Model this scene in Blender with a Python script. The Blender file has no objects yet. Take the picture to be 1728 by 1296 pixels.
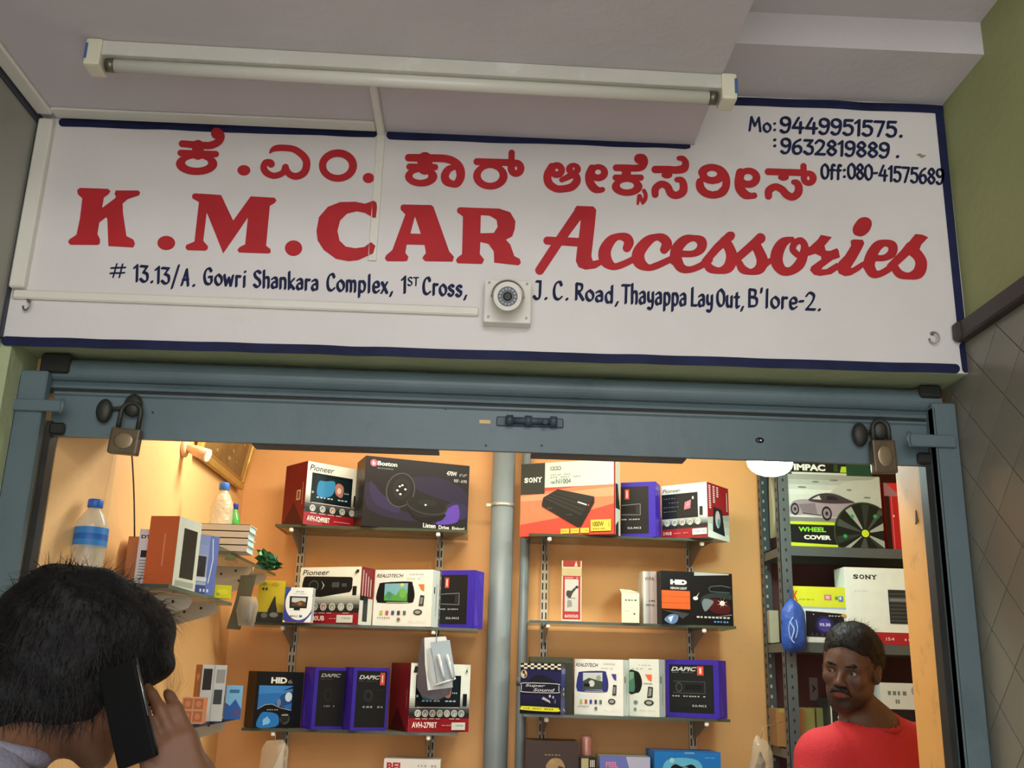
import bpy, bmesh, math, random
import numpy as np
from mathutils import Vector, Matrix, Euler
from mathutils.geometry import tessellate_polygon
random.seed(7); np.random.seed(7)
PI = math.pi
C = bpy.context.scene.collection
scn = bpy.context.scene

# ------------------------------------------------------------------ camera
FPX = 1684.0
PITCH, ROLL, YAW = 0.28291498, 0.02818355, 0.02801559
CAM = np.array([0.0, -1.9, 1.5])
def _rot(p, r, yw):
    cy, sy = math.cos(yw), math.sin(yw); cp, sp = math.cos(p), math.sin(p); cr, sr = math.cos(r), math.sin(r)
    Y = np.array([[cy, -sy, 0], [sy, cy, 0], [0, 0, 1]]); B = np.array([[1, 0, 0], [0, 0, -1], [0, 1, 0.]])
    P = np.array([[1, 0, 0], [0, cp, sp], [0, -sp, cp]]); Q = np.array([[cr, -sr, 0], [sr, cr, 0], [0, 0, 1]])
    return Q @ P @ B @ Y
MC = _rot(PITCH, ROLL, YAW)
cd = bpy.data.cameras.new('camera'); cam = bpy.data.objects.new('camera', cd); C.objects.link(cam)
cd.sensor_width = 36; cd.lens = FPX * 36 / 1728; cd.clip_start = 0.02
R3 = Matrix(((MC[0][0], -MC[1][0], -MC[2][0]), (MC[0][1], -MC[1][1], -MC[2][1]), (MC[0][2], -MC[1][2], -MC[2][2])))
cam.matrix_world = Matrix.Translation(Vector(CAM)) @ R3.to_4x4()
scn.camera = cam
# pixel of the 1728x1296 photograph -> world point on a plane of the room
def _ray(u, v): return MC.T @ np.array([(u - 864) / FPX, (v - 648) / FPX, 1.0])
def at(u, v, Y):
    d = _ray(u, v); return Vector(CAM + d * (Y - CAM[1]) / d[1])
def atx(u, v, X):
    d = _ray(u, v); return Vector(CAM + d * (X - CAM[0]) / d[0])
def atz(u, v, Z):
    d = _ray(u, v); return Vector(CAM + d * (Z - CAM[2]) / d[2])
def proj(P):
    c = MC @ (np.array(P) - CAM); return 864 + FPX * c[0] / c[2], 648 + FPX * c[1] / c[2]
def colx(u, Y, z):          # world x of the point at depth Y, height z that falls in pixel column u
    a, b = -3.0, 3.0
    for _ in range(40):
        m = (a + b) / 2
        if proj((m, Y, z))[0] < u: a = m
        else: b = m
    return (a + b) / 2

# ------------------------------------------------------------------ world, lights, exposure
w = bpy.data.worlds.new('world'); scn.world = w; w.use_nodes = True
w.node_tree.nodes['Background'].inputs[0].default_value = (1.0, 0.99, 0.99, 1)
w.node_tree.nodes['Background'].inputs[1].default_value = 2.5
def lamp(name, kind, loc, power, col, size=None, rot=None, sy=None):
    l = bpy.data.lights.new(name, kind); l.energy = power; l.color = col
    if kind == 'AREA':
        l.size = size
        if sy: l.shape = 'RECTANGLE'; l.size_y = sy
    elif size: l.shadow_soft_size = size
    o = bpy.data.objects.new(name, l); C.objects.link(o); o.location = loc
    if rot: o.rotation_euler = rot
    return o
# fill light added behind the photographer for exposure, two lamps inside the shop
lamp('corridor_fill', 'AREA', (0.1, -2.3, 2.9), 11, (1.0, 0.98, 0.99), 1.2, (math.radians(35), 0, 0), 0.25)
lamp('shop_ceiling_light', 'AREA', (0.05, 0.72, 2.46), 16, (0.99, 0.97, 0.87), 0.9, (0, 0, 0), 0.12)
lamp('left_wall_bulb_light', 'POINT', (-0.62, 0.78, 2.22), 3.6, (1.0, 0.90, 0.70), 0.04)
lamp('rack_lamp_light', 'POINT', (0.80, 0.80, 2.085), 7.0, (0.80, 1.0, 0.97), 0.03)
scn.view_settings.view_transform = 'Standard'; scn.view_settings.look = 'None'
scn.view_settings.exposure = 0.0; scn.view_settings.gamma = 1.0; scn.view_settings.use_curve_mapping = False

# ------------------------------------------------------------------ materials
def lin(c):
    return tuple(((x / 255) / 12.92 if x / 255 <= 0.04045 else ((x / 255 + 0.055) / 1.055) ** 2.4) for x in c) + (1,)
_m = {}
def mat(name, rgb, rough=0.6, metal=0.0, var=0.0, scale=8.0, bump=0.0, bscale=60.0, spec=0.5, emit=None, es=1.0,
        alpha=1.0, trans=0.0, stain=None, sscale=3.0, samt=0.5, attr=None, coat=0.0, ior=1.45, seed=0.0):
    if name in _m: return _m[name]
    m = bpy.data.materials.new(name); m.use_nodes = True; nt = m.node_tree; N = nt.nodes; L = nt.links
    b = N['Principled BSDF']; c = lin(rgb)
    b.inputs['Base Color'].default_value = c; b.inputs['Roughness'].default_value = rough
    b.inputs['Metallic'].default_value = metal; b.inputs['Specular IOR Level'].default_value = spec
    b.inputs['Alpha'].default_value = alpha; b.inputs['Transmission Weight'].default_value = trans
    b.inputs['IOR'].default_value = ior; b.inputs['Coat Weight'].default_value = coat
    if emit: b.inputs['Emission Color'].default_value = lin(emit); b.inputs['Emission Strength'].default_value = es
    tc = N.new('ShaderNodeTexCoord'); mp = N.new('ShaderNodeMapping'); L.new(tc.outputs['Object'], mp.inputs[0])
    mp.inputs['Location'].default_value = (seed, seed * 1.7, seed * .3)
    col = None
    if attr:
        a = N.new('ShaderNodeAttribute'); a.attribute_name = attr; col = a.outputs['Color']
    if var > 0:
        n = N.new('ShaderNodeTexNoise'); n.inputs['Scale'].default_value = scale; n.inputs['Detail'].default_value = 6
        L.new(mp.outputs[0], n.inputs[0])
        r = N.new('ShaderNodeMapRange'); r.inputs[1].default_value = 0.3; r.inputs[2].default_value = 0.7
        r.inputs[3].default_value = 1 - var; r.inputs[4].default_value = 1 + var; L.new(n.outputs['Fac'], r.inputs[0])
        v = N.new('ShaderNodeVectorMath'); v.operation = 'SCALE'
        if col: L.new(col, v.inputs[0])
        else: v.inputs[0].default_value = c[:3]
        L.new(r.outputs[0], v.inputs['Scale']); col = v.outputs[0]
    if stain:
        n = N.new('ShaderNodeTexNoise'); n.inputs['Scale'].default_value = sscale; n.inputs['Detail'].default_value = 9; n.inputs['Roughness'].default_value = .65
        L.new(mp.outputs[0], n.inputs[0])
        r = N.new('ShaderNodeMapRange'); r.inputs[1].default_value = 0.56; r.inputs[2].default_value = 0.74
        r.inputs[3].default_value = 0; r.inputs[4].default_value = samt; L.new(n.outputs['Fac'], r.inputs[0])
        x = N.new('ShaderNodeMixRGB'); L.new(r.outputs[0], x.inputs[0])
        if col: L.new(col, x.inputs[1])
        else: x.inputs[1].default_value = c
        x.inputs[2].default_value = lin(stain); col = x.outputs[0]
    if col: L.new(col, b.inputs['Base Color'])
    if bump > 0:
        n = N.new('ShaderNodeTexNoise'); n.inputs['Scale'].default_value = bscale; n.inputs['Detail'].default_value = 4
        L.new(mp.outputs[0], n.inputs[0]); bp = N.new('ShaderNodeBump'); bp.inputs['Strength'].default_value = bump
        bp.inputs['Distance'].default_value = 0.01; L.new(n.outputs['Fac'], bp.inputs['Height']); L.new(bp.outputs[0], b.inputs['Normal'])
    _m[name] = m; return m
def ink(rgb):
    k = 0.72 if max(rgb) < 112 else 1.0       # offset printing: the dark inks are deep
    return mat('print_%02x%02x%02x' % tuple(rgb), tuple(c * k for c in rgb), 0.36, var=0.03, scale=30, spec=0.28)

# ------------------------------------------------------------------ object helpers
def tagp(o, label=None, cat=None, group=None, kind=None):
    if label: o['label'] = label
    if cat: o['category'] = cat
    if group: o['group'] = group
    if kind: o['kind'] = kind
    return o
def thing(name, label, cat, loc=(0, 0, 0), rz=0.0, group=None):
    o = bpy.data.objects.new(name, None); C.objects.link(o); o.empty_display_size = 0.05
    o.location = loc; o.rotation_euler = (0, 0, rz); return tagp(o, label, cat, group)
class MB:
    """collects shapes for one mesh"""
    def __init__(s): s.bm = bmesh.new(); s.mats = []
    def mi(s, m):
        if m not in s.mats: s.mats.append(m)
        return s.mats.index(m)
    def _face(s, vs, k, sm=False):
        try: f = s.bm.faces.new(vs); f.material_index = k; f.smooth = sm; return f
        except ValueError: return None
    def box(s, a, b, m, bev=0.0, M=None, seg=1):
        t = bmesh.new(); bmesh.ops.create_cube(t, size=1)
        for v in t.verts: v.co = Vector(((a[i] + b[i]) / 2 + v.co[i] * (b[i] - a[i]) for i in range(3)))
        if bev: bmesh.ops.bevel(t, geom=t.edges[:], offset=bev, segments=seg, affect='EDGES', profile=0.7)
        s.merge(t, m, M); return s
    def merge(s, t, m, M=None, sm=False):
        k = s.mi(m); mp = {}
        for v in t.verts: mp[v] = s.bm.verts.new(M @ v.co if M else v.co)
        for f in t.faces: s._face([mp[v] for v in f.verts], k, sm or f.smooth)
        t.free()
    def quad(s, pts, m): s._face([s.bm.verts.new(p) for p in pts], s.mi(m)); return s
    def prism(s, pts, d, m):            # pts: 3-D outline, d: extrusion vector
        k = s.mi(m); a = [s.bm.verts.new(p) for p in pts]; b = [s.bm.verts.new(Vector(p) + Vector(d)) for p in pts]
        s._face(a, k); s._face(b[::-1], k); n = len(a)
        for i in range(n): s._face([a[i], b[i], b[(i + 1) % n], a[(i + 1) % n]], k)
        return s
    def tube(s, pts, r, m, n=12, cap=True, M=None):
        k = s.mi(m); pts = [Vector(p) for p in pts]; rs = r if isinstance(r, (list, tuple)) else [r] * len(pts); rings = []
        up = Vector((0, 0, 1))
        for i, p in enumerate(pts):
            d = (pts[min(i + 1, len(pts) - 1)] - pts[max(i - 1, 0)])
            d = d.normalized() if d.length > 1e-9 else Vector((0, 0, 1))
            if i == 0:
                u = d.orthogonal().normalized()
            else:
                u = (u - d * u.dot(d)); u = u.normalized() if u.length > 1e-6 else d.orthogonal().normalized()
            v = d.cross(u)
            ring = []
            for j in range(n):
                q = p + (u * math.cos(2 * PI * j / n) + v * math.sin(2 * PI * j / n)) * rs[i]
                ring.append(s.bm.verts.new(M @ q if M else q))
            rings.append(ring)
        for i in range(len(rings) - 1):
            for j in range(n):
                s._face([rings[i][j], rings[i][(j + 1) % n], rings[i + 1][(j + 1) % n], rings[i + 1][j]], k, True)
        if cap: s._face(rings[0][::-1], k); s._face(rings[-1], k)
        return s
    def ell(s, c, r, m, M=None, u=16, v=10):
        t = bmesh.new(); bmesh.ops.create_uvsphere(t, u_segments=u, v_segments=v, radius=1)
        for x in t.verts: x.co = Vector((c[0] + x.co[0] * r[0], c[1] + x.co[1] * r[1], c[2] + x.co[2] * r[2]))
        s.merge(t, m, M, True); return s
    def build(s, name, parent=None, loc=None, smooth=False):
        bmesh.ops.recalc_face_normals(s.bm, faces=s.bm.faces[:])
        me = bpy.data.meshes.new(name); s.bm.to_mesh(me); s.bm.free()
        for m in s.mats: me.materials.append(m)
        o = bpy.data.objects.new(name, me); C.objects.link(o)
        if parent: o.parent = parent
        if loc: o.location = loc
        return o
def meshobj(name, verts, faces, mats, parent=None, mi=None, smooth=False):
    me = bpy.data.meshes.new(name); me.from_pydata([tuple(v) for v in verts], [], faces)
    for m in mats: me.materials.append(m)
    if mi is not None: me.polygons.foreach_set('material_index', mi)
    if smooth: me.polygons.foreach_set('use_smooth', [True] * len(me.polygons))
    me.update(); o = bpy.data.objects.new(name, me); C.objects.link(o)
    if parent: o.parent = parent
    return o
def struct(o): o['kind'] = 'structure'; return o
def sbox(name, a, b, m, parent=None, bev=0.0):
    o = MB().box(a, b, m, bev).build(name, parent)
    return o if parent else struct(o)
def cat_rom(p, n=6, closed=False):
    p = [np.array(q, float) for q in p]; out = []; N = len(p)
    rng = range(N if closed else N - 1)
    for i in rng:
        g = (lambda j: p[j % N]) if closed else (lambda j: p[max(0, min(N - 1, j))])
        a, b, c, d = g(i - 1), g(i), g(i + 1), g(i + 2)
        for t in np.arange(n) / n:
            out.append(0.5 * (2 * b + (c - a) * t + (2 * a - 5 * b + 4 * c - d) * t * t + (3 * b - a - 3 * c + d) * t ** 3))
    if not closed: out.append(p[-1])
    return out
# ------------------------------------------------------------------ painted lettering: distance field -> flat outline mesh
def paint_mesh(prims, res, tomap):
    """prims: list of ('S', pts[(x,y,r)], nib) strokes, ('P', loops) even-odd polygons. returns verts, faces."""
    allv, allf = [], []
    for g in prims:                       # each g = one glyph (list of prims) -> own grid
        xs, ys = [], []
        for p in g:
            if p[0] in 'SE':
                for q in p[1]: xs += [q[0] - q[2] - 2, q[0] + q[2] + 2]; ys += [q[1] - q[2] - 2, q[1] + q[2] + 2]
            else:
                for lp in p[1]:
                    for q in lp: xs += [q[0] - 2, q[0] + 2]; ys += [q[1] - 2, q[1] + 2]
        x0, x1, y0, y1 = min(xs), max(xs), min(ys), max(ys)
        nx = int((x1 - x0) / res) + 2; ny = int((y1 - y0) / res) + 2
        X, Yg = np.meshgrid(x0 + np.arange(nx) * res, y0 + np.arange(ny) * res, indexing='ij')
        F = np.full(X.shape, 1e3)
        for p in g:
            if p[0] in 'SE':
                nib = p[2] if len(p) > 2 else None
                pts = [np.array(q, float) for q in p[1]]
                if len(pts) == 1: pts = pts * 2
                G = np.full(X.shape, 1e3)
                if nib: th, k = nib; ct, st = math.cos(th), math.sin(th)
                for a, b in zip(pts[:-1], pts[1:]):
                    px, py = X - a[0], Yg - a[1]; bx, by = b[0] - a[0], b[1] - a[1]
                    if nib:
                        px, py = px * ct + py * st, (-px * st + py * ct) * k
                        bx, by = bx * ct + by * st, (-bx * st + by * ct) * k
                    L2 = bx * bx + by * by + 1e-9
                    t = np.clip((px * bx + py * by) / L2, 0, 1)
                    d = np.hypot(px - t * bx, py - t * by) - (a[2] + (b[2] - a[2]) * t)
                    G = np.minimum(G, d)
                F = np.minimum(F, G) if p[0] == 'S' else np.maximum(F, -G)
            else:
                ins = np.zeros(X.shape, bool); D = np.full(X.shape, 1e3)
                for lp in p[1]:
                    n = len(lp)
                    for i in range(n):
                        ax, ay = lp[i][:2]; bx, by = lp[(i + 1) % n][:2]
                        if ay != by:
                            c = ((ay > Yg) != (by > Yg)) & (X < (bx - ax) * (Yg - ay) / (by - ay) + ax); ins ^= c
                        ex, ey = bx - ax, by - ay; L2 = ex * ex + ey * ey + 1e-9
                        t = np.clip(((X - ax) * ex + (Yg - ay) * ey) / L2, 0, 1)
                        D = np.minimum(D, np.hypot(X - ax - t * ex, Yg - ay - t * ey))
                rr = p[2] if len(p) > 2 else 0.0
                F = np.minimum(F, np.where(ins, -D, D) - rr)
        I = F < 0
        n4 = I[:-1, :-1].astype(int) + I[1:, :-1] + I[1:, 1:] + I[:-1, 1:]
        base = len(allv); vid = {}
        def V(key, x, y):
            if key not in vid: vid[key] = base + len(vid); allv.append((x, y))
            return vid[key]
        for i in range(nx - 1):           # full cells merged to runs
            col = n4[i]; j = 0
            while j < ny - 1:
                if col[j] == 4:
                    k = j
                    while k < ny - 1 and col[k] == 4: k += 1
                    xa, xb = x0 + i * res, x0 + (i + 1) * res; ya, yb = y0 + j * res, y0 + k * res
                    allf.append((V(('c', i, j), xa, ya), V(('c', i + 1, j), xb, ya), V(('c', i + 1, k), xb, yb), V(('c', i, k), xa, yb)))
                    j = k
                else: j += 1
        ii, jj = np.where((n4 > 0) & (n4 < 4))
        for i, j in zip(ii.tolist(), jj.tolist()):
            cs = [(i, j), (i + 1, j), (i + 1, j + 1), (i, j + 1)]; poly = []
            for q in range(4):
                a, b = cs[q], cs[(q + 1) % 4]; fa, fb = F[a], F[b]
                if fa < 0: poly.append(V(('c',) + a, x0 + a[0] * res, y0 + a[1] * res))
                if (fa < 0) != (fb < 0):
                    t = fa / (fa - fb); key = ('e',) + (a + b if a < b else b + a)
                    poly.append(V(key, x0 + (a[0] + (b[0] - a[0]) * t) * res, y0 + (a[1] + (b[1] - a[1]) * t) * res))
            if len(poly) >= 3: allf.append(tuple(poly))
    return [tomap(x, y) for x, y in allv], [f[::-1] for f in allf]

def ST(*pts, r=5.0, n=7, closed=False, sm=True, nib=None, sub=False):
    p = [(q[0], q[1], q[2] if len(q) > 2 else r) for q in pts]
    if sm and len(p) > 2: p = [tuple(q) for q in cat_rom(p, n, closed)]
    if closed: p.append(p[0])
    return ('E' if sub else 'S', p, nib)
def PO(*loops, rr=0.0): return ('P', [[tuple(q) for q in l] for l in loops], rr)
def off(g, s, ox, oy):                    # zoom-crop coordinates -> photograph pixels
    out = []
    for p in g:
        if p[0] in 'SE': out.append((p[0], [(q[0] / s + ox, q[1] / s + oy, q[2] / s) for q in p[1]], p[2]))
        else: out.append(('P', [[(q[0] / s + ox, q[1] / s + oy) for q in l] for l in p[1]], p[2] / s))
    return out

# brush alphabet, grid: x to the right, y up, cap height 10, x-height 6.3 ; '|' = straight stroke
BF = {
 '#': (7.5, ['|1.4,1.5 3.2,9', '|4.4,1.5 6,9', '|0,3.6 7,4.2', '|.4,6.6 7.4,7.2']),
 '0': (4.2, ['2.1,10 .3,7.6 .3,2.4 2.1,0 3.9,2.4 3.9,7.6 2.1,10']), '1': (2.2, ['|.2,8.2 1.7,10 1.5,0']),
 '2': (4.4, ['.3,8 1.8,10 3.8,8.4 2.9,4.6 .2,.3', '|.2,.3 4.2,.3']),
 '3': (4.2, ['|.4,9.6 3.8,9.6 1.8,6', '1.8,6 3.7,4.8 3.7,1.4 2,0 .2,1.6']),
 '4': (4.8, ['|2.6,10 .2,3.4 4.6,3.4', '|3.5,7 3.3,0']),
 '5': (4.2, ['|3.9,9.7 .8,9.7 .6,5.8', '.6,5.8 2.4,6.4 3.9,4.4 3.4,1 1.6,0 .2,1.2']),
 '6': (4.2, ['3.4,9.8 1.2,7.6 .3,4 .8,.7 2.4,0 3.8,1.8 3.6,4.4 2.2,5.4 .6,3.8']),
 '7': (4.2, ['|.2,9.6 4,9.6 1.6,0']), '8': (4.2, ['2.1,5.4 .5,7.4 2.1,10 3.7,7.6 2.1,5.4 .3,2.6 2.1,0 3.9,2.6 2.1,5.4']),
 '9': (4.2, ['3.8,6.4 2.2,4.8 .5,6.2 .6,9 2.2,10 3.8,8.6 3.9,4.6 3,.9 1.4,0 .2,1.2']),
 '.': (2.0, ['|1,.4 1.1,.3']), ',': (2.2, ['|1.3,.6 .5,-1.6']), "'": (1.6, ['|1,10.8 .8,8.6']), '-': (2.4, ['|.3,4.6 2,4.8']),
 ':': (2.2, ['|1,6.6 1.1,6.5', '|1,2 1.1,1.9']), '/': (4.2, ['|3.9,12 .3,-2.4']),
 'A': (4.6, ['|.3,0 2.9,10 3.6,0', '|1,3.6 3.6,3.6']), 'B': (4.6, ['|.8,10 .7,0', '.8,9.8 3.4,9.4 3.2,6.2 .8,5.6', '.8,5.6 4,4.8 3.8,.9 .7,.1']),
 'C': (4.4, ['3.8,8 3,9.9 1.3,9 .3,5.6 .6,1.4 2.2,0 3.8,1.4']), 'G': (5.0, ['4,8.2 2.9,9.9 1.2,8.6 .3,5 .9,1 2.6,0 4,1.4 4.1,4.8', '|4.3,4.6 2.7,4.6']),
 'S': (4.4, ['3.9,8.8 2.4,10 .6,8.6 1.2,6.2 3.2,4.4 3.7,1.8 2,0 .2,1.4']), 'T': (4.4, ['|.1,9.6 4.4,9.6', '|2.4,9.6 2.1,0']),
 'J': (3.4, ['|1.4,9.8 3,9.8 2.8,3', '2.8,3 2.4,.4 1.2,0 .2,1.4']), 'R': (4.6, ['|.9,10 .7,0', '.8,9.8 3.4,9.4 3.2,6 1,5', '|1.6,5.2 4.2,0']),
 'L': (3.6, ['|.9,10 .6,.3 3.4,.3']), 'O': (4.4, ['2.2,10 .4,7.6 .4,2.4 2.2,0 4,2.4 4,7.6 2.2,10']), 'F': (3.6, ['|.6,0 .9,9.7 3.6,9.7', '|.8,5.2 3,5.2']),
 'M': (6.4, ['|.3,0 1.2,10 3,3.6 5,10 5.8,0']), 'E': (3.6, ['|3.4,9.7 .8,9.7 .8,.3 3.5,.3', '|.8,5.2 3,5.2']),
 'a': (3.9, ['.6,5.6 2,6.5 3.2,5.2 3.2,.6', '3.2,3.8 1.4,3.6 .3,1.8 1.3,0 3.2,1.4']), 'c': (3.4, ['3,5.2 1.9,6.4 .5,4.6 .6,1 1.8,0 3.2,1.2']),
 'd': (4.0, ['|3.5,10.4 3.3,0', '3.4,5.2 1.8,6.4 .4,4 .8,.6 2,0 3.3,1.8']), 'e': (3.6, ['.6,3.2 3.2,3.6 3,5.9 1.8,6.5 .5,4.6 .6,1.2 1.8,0 3.3,1.2']),
 'f': (3.0, ['2.9,9.4 2,10 1.3,8.6 1.1,0', '|.2,6.2 2.6,6.2']), 'h': (4.0, ['|.7,10.4 .6,0', '.7,4.6 2,6.5 3.3,5.4 3.2,0']),
 'i': (1.9, ['|1.1,6.4 .9,0', '|1.4,9.4 1.5,9.3']), 'k': (4.0, ['|.7,10.4 .6,0', '|3.4,6.3 .9,3.2 3.5,0']), 'l': (2.0, ['|1.1,10.4 .9,0']),
 'm': (5.6, ['|.6,6.4 .5,0', '.6,4.6 1.6,6.5 2.7,5.2 2.6,0', '2.7,4.6 3.8,6.5 4.9,5.2 4.8,0']), 'n': (4.0, ['|.6,6.4 .5,0', '.6,4.6 1.9,6.5 3.3,5.2 3.2,0']),
 'o': (3.9, ['1.9,6.4 .4,4.6 .4,1.8 1.9,0 3.5,1.8 3.5,4.6 1.9,6.4']), 'p': (4.0, ['|.8,6.4 .5,-3', '.7,5 2.2,6.5 3.6,4.6 3.2,1 1.8,0 .7,1']),
 'r': (3.0, ['|.7,6.4 .6,0', '.7,4.2 1.6,6.2 2.8,6']), 's': (3.5, ['3.1,5.6 1.9,6.5 .6,5.3 1.4,3.7 2.9,2.5 2.6,.6 1.4,0 .2,1']),
 't': (2.8, ['|1.5,8.6 1.3,1', '1.3,1 1.8,0 2.7,.8', '|.2,6.2 2.7,6.2']), 'u': (4.0, ['.7,6.4 .6,1.6 1.6,0 3.2,1.6', '|3.3,6.4 3.2,0']),
 'w': (5.2, ['|.3,6.4 1.2,0 2.6,5 3.8,0 4.9,6.4']), 'x': (3.6, ['|.5,6.3 3.2,0', '|3.2,6.3 .3,0']), 'y': (4.0, ['.7,6.4 .7,2.6 1.9,1.4 3.2,2.8', '3.4,6.4 3.2,0 2.2,-2.6 .5,-2']),
 ' ': (2.4, []),
}
def brush(s, x0, y0, x1, y1, h, r=2.9, nib=(-0.75, 1.9), gap=0.9):
    """brush-written word from (x0,y0) to (x1,y1) on its baseline, capital height h (pixels)"""
    tot = sum(BF[c][0] + gap for c in s) - gap; L = math.hypot(x1 - x0, y1 - y0); k = L / tot
    ux, uy = (x1 - x0) / L, (y1 - y0) / L; adv = 0; out = []
    for c in s:
        w_, strokes = BF[c]; g = []
        for st in strokes:
            smo = not st.startswith('|'); pts = []
            for t in st.lstrip('|').split():
                a, b = map(float, t.split(',')); a = (adv + a) * k; b = b * h / 10
                pts.append((x0 + ux * a - uy * -b * 0, y0 + uy * a - b, r))
            if c in '.:' : pts = [(q[0], q[1], r * 1.15) for q in pts]
            if smo: pts = [tuple(q) for q in cat_rom(pts, 6)]
            g.append(('S', pts, nib))
        if g: out.append(g)
        adv += w_ + gap
    return out

# ------------------------------------------------------------------ printed cartons
_tx = {}
def text_poly(s, bold=0.0):
    if (s, bold) in _tx: return _tx[(s, bold)]
    cu = bpy.data.curves.new('t', 'FONT'); cu.body = s; cu.size = 1.0; cu.offset = bold; cu.resolution_u = 3
    o = bpy.data.objects.new('t', cu); me = bpy.data.meshes.new_from_object(o)
    vs = [(v.co.x, v.co.y) for v in me.vertices]; fs = [tuple(p.vertices) for p in me.polygons if p.normal.z > 0 or True]
    bpy.data.meshes.remove(me); bpy.data.objects.remove(o); bpy.data.curves.remove(cu)
    _tx[(s, bold)] = (vs, fs); return vs, fs
class Print:
    """flat print on one face of a carton; fractional coordinates 0..1 (v up) of a face w x h metres"""
    def __init__(s, w, h): s.w, s.h, s.v, s.f, s.m, s.ms, s.l = w, h, [], [], [], [], 0
    def _mi(s, c):
        m = ink(c)
        if m not in s.ms: s.ms.append(m)
        return s.ms.index(m)
    def add(s, pts, faces, c):
        s.l += 1; b = len(s.v); z = 0.0004 + s.l * 0.00007
        s.v += [(min(max(p[0], 0), 1) * s.w, -z, min(max(p[1], 0), 1) * s.h) for p in pts]
        k = s._mi(c)
        for f in faces: s.f.append(tuple(b + i for i in f)); s.m.append(k)
        return s
    def rect(s, x0, y0, x1, y1, c): return s.add([(x0, y0), (x1, y0), (x1, y1), (x0, y1)], [(0, 1, 2, 3)], c)
    def poly(s, pts, c, smooth=False, n=5):
        if smooth: pts = [tuple(q) for q in cat_rom(pts, n, True)]
        tr = tessellate_polygon([[Vector((p[0], p[1], 0)) for p in pts]])
        return s.add(pts, [tuple(t) for t in tr], c)
    def ell(s, cx, cy, rx, ry, c, n=22, rot=0.0):
        a = s.w / s.h; ca, sa = math.cos(rot), math.sin(rot)
        pts = [(cx + (rx * math.cos(t) * ca - ry * math.sin(t) * sa / a), cy + (rx * math.cos(t) * sa * a + ry * math.sin(t) * ca)) for t in [2 * PI * i / n for i in range(n)]]
        return s.add(pts, [tuple(range(n))], c)
    def circ(s, cx, cy, r, c, n=20): return s.ell(cx, cy, r, r * s.w / s.h, c, n)
    def line(s, pts, t, c):              # polyline of thickness t (fraction of the height)
        a = s.w / s.h
        for p, q in zip(pts[:-1], pts[1:]):
            dx, dy = (q[0] - p[0]) * a, q[1] - p[1]; L = math.hypot(dx, dy) or 1; nx, ny = -dy / L * t / 2 / a, dx / L * t / 2
            s.add([(p[0] + nx, p[1] + ny), (p[0] - nx, p[1] - ny), (q[0] - nx, q[1] - ny), (q[0] + nx, q[1] + ny)], [(0, 1, 2, 3)], c)
        return s
    def grad(s, x0, y0, x1, y1, c0, c1, n=6, vert=True):   # printed colour fade, in bands
        for i in range(n):
            t = i / (n - 1); c = tuple(int(c0[k] + (c1[k] - c0[k]) * t) for k in range(3))
            if vert: s.rect(x0, y0 + (y1 - y0) * i / n, x1, y0 + (y1 - y0) * (i + 1) / n, c)
            else: s.rect(x0 + (x1 - x0) * i / n, y0, x0 + (x1 - x0) * (i + 1) / n, y1, c)
        return s
    def text(s, t, x, y, x1, y1, c, bold=0.02, shear=0.0, up=False):
        """fits the writing into x..x1, y..y1 ; up = reads upwards"""
        vs, fs = text_poly(t, bold)
        if not vs: return s
        ax, bx = min(v[0] for v in vs), max(v[0] for v in vs); ay, by = min(v[1] for v in vs), max(v[1] for v in vs)
        pts = []
        for v in vs:
            p, q = (v[0] - ax) / (bx - ax), (v[1] - ay) / (by - ay + 1e-9)
            if up: pts.append((x1 - q * (x1 - x), y + p * (y1 - y)))
            else: pts.append((x + p * (x1 - x) + shear * q * (x1 - x) * .1, y + q * (y1 - y)))
        return s.add(pts, fs, c)
    def dashes(s, x0, y0, x1, y1, n, c, seed=1):   # small print too blurred to read
        rr = random.Random(seed); w_ = (x1 - x0) / n
        for i in range(n):
            if rr.random() < .85: s.rect(x0 + w_ * i, y0, x0 + w_ * (i + .45 + .35 * rr.random()), y1, c)
        return s
    def build(s, name, parent, loc, rz=0.0, rx=0.0):
        if not s.f: return None
        o = meshobj(name, s.v, s.f, s.ms, parent, s.m); o.location = loc; o.rotation_euler = (rx, 0, rz); return o

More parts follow.
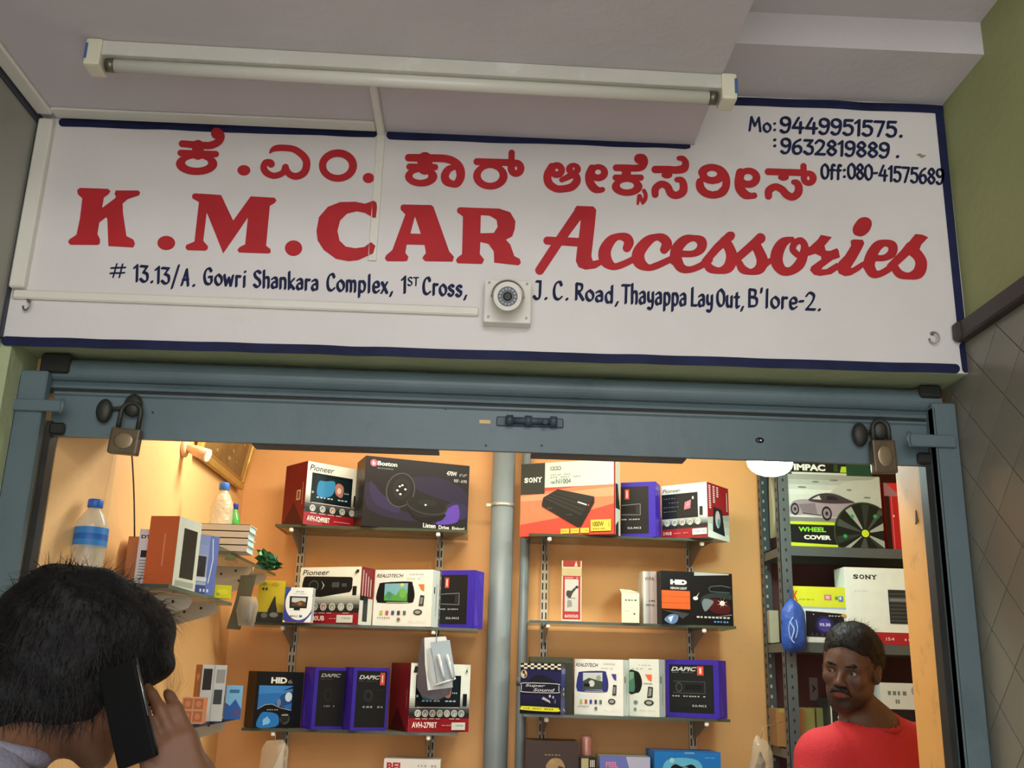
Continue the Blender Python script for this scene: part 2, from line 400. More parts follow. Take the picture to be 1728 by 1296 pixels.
def carton(name, label, cat, xl, xr, ytop, Y0, z, yaw, depth, body, front=None, left=None, right=None, top=None,
           bodymat=None, group=None, h=None, tilt=0.0, cname='card_body'):
    """carton standing at height z: its front lower edge spans the columns xl..xr, the nearer end at depth Y0;
    ytop = row of the front upper left corner; yaw > 0 turns the right end away"""
    if yaw >= 0: A = Vector((colx(xl, Y0, z), Y0, z))
    d = Vector((math.cos(yaw), math.sin(yaw), 0))
    if yaw >= 0:
        a, b = 0.005, 2.0
        for _ in range(40):
            m = (a + b) / 2
            if proj(A + d * m)[0] < xr: a = m
            else: b = m
        w_ = a
    else:
        Bp = Vector((colx(xr, Y0, z), Y0, z)); a, b = 0.005, 2.0
        for _ in range(40):
            m = (a + b) / 2
            if proj(Bp - d * m)[0] > xl: a = m
            else: b = m
        w_ = a; A = Bp - d * w_
    if h is None:
        a, b = 0.005, 1.0
        for _ in range(40):
            m = (a + b) / 2
            if proj(A + Vector((0, 0, m)))[1] > ytop: a = m
            else: b = m
        h = a
    t = thing(name, label, cat, A, yaw, group)
    t.location.z += 0.0006
    bm_ = bodymat or mat('card_%02x%02x%02x' % tuple(body), body, 0.5, var=0.04, scale=20)
    MB().box((0, 0, 0), (w_, depth, h), bm_, 0.0018, seg=2).build(cname, t)
    if front: p = Print(w_, h); front(p); p.build('front_print', t, (0, 0, 0))
    if right: p = Print(depth, h); right(p); p.build('side_print', t, (w_, 0, 0), PI / 2)
    if left: p = Print(depth, h); left(p); p.build('side_print', t, (0, depth, 0), -PI / 2)
    if top: p = Print(w_, depth); top(p); p.build('top_print', t, (0, 0, h), 0, -PI / 2)
    t['wh'] = (w_, h)
    return t
def dapic_cut(p):
    PU = (58, 42, 160); p.rect(0, 0, 1, 1, PU); p.rect(0.0, .06, .80, .92, (38, 40, 44))
    p.rect(.12, .69, .24, .87, (200, 80, 64)); p.text('1', .16, .72, .20, .84, (236, 200, 190), 0.03); g = (120, 124, 124)
    p.line([(.02, .58), (.56, .60)], .012, g); p.line([(.56, .60), (.56, .40), (.02, .41)], .012, g); p.rect(.06, .44, .42, .56, (28, 31, 32)); p.rect(.44, .43, .53, .58, (60, 64, 64))
    p.dashes(.02, .31, .56, .33, 10, (180, 182, 180), 9); p.text('KA-9413', .20, .145, .58, .185, (186, 188, 186), 0.02)
def serif(p, s, x0, y0, x1, y1, c):
    """slab-serif capitals"""
    n = len(s); st = (x1 - x0) / n; a = p.w / p.h; sv = (y1 - y0) * .13
    for i, ch in enumerate(s):
        xa, xb = x0 + st * (i + .08), x0 + st * (i + .92); p.text(ch, xa, y0, xb, y1, c, 0.045)
        W = (xb - xa)
        if ch == 'N': p.rect(xa - W * .08, y0, xa + W * .35, y0 + sv, c); p.rect(xa - W * .08, y1 - sv, xa + W * .2, y1, c); p.rect(xb - W * .3, y1 - sv, xb + W * .1, y1, c)
        if ch == 'Y': p.rect(xa - W * .1, y1 - sv, xa + W * .35, y1, c); p.rect(xb - W * .35, y1 - sv, xb + W * .1, y1, c); p.rect(xa + W * .25, y0, xb - W * .25, y0 + sv, c)
        if ch == 'S': p.rect(xb - W * .12, y1 - sv * 3.2, xb, y1 - sv, c); p.rect(xa, y0 + sv, xa + W * .12, y0 + sv * 3.2, c)
# ------------------------------------------------------------------ palette
WHITE = mat('white_emulsion', (222, 217, 213), 0.55, var=0.035, scale=5, bump=0.15, bscale=25, stain=(190, 186, 178), sscale=2.2, samt=0.35)
CEIL = mat('ceiling_emulsion', (208, 202, 203), 0.8, var=0.04, scale=4, bump=0.2, bscale=30)
GREEN = mat('green_emulsion', (150, 156, 106), 0.7, var=0.06, scale=3, bump=0.2, bscale=30)
LIGREEN = mat('pale_green_plaster', (172, 182, 140), 0.75, var=0.08, scale=6, bump=0.35, bscale=30)
ORANGE = mat('orange_emulsion', (230, 174, 110), 0.6, var=0.04, scale=3, bump=0.12, bscale=30)
PEACH = mat('peach_emulsion', (238, 190, 128), 0.6, var=0.04, scale=3, bump=0.12, bscale=30)
TILE = mat('grey_glazed_tile', (124, 121, 107), 0.28, var=0.10, scale=2.5, spec=0.5)
GROUT = mat('tile_grout', (140, 137, 124), 0.8)
LTILE = mat('pale_grey_glaze', (150, 150, 138), 0.35, var=0.08, scale=3)
CAPM = mat('dark_brown_skirting', (62, 56, 52), 0.5, var=0.1)
CONC = mat('floor_concrete', (176, 174, 174), 0.8, var=0.1, scale=3)
NAVY = mat('navy_sign_paint', (30, 35, 68), 0.65, var=0.3, scale=14, spec=0.25)
RED = mat('red_sign_paint', (182, 40, 46), 0.6, var=0.12, scale=9, spec=0.3)
BLUEM = mat('blue_grey_enamel', (96, 113, 117), 0.38, var=0.10, scale=5, bump=0.1, bscale=30, stain=(66, 80, 86), sscale=6, samt=0.5)
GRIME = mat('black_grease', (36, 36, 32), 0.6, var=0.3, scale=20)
PVC = mat('cream_pvc', (226, 224, 210), 0.45, var=0.03, scale=6, stain=(196, 192, 172), sscale=5, samt=0.5)
MAROON = mat('maroon_back_panel', (92, 62, 66), 0.8, var=0.08)
SX0, SX1, ZS, ZR, ZL = -0.955, 0.981, 2.60, 2.725, 2.107    # passage side walls, low soffit, recess, lintel

# ------------------------------------------------------------------ the building
sbox('floor', (-3, -6, -0.1), (4, 2.2, 0), CONC)
sbox('wall_front', (SX0, 0.003, ZL), (SX1, 0.34, 3.2), LIGREEN)
sbox('wall_front_left', (SX0, 0.0, 0), (-0.934, 0.12, ZL), LIGREEN)
sbox('wall_left_outside', (SX0 - 0.2, -2.5, 0), (SX0, 0.12, 3.2), LTILE)
sbox('wall_right_outside', (SX1, -2.5, 0), (SX1 + 0.2, 0.12, 3.2), GREEN)
# low soffit over most of the doorway, recess with a beam step on its right
sbox('ceiling_soffit', (SX0, -0.95, ZS), (0.428, 0.0, 3.2), CEIL)
sbox('ceiling_recess', (0.428, -0.188, ZR), (SX1, 0.0, 3.2), CEIL)
sbox('ceiling_beam', (0.428, -0.95, 2.80), (SX1, -0.188, 3.2), CEIL)
sbox('ceiling_passage', (SX0 - .2, -2.5, 3.0), (SX1 + .2, -0.95, 3.2), CEIL)
# painted border strips on the left wall and along its corner
sbox('trim_1', (SX0, -1.6, 2.578), (SX0 + 0.0035, 0.0, 2.60), mat('dark_border_paint', (52, 54, 66), 0.5))
sbox('trim_2', (SX0, -0.016, ZL), (SX0 + 0.0035, 0.0, 2.578), mat('dark_border_paint', (52, 54, 66), 0.5))

# diamond tiles of the right wall, each its own piece
wr = struct(MB().box((SX1 - 0.004, -2.5, 0), (SX1, 0.12, 2.178), GROUT).build('wall_right_tiling'))
def clip_poly(P, f):
    out = []
    for i in range(len(P)):
        a, b = P[i], P[(i + 1) % len(P)]; fa, fb = f(a), f(b)
        if fa >= 0: out.append(a)
        if (fa >= 0) != (fb >= 0):
            t = fa / (fa - fb); out.append((a[0] + (b[0] - a[0]) * t, a[1] + (b[1] - a[1]) * t))
    return out
PITCHT = 0.140; rest = MB(); tmesh = None
oy, oz = 0.079, 2.096
for i in range(-40, 41):
    for j in range(-40, 41):
        cy_ = oy + (i - j) * PITCHT / 2 ; cz_ = oz - 0.07 + (i + j) * PITCHT / 2
        hh = PITCHT / 2 - 0.0016
        P = [(cy_ - hh, cz_), (cy_, cz_ + hh), (cy_ + hh, cz_), (cy_, cz_ - hh)]
        full = len(P)
        for f in (lambda q: q[0] + 2.47, lambda q: 0.118 - q[0], lambda q: 2.173 - q[1], lambda q: q[1] - 0.01):
            if P: P = clip_poly(P, f)
        if len(P) < 3: continue
        pts = [(0, q[0] - cy_, q[1] - cz_) for q in P]
        near = cy_ > -0.62 and cz_ > 1.0
        x = SX1 - 0.004
        if near:
            uncut = len(P) == 4 and abs(P[0][0] - (cy_ - hh)) < 1e-6 and abs(P[1][1] - (cz_ + hh)) < 1e-6 and abs(P[2][0] - (cy_ + hh)) < 1e-6 and abs(P[3][1] - (cz_ - hh)) < 1e-6
            if uncut and tmesh:
                o = bpy.data.objects.new('tile', tmesh); C.objects.link(o)
            else:
                o = MB().prism(pts, (-0.003, 0, 0), TILE).build('tile')
                if uncut: tmesh = o.data
            o.location = (x, cy_, cz_); o.parent = wr
            o.rotation_euler = (0, random.uniform(-.004, .004), random.uniform(-.004, .004))
        else:
            rest.prism([(x, q[0], q[1]) for q in P], (-0.003, 0, 0), TILE)
o = rest.build('tiles', wr); o['kind'] = 'stuff'
# dark skirting bar capping the tiles
cp = MB().box((SX1 - 0.026, -1.6, 2.174), (SX1, -0.0, 2.212), CAPM, 0.004).box((SX1 - 0.034, -0.03, 2.172), (SX1, -0.004, 2.212), CAPM, 0.006).build('trim_3'); struct(cp)

# ------------------------------------------------------------------ the painted shop sign
sg = thing('shop_sign', 'white hand-painted shop sign with red and navy lettering above the shutter', 'sign', (0, 0, 0))
P = [(SX0 + .001, ZL + .001), (0.9805, ZL + .001), (0.9805, ZR - .001), (0.430, ZR - .001), (0.430, ZS - .001), (SX0 + .001, ZS - .001)]
MB().prism([(x, -0.003, z) for x, z in P], (0, 0.003, 0), WHITE).build('sign_board', sg)
def SM(dy): return lambda u, v: at(u, v, -0.0031 - dy)
def glyphs(name, G, m, res, dy=0.0006):
    v, f = paint_mesh(G, res, SM(dy)); return meshobj(name, v, f, [m], sg)
def EL(cx, cy, rx, ry, n=30): return [(cx + rx * math.cos(2 * PI * i / n), cy + ry * math.sin(2 * PI * i / n)) for i in range(n)]
# border
edge = lambda pts, r: [ST(*[(p[0] + 0, p[1] + random.uniform(-.8, .8)) for p in pts], r=r, n=5)]
def runs(x0, y0, x1, y1, n): return [(x0 + (x1 - x0) * i / n, y0 + (y1 - y0) * i / n) for i in range(n + 1)]
B = []
B.append(edge(runs(106, 206, 630, 225, 12), 7)); B.append(edge(runs(660, 227, 1155, 243, 12), 8))
B.append([PO([(1158, 196), (1165, 190), (1165, 250), (1155, 252)])])
B.append(edge(runs(1200, 169, 1588, 184, 9), 7)); pj = lambda x, z: proj((x, -.003, z))
a_, b_, c_, d_ = pj(.9715, 2.708), pj(.9705, 2.212), pj(.9705, 2.165), pj(.9715, 2.118)
B.append(edge(runs(*a_, *b_, 9), 7)); B.append(edge(runs(*c_, *d_, 3), 7))
B.append(edge(runs(10, 575, 1612, 622, 30), 8))
glyphs('navy_border', [[p for g_ in B for p in g_]], NAVY, 1.5)
glyphs('paint_smudge', [[ST((1547, 262, .8), (1552, 261, 2.2), (1556, 264, 2.4), (1562, 262, .8))]], mat('olive_smudge', (150, 140, 104), .8), 1.0, .0005)
# Kannada line
K1 = [
 off([ST((150, 280, 50), (400, 300, 52), (560, 305, 55), (680, 250, 55), (712, 170, 60), (655, 130, 84)), ST((380, 310), (380, 430), r=85, sm=False),
      ST((128, 415), (640, 432), r=47, sm=False), PO(EL(361, 575, 303, 162), EL(362, 560, 168, 70))], 8.64, 290, 210),
 off([PO(EL(1050, 668, 95, 76))], 8.64, 290, 210),
 off([ST((-40, 240, 12), (0, 195, 34), (60, 172, 46), (160, 168, 47), (300, 185, 48), (410, 250, 52), (480, 330, 55), (497, 410, 55), (470, 510, 55), (400, 568, 52), (320, 582, 50), (240, 545, 48), (195, 480, 50), (188, 450, 50)),
      ST((188, 450, 50), (150, 530, 45), (60, 570, 45), (-10, 570, 46), (-90, 530, 50), (-130, 460, 50), (-105, 385, 45), (-40, 380, 48), (-22, 402, 55))], 8.64, 460, 230),
 off([PO(EL(953, 426, 279, 237), EL(948, 431, 167, 131))], 8.64, 460, 230), off([PO(EL(1398, 608, 84, 74))], 8.64, 460, 230),
 off([ST((155, 205, 50), (420, 210, 52), (640, 218, 52), (760, 262, 55), (828, 345, 60), (843, 450, 56), (800, 540, 52), (735, 553, 45), (655, 515, 56), (635, 440, 54), (680, 362, 48), (745, 335, 36)),
      ST((370, 230), (370, 330), r=100, sm=False), ST((165, 325), (503, 330), r=43, sm=False), PO(EL(320, 455, 215, 132), EL(310, 446, 105, 52))], 7.855, 670, 240),
 off([ST((1060, 258), (1480, 270), r=47, sm=False), PO(EL(1237, 450, 229, 178), EL(1235, 440, 125, 97)), ST((1520, 140), (1516, 280), r=42, sm=False), PO(EL(1577, 345, 112, 115), EL(1577, 345, 14, 26))], 7.855, 670, 240),
 off([ST(*[(q[0], q[1], 40) for q in EL(285, 338, 60, 56, 14)], closed=True), ST((225, 300, 48), (172, 400, 48), (190, 500, 50), (275, 562, 45), (370, 565, 44), (470, 540, 48), (528, 470, 48), (518, 405, 40), (470, 400, 40), (400, 432, 36), (345, 457, 32)),
      PO(EL(487, 328, 91, 78), EL(490, 322, 10, 18))], 7.2, 900, 240),
 off([PO(EL(790, 370, 118, 105), EL(785, 362, 38, 30)), ST((715, 320, 50), (680, 400, 50), (690, 490, 52), (740, 560, 50), (800, 582, 36), (840, 575, 32))], 7.2, 900, 240),
 off([ST((1008, 310, 42), (1150, 312, 42), (1250, 315, 42), (1320, 295, 46), (1348, 240, 46), (1330, 196, 50), (1285, 200, 60)), ST((1130, 330), (1130, 420), r=56, sm=False), ST((1000, 430), (1305, 430), r=38, sm=False),
      PO(EL(1140, 540, 187, 112), EL(1137, 527, 86, 46)), ST((1345, 590, 25), (1365, 640, 25), (1355, 700, 25), (1328, 755, 8)), ST((1268, 750, 14), (1288, 655, 26), (1312, 700, 20), (1326, 752, 9))], 7.2, 900, 240),
 off([ST((32, 207, 36), (150, 208, 36), (240, 212, 37), (312, 195, 40), (328, 140, 32), (300, 102, 28), (262, 98, 22)), PO(EL(147, 262, 53, 32)),
      ST((32, 450, 34), (36, 392, 36), (90, 350, 34), (150, 372, 36), (185, 438, 38), (240, 458, 36), (300, 425, 40), (308, 360, 38), (288, 312, 32), (244, 306, 26))], 5.76, 1100, 250),
 off([PO([tuple(q) for q in cat_rom([(450, 230), (490, 175), (580, 152), (680, 178), (740, 240), (763, 320), (748, 405), (700, 465), (600, 491), (500, 468), (440, 410), (426, 350), (442, 300), (466, 285)], 5, True)],
        EL(585, 250, 49, 30), [(500, 325), (540, 342), (590, 350), (650, 340), (688, 320), (680, 370), (640, 410), (590, 420), (540, 405), (510, 370)])], 5.76, 1100, 250),
 off([PO(EL(940, 288, 115, 99), EL(935, 284, 45, 33)), ST((862, 240, 45), (845, 330, 43), (862, 400, 46), (910, 452, 42), (965, 464, 30), (995, 460, 30))], 5.76, 1100, 250),
 off([ST((1130, 228), (1450, 238), r=33, sm=False), ST((1474, 175), (1478, 260), r=31, sm=False), PO(EL(1525, 292, 78, 75), EL(1521, 292, 12, 20)), PO(EL(1280, 282, 53, 34)),
      ST((1134, 465, 35), (1140, 410, 38), (1200, 375, 34), (1265, 402, 36), (1310, 452, 38), (1370, 474, 36), (1420, 435, 40), (1428, 378, 38), (1408, 338, 32), (1378, 330, 25))], 5.76, 1100, 250)]
glyphs('kannada_lettering', K1, RED, 0.7, 0.0011)
def pts(s): return [tuple(map(float, t.split(','))) for t in s.split()]
CG = off([PO(pts('585,95 589,130 580,205 560,205 500,170 440,158 370,175 320,225 300,300 315,370 360,415 430,427 495,418 545,382 577,410 560,465 450,515 380,522 290,505 200,440 155,370 147,300 165,200 230,125 320,90 430,88 500,102 565,80'))], 4.32, 500, 320)
K2 = [off([PO(pts('150,73 355,80 374,97 360,120 325,145 312,220 408,148 412,135 402,118 412,92 575,92 590,105 583,128 500,155 462,188 465,260 490,425 540,450 552,480 540,508 358,498 350,300 342,287 292,325 278,410 298,450 296,480 280,490 80,488 64,470 72,450 125,415 150,300 168,150 135,120 130,90'))], 4.32, 100, 300),
 off([PO(EL(780, 475, 65, 52))], 4.32, 100, 300),
 off([PO(pts('985,113 1180,125 1268,312 1395,135 1570,145 1583,165 1570,185 1535,205 1508,495 1540,520 1542,545 1525,552 1310,545 1298,525 1315,505 1355,485 1375,290 1195,552 1165,475 1075,252 1050,460 1085,500 1082,520 1065,532 935,528 920,512 925,490 985,465 1018,178 970,150 968,125'))], 4.32, 100, 300),
 off([PO(EL(1708, 513, 63, 57))], 4.32, 100, 300), CG,
 off([PO(pts('775,108 985,112 1000,125 1115,450 1150,490 1140,525 940,522 918,500 930,480 945,462 935,403 805,400 795,460 818,490 810,518 790,523 660,522 645,500 655,478 700,440 795,180 760,145 760,120'), pts('865,195 908,322 832,320'))], 4.32, 500, 320),
 off([PO(pts('1190,128 1480,138 1560,165 1598,230 1592,290 1575,340 1528,365 1560,400 1590,485 1630,505 1637,535 1620,552 1442,532 1440,450 1400,395 1342,382 1338,470 1370,510 1355,542 1175,537 1163,515 1175,495 1208,470 1215,195 1172,165 1172,140'), pts('1345,186 1410,190 1460,220 1468,270 1440,315 1342,318'))], 4.32, 500, 320)]
SCR = [off([ST((100, 605, 37), (255, 370, 38), (425, 130, 44), sm=False), PO(pts('400,83 535,88 558,115 545,250 518,490 530,530 600,515 610,555 550,590 470,600 415,580 392,530 400,450 415,350 432,200 375,150 383,105')), ST((162, 365, 33), (420, 378, 35), sm=False)], 4.8, 890, 330),
 off([ST((806, 425, 34), (822, 380, 40), (800, 342, 38), (735, 332, 28), (672, 368, 40), (627, 450, 50), (637, 528, 50), (695, 574, 30), (765, 560, 28), (870, 510, 26))], 4.8, 890, 330),
 off([ST((1108, 438, 34), (1130, 392, 42), (1100, 348, 38), (1040, 337, 28), (970, 372, 42), (902, 460, 50), (907, 538, 50), (975, 583, 28), (1045, 568, 28), (1160, 516, 26))], 4.8, 890, 330),
 off([ST((1196, 520, 46), (1212, 430, 46), (1275, 360, 38), (1350, 345, 26), (1410, 372, 40), (1405, 432, 36), (1345, 470, 27), (1260, 472, 27)), ST((1200, 500, 48), (1242, 582, 38), (1312, 600, 27), (1400, 570, 27), (1475, 520, 28))], 4.8, 890, 330),
 off([ST((1440, 535, 30), (1540, 420, 34), (1640, 330, 38), (1652, 322, 30), sm=False), ST((1600, 370, 42), (1638, 430, 42), (1655, 500, 46), (1628, 580, 44), (1555, 608, 27), (1480, 590, 34), (1452, 545, 30))], 4.8, 890, 330),
 off([ST((0, 475, 36), (80, 400, 33), (200, 295, 35), (255, 250, 42), sm=False), ST((215, 300, 40), (248, 365, 42), (270, 430, 46), (250, 495, 42), (180, 522, 25), (112, 500, 34), (85, 452, 28)),
      ST((290, 460, 30), (345, 425, 20), sm=False)], 4.8, 1230, 350),
 off([ST((515, 252, 15), (440, 285, 40), (395, 360, 50), (388, 440, 50), (430, 508, 40), (500, 515, 34), (572, 460, 42), (608, 370, 36), (612, 305, 30), (580, 268, 27), (532, 292, 28), (518, 342, 27), (555, 382, 26))], 4.8, 1230, 350),
 off([PO(pts('745,222 835,240 775,310 785,350 820,352 875,330 888,345 900,405 840,425 760,485 750,502 790,500 870,450 900,455 890,500 830,540 740,555 690,545 657,510 665,480 750,420 745,395 700,375 620,400 630,330 660,315 720,260'))], 4.8, 1230, 350),
 off([PO(pts('985,270 1010,258 1085,262 1098,290 1080,330 1030,420 985,490 1000,490 1080,440 1110,460 1060,510 990,550 940,557 890,535 875,490 890,440 940,390 990,310'))], 4.8, 1230, 350),
 off([PO([tuple(q) for q in cat_rom(pts('1003,190 1010,150 1050,95 1100,78 1145,95 1158,140 1130,200 1075,235 1020,222'), 4, True)])], 4.8, 1230, 350),
 off([ST((1132, 470, 48), (1155, 388, 46), (1205, 312, 40), (1270, 288, 28), (1325, 312, 38), (1320, 370, 36), (1260, 408, 26), (1185, 410, 26)), ST((1130, 460, 48), (1162, 528, 40), (1215, 540, 28), (1290, 502, 28), (1335, 460, 28))], 4.8, 1230, 350),
 off([ST((1310, 480, 32), (1420, 375, 36), (1470, 320, 42), sm=False), PO(pts('1510,215 1565,220 1615,242 1560,300 1540,350 1420,350 1430,315')), ST((1490, 350, 46), (1535, 395, 44), (1558, 455, 48), (1535, 528, 48), (1460, 555, 29), (1385, 540, 34), (1345, 492, 34))], 4.8, 1230, 350)]
glyphs('latin_lettering', K2, RED, 0.9, 0.0007)
glyphs('script_lettering', [[p for g_ in SCR for p in g_]], RED, 0.9, 0.0007)
# blue brush lines
A1 = brush('#', 186, 472, 212, 473, 30, r=2.0) + brush('13.13/A.', 226, 474, 330, 483, 27) + brush('Gowri', 344, 479, 415, 484, 27) + brush('Shankara', 428, 484, 537, 490, 27) + \
     brush('Complex,', 552, 490, 664, 495, 28) + brush('1', 678, 494, 685, 494, 27) + brush('ST', 688, 482, 706, 482, 14, r=1.6) + brush('Cross,', 714, 496, 789, 501, 28)
A1b = brush('J.', 900, 504, 925, 505, 30) + brush('C.', 934, 505, 960, 506, 30) + brush('Road,', 970, 505, 1045, 512, 27) + brush('Thayappa', 1050, 511, 1158, 516, 31) + \
     brush('Lay', 1166, 516, 1203, 518, 30) + brush('Out,', 1210, 516, 1256, 520, 28) + brush("B'lore-2.", 1262, 517, 1386, 524, 29)
glyphs('address_lettering', A1, NAVY, 0.7); glyphs('address_lettering', A1b, NAVY, 0.7)
nb = (-0.6, 1.35)
A2 = brush('Mo:', 1264, 220, 1311, 224, 23, r=2.3, nib=nb) + brush('9449951575.', 1317, 223, 1524, 231, 25, r=2.9, nib=nb) + brush(':', 1304, 250, 1311, 251, 22, r=2.6, nib=nb) + \
     brush('9632819889', 1318, 258, 1500, 266, 24, r=2.8, nib=nb) + brush('.', 1512, 265, 1517, 265, 20, r=2.8, nib=nb) + brush('Off:', 1386, 301, 1428, 303, 24, r=2.5, nib=nb) + brush('080-41575689', 1431, 301, 1592, 311, 25, r=2.5, nib=nb)
glyphs('phone_lettering', A2, NAVY, 0.7)

# ------------------------------------------------------------------ cable trunking, camera, tube light, hooks
def trunk(name, a, b, m=PVC, bev=0.003, label=None):
    o = MB().box(a, b, m, bev).build(name); tagp(o, label, 'cable trunking', 'white cable trunking around the sign'); return o
trunk('cable_trunking', (-0.918, -0.046, ZS - 0.0055), (-0.250, -0.011, ZS - 0.0005), bev=.001, label='white trunking lying in the corner under the soffit, upper left of the sign')
trunk('cable_trunking', (SX0 + 0.004, -1.1, ZS - 0.010), (-0.918, -0.030, ZS - 0.0005), label='white trunking running along the ceiling edge at the left wall')
trunk('cable_trunking', (SX0 + 0.004, -0.022, 2.210), (-0.921, -0.0035, ZS - 0.012), label='upright white trunking in the left corner beside the sign')
trunk('cable_trunking', (-0.945, -0.012, 2.190), (-0.018, -0.0035, 2.209), label='long horizontal white trunking running from the left corner to the camera')
trunk('cable_trunking', (-0.248, -0.215, ZS - 0.012), (-0.231, -0.0, ZS - 0.0005), label='short white trunking crossing the soffit from the tube light to the wall')
dt = trunk('cable_trunking', (-0.248, -0.0075, 2.302), (-0.231, -0.0036, ZS - 0.0005), bev=0.001, label='thin upright white trunking dropping through the red letter C')
# red paint of the letter C carried over the thin trunking
u0 = [PO([(p[0], p[1]) for p in q[1][0]]) for q in CG]
v_, f_ = paint_mesh([u0], 0.7, lambda u, v: at(u, v, -0.0079))
keep = [f for f in f_ if all(-0.248 < v_[i].x < -0.2315 for i in f)]
meshobj('red_paint', v_, keep, [RED], dt)

# dome of the security camera on its square box
cc = at(856, 516, -0.003)
cam_t = thing('security_camera', 'white bullet security camera on a square junction box in the middle of the sign', 'camera', (cc.x, -0.003, cc.z))
CW = mat('camera_white_plastic', (222, 219, 206), 0.35, var=0.02)
GL = mat('dark_lens_glass', (14, 17, 18), 0.08, spec=0.8)
MB().box((-0.047, -0.030, -0.047), (0.047, 0, 0.045), CW, 0.003, seg=2).build('junction_box', cam_t)
sc = MB()
for sx in (-.038, .038):
    for sz in (-.036, .037): sc.tube([(sx, -0.0306, sz), (sx, -0.0316, sz)], 0.0028, mat('screw_metal', (120, 118, 108), 0.4, 0.8), n=8)
sc.build('screws', cam_t)['kind'] = 'stuff'
ax = Vector((-0.03, -1.0, -0.34)).normalized()
b0 = Vector((0.0, -0.030, 0.006)); b1 = b0 + ax * 0.052
MB().tube([b0 - ax * 0.0, b0 + ax * 0.008], 0.024, CW, n=28).build('mount', cam_t)
MB().tube([b0 + ax * 0.004, b0 + ax * 0.012, b1], [0.024, 0.0275, 0.0275], CW, n=32, cap=True).build('barrel', cam_t)
rg = MB(); q = 32
def ring(mb, c, d, r0, r1, t, m, n=32, a0=0, a1=2 * PI):
    d = d.normalized(); u = Vector((1, 0, 0)); u = (u - d * u.dot(d)).normalized(); v = d.cross(u); k = mb.mi(m); R = []
    cnt = n + 1
    for i in range(cnt):
        a = a0 + (a1 - a0) * i / n; e = u * math.cos(a) + v * math.sin(a)
        R.append([mb.bm.verts.new(c + e * r0), mb.bm.verts.new(c + e * r1), mb.bm.verts.new(c + e * r1 + d * t), mb.bm.verts.new(c + e * r0 + d * t)])
    for i in range(n):
        for j in range(4): mb._face([R[i][j], R[i][(j + 1) % 4], R[i + 1][(j + 1) % 4], R[i + 1][j]], k)
ring(rg, b1, ax, 0.0195, 0.0275, 0.004, CW); rg.build('bezel', cam_t)
MB().tube([b1, b1 + ax * 0.002], 0.0195, GL, n=28).build('lens_window', cam_t)
lm = MB(); u = Vector((1, 0, 0)); u = (u - ax * u.dot(ax)).normalized(); v = ax.cross(u)
for i in range(14):
    a = 2 * PI * i / 14; c = b1 + ax * 0.002 + (u * math.cos(a) + v * math.sin(a)) * 0.0150
    lm.tube([c, c + ax * 0.0012], 0.0024, mat('infrared_led', (150, 158, 168), 0.2), n=8)
lm.build('infrared_leds', cam_t)['kind'] = 'stuff'
MB().tube([b1 + ax * 0.002, b1 + ax * 0.0035], [0.0085, 0.0065], mat('lens_barrel', (10, 10, 10), 0.25), n=20).build('lens', cam_t)
sv = MB(); ring(sv, b0 + ax * 0.008, ax, 0.0315, 0.0335, 0.052, mat('visor_grey', (170, 162, 148), 0.4), n=24, a0=0.0, a1=PI)
vis = sv.build('sun_visor', cam_t)

# fluorescent batten under the soffit
tl = thing('tube_light', 'switched-off fluorescent batten under the soffit above the sign', 'light', (-0.150, -0.262, ZS), 0.018)
CS = mat('batten_enamel', (212, 210, 198), 0.35, var=0.04, stain=(235, 235, 230), sscale=9, samt=0.9)
HL = 0.580
MB().box((-HL, -0.016, -0.030), (HL, 0.018, -0.0005), CS, 0.002).build('casing', tl)
for sx in (-1, 1):
    e = MB().box((-0.015, -0.021, -0.056), (0.015, 0.024, -0.001), mat('cream_end_cap', (226, 222, 196), 0.4), 0.006, seg=2)
    ec = e.build('end_cap', tl); ec.location = (sx * (HL + 0.008), 0, 0)
    pb = MB().box((-0.0012, -0.0180, -0.048), (0.0012, 0.020, -0.008), mat('blue_paint_smear', (70, 104, 160), 0.5), 0.0006).box((-0.0055, -0.0218, -0.044), (-0.0005, -0.0205, -0.012), mat('blue_paint_smear', (70, 104, 160), 0.5), 0.0006, Matrix.Scale(sx, 4, (1, 0, 0))).build('blue_paint', ec); pb.location = (sx * 0.0152, 0, 0)
MB().tube([(-HL + .012, 0.002, -0.0425), (HL - .012, 0.002, -0.0425)], 0.0125, mat('unlit_tube_glass', (222, 220, 206), 0.2, spec=0.6), n=20).build('fluorescent_tube', tl)
for sx in (-1, 1): MB().tube([(sx * (HL - .012), 0.002, -0.0425), (sx * (HL - .027), 0.002, -0.0425)], 0.0130, mat('tube_cap_metal', (120, 116, 100), 0.35, 0.8), n=20).build('tube_cap', tl)

def hook(u, v, label):
    p = at(u, v, -0.003); t = thing('ceiling_hook', label, 'hook', p, 0, None)
    M_ = mat('hook_steel', (150, 148, 138), 0.3, 0.9)
    r = 0.011; P_ = [(0, 0.002, r)] + [(math.sin(a) * r * .75, -0.009 - 0.004 * math.sin(a), math.cos(a) * r) for a in np.linspace(0, 4.6, 14)]
    MB().tube(P_, 0.0018, M_, n=8).build('hook_wire', t); MB().tube([(0, 0, r), (0, -0.003, r)], 0.004, M_, n=10).build('base', t)
hook(48, 517, 'small steel hook below the trunking in the lower left corner of the sign')
hook(1573, 572, 'small steel hook in the lower right corner of the sign')

# ------------------------------------------------------------------ rolling shutter
sh = thing('rolling_shutter', 'raised blue-grey rolling shutter with side channels, padlocked at both ends', 'shutter', (0, 0.1, 0))
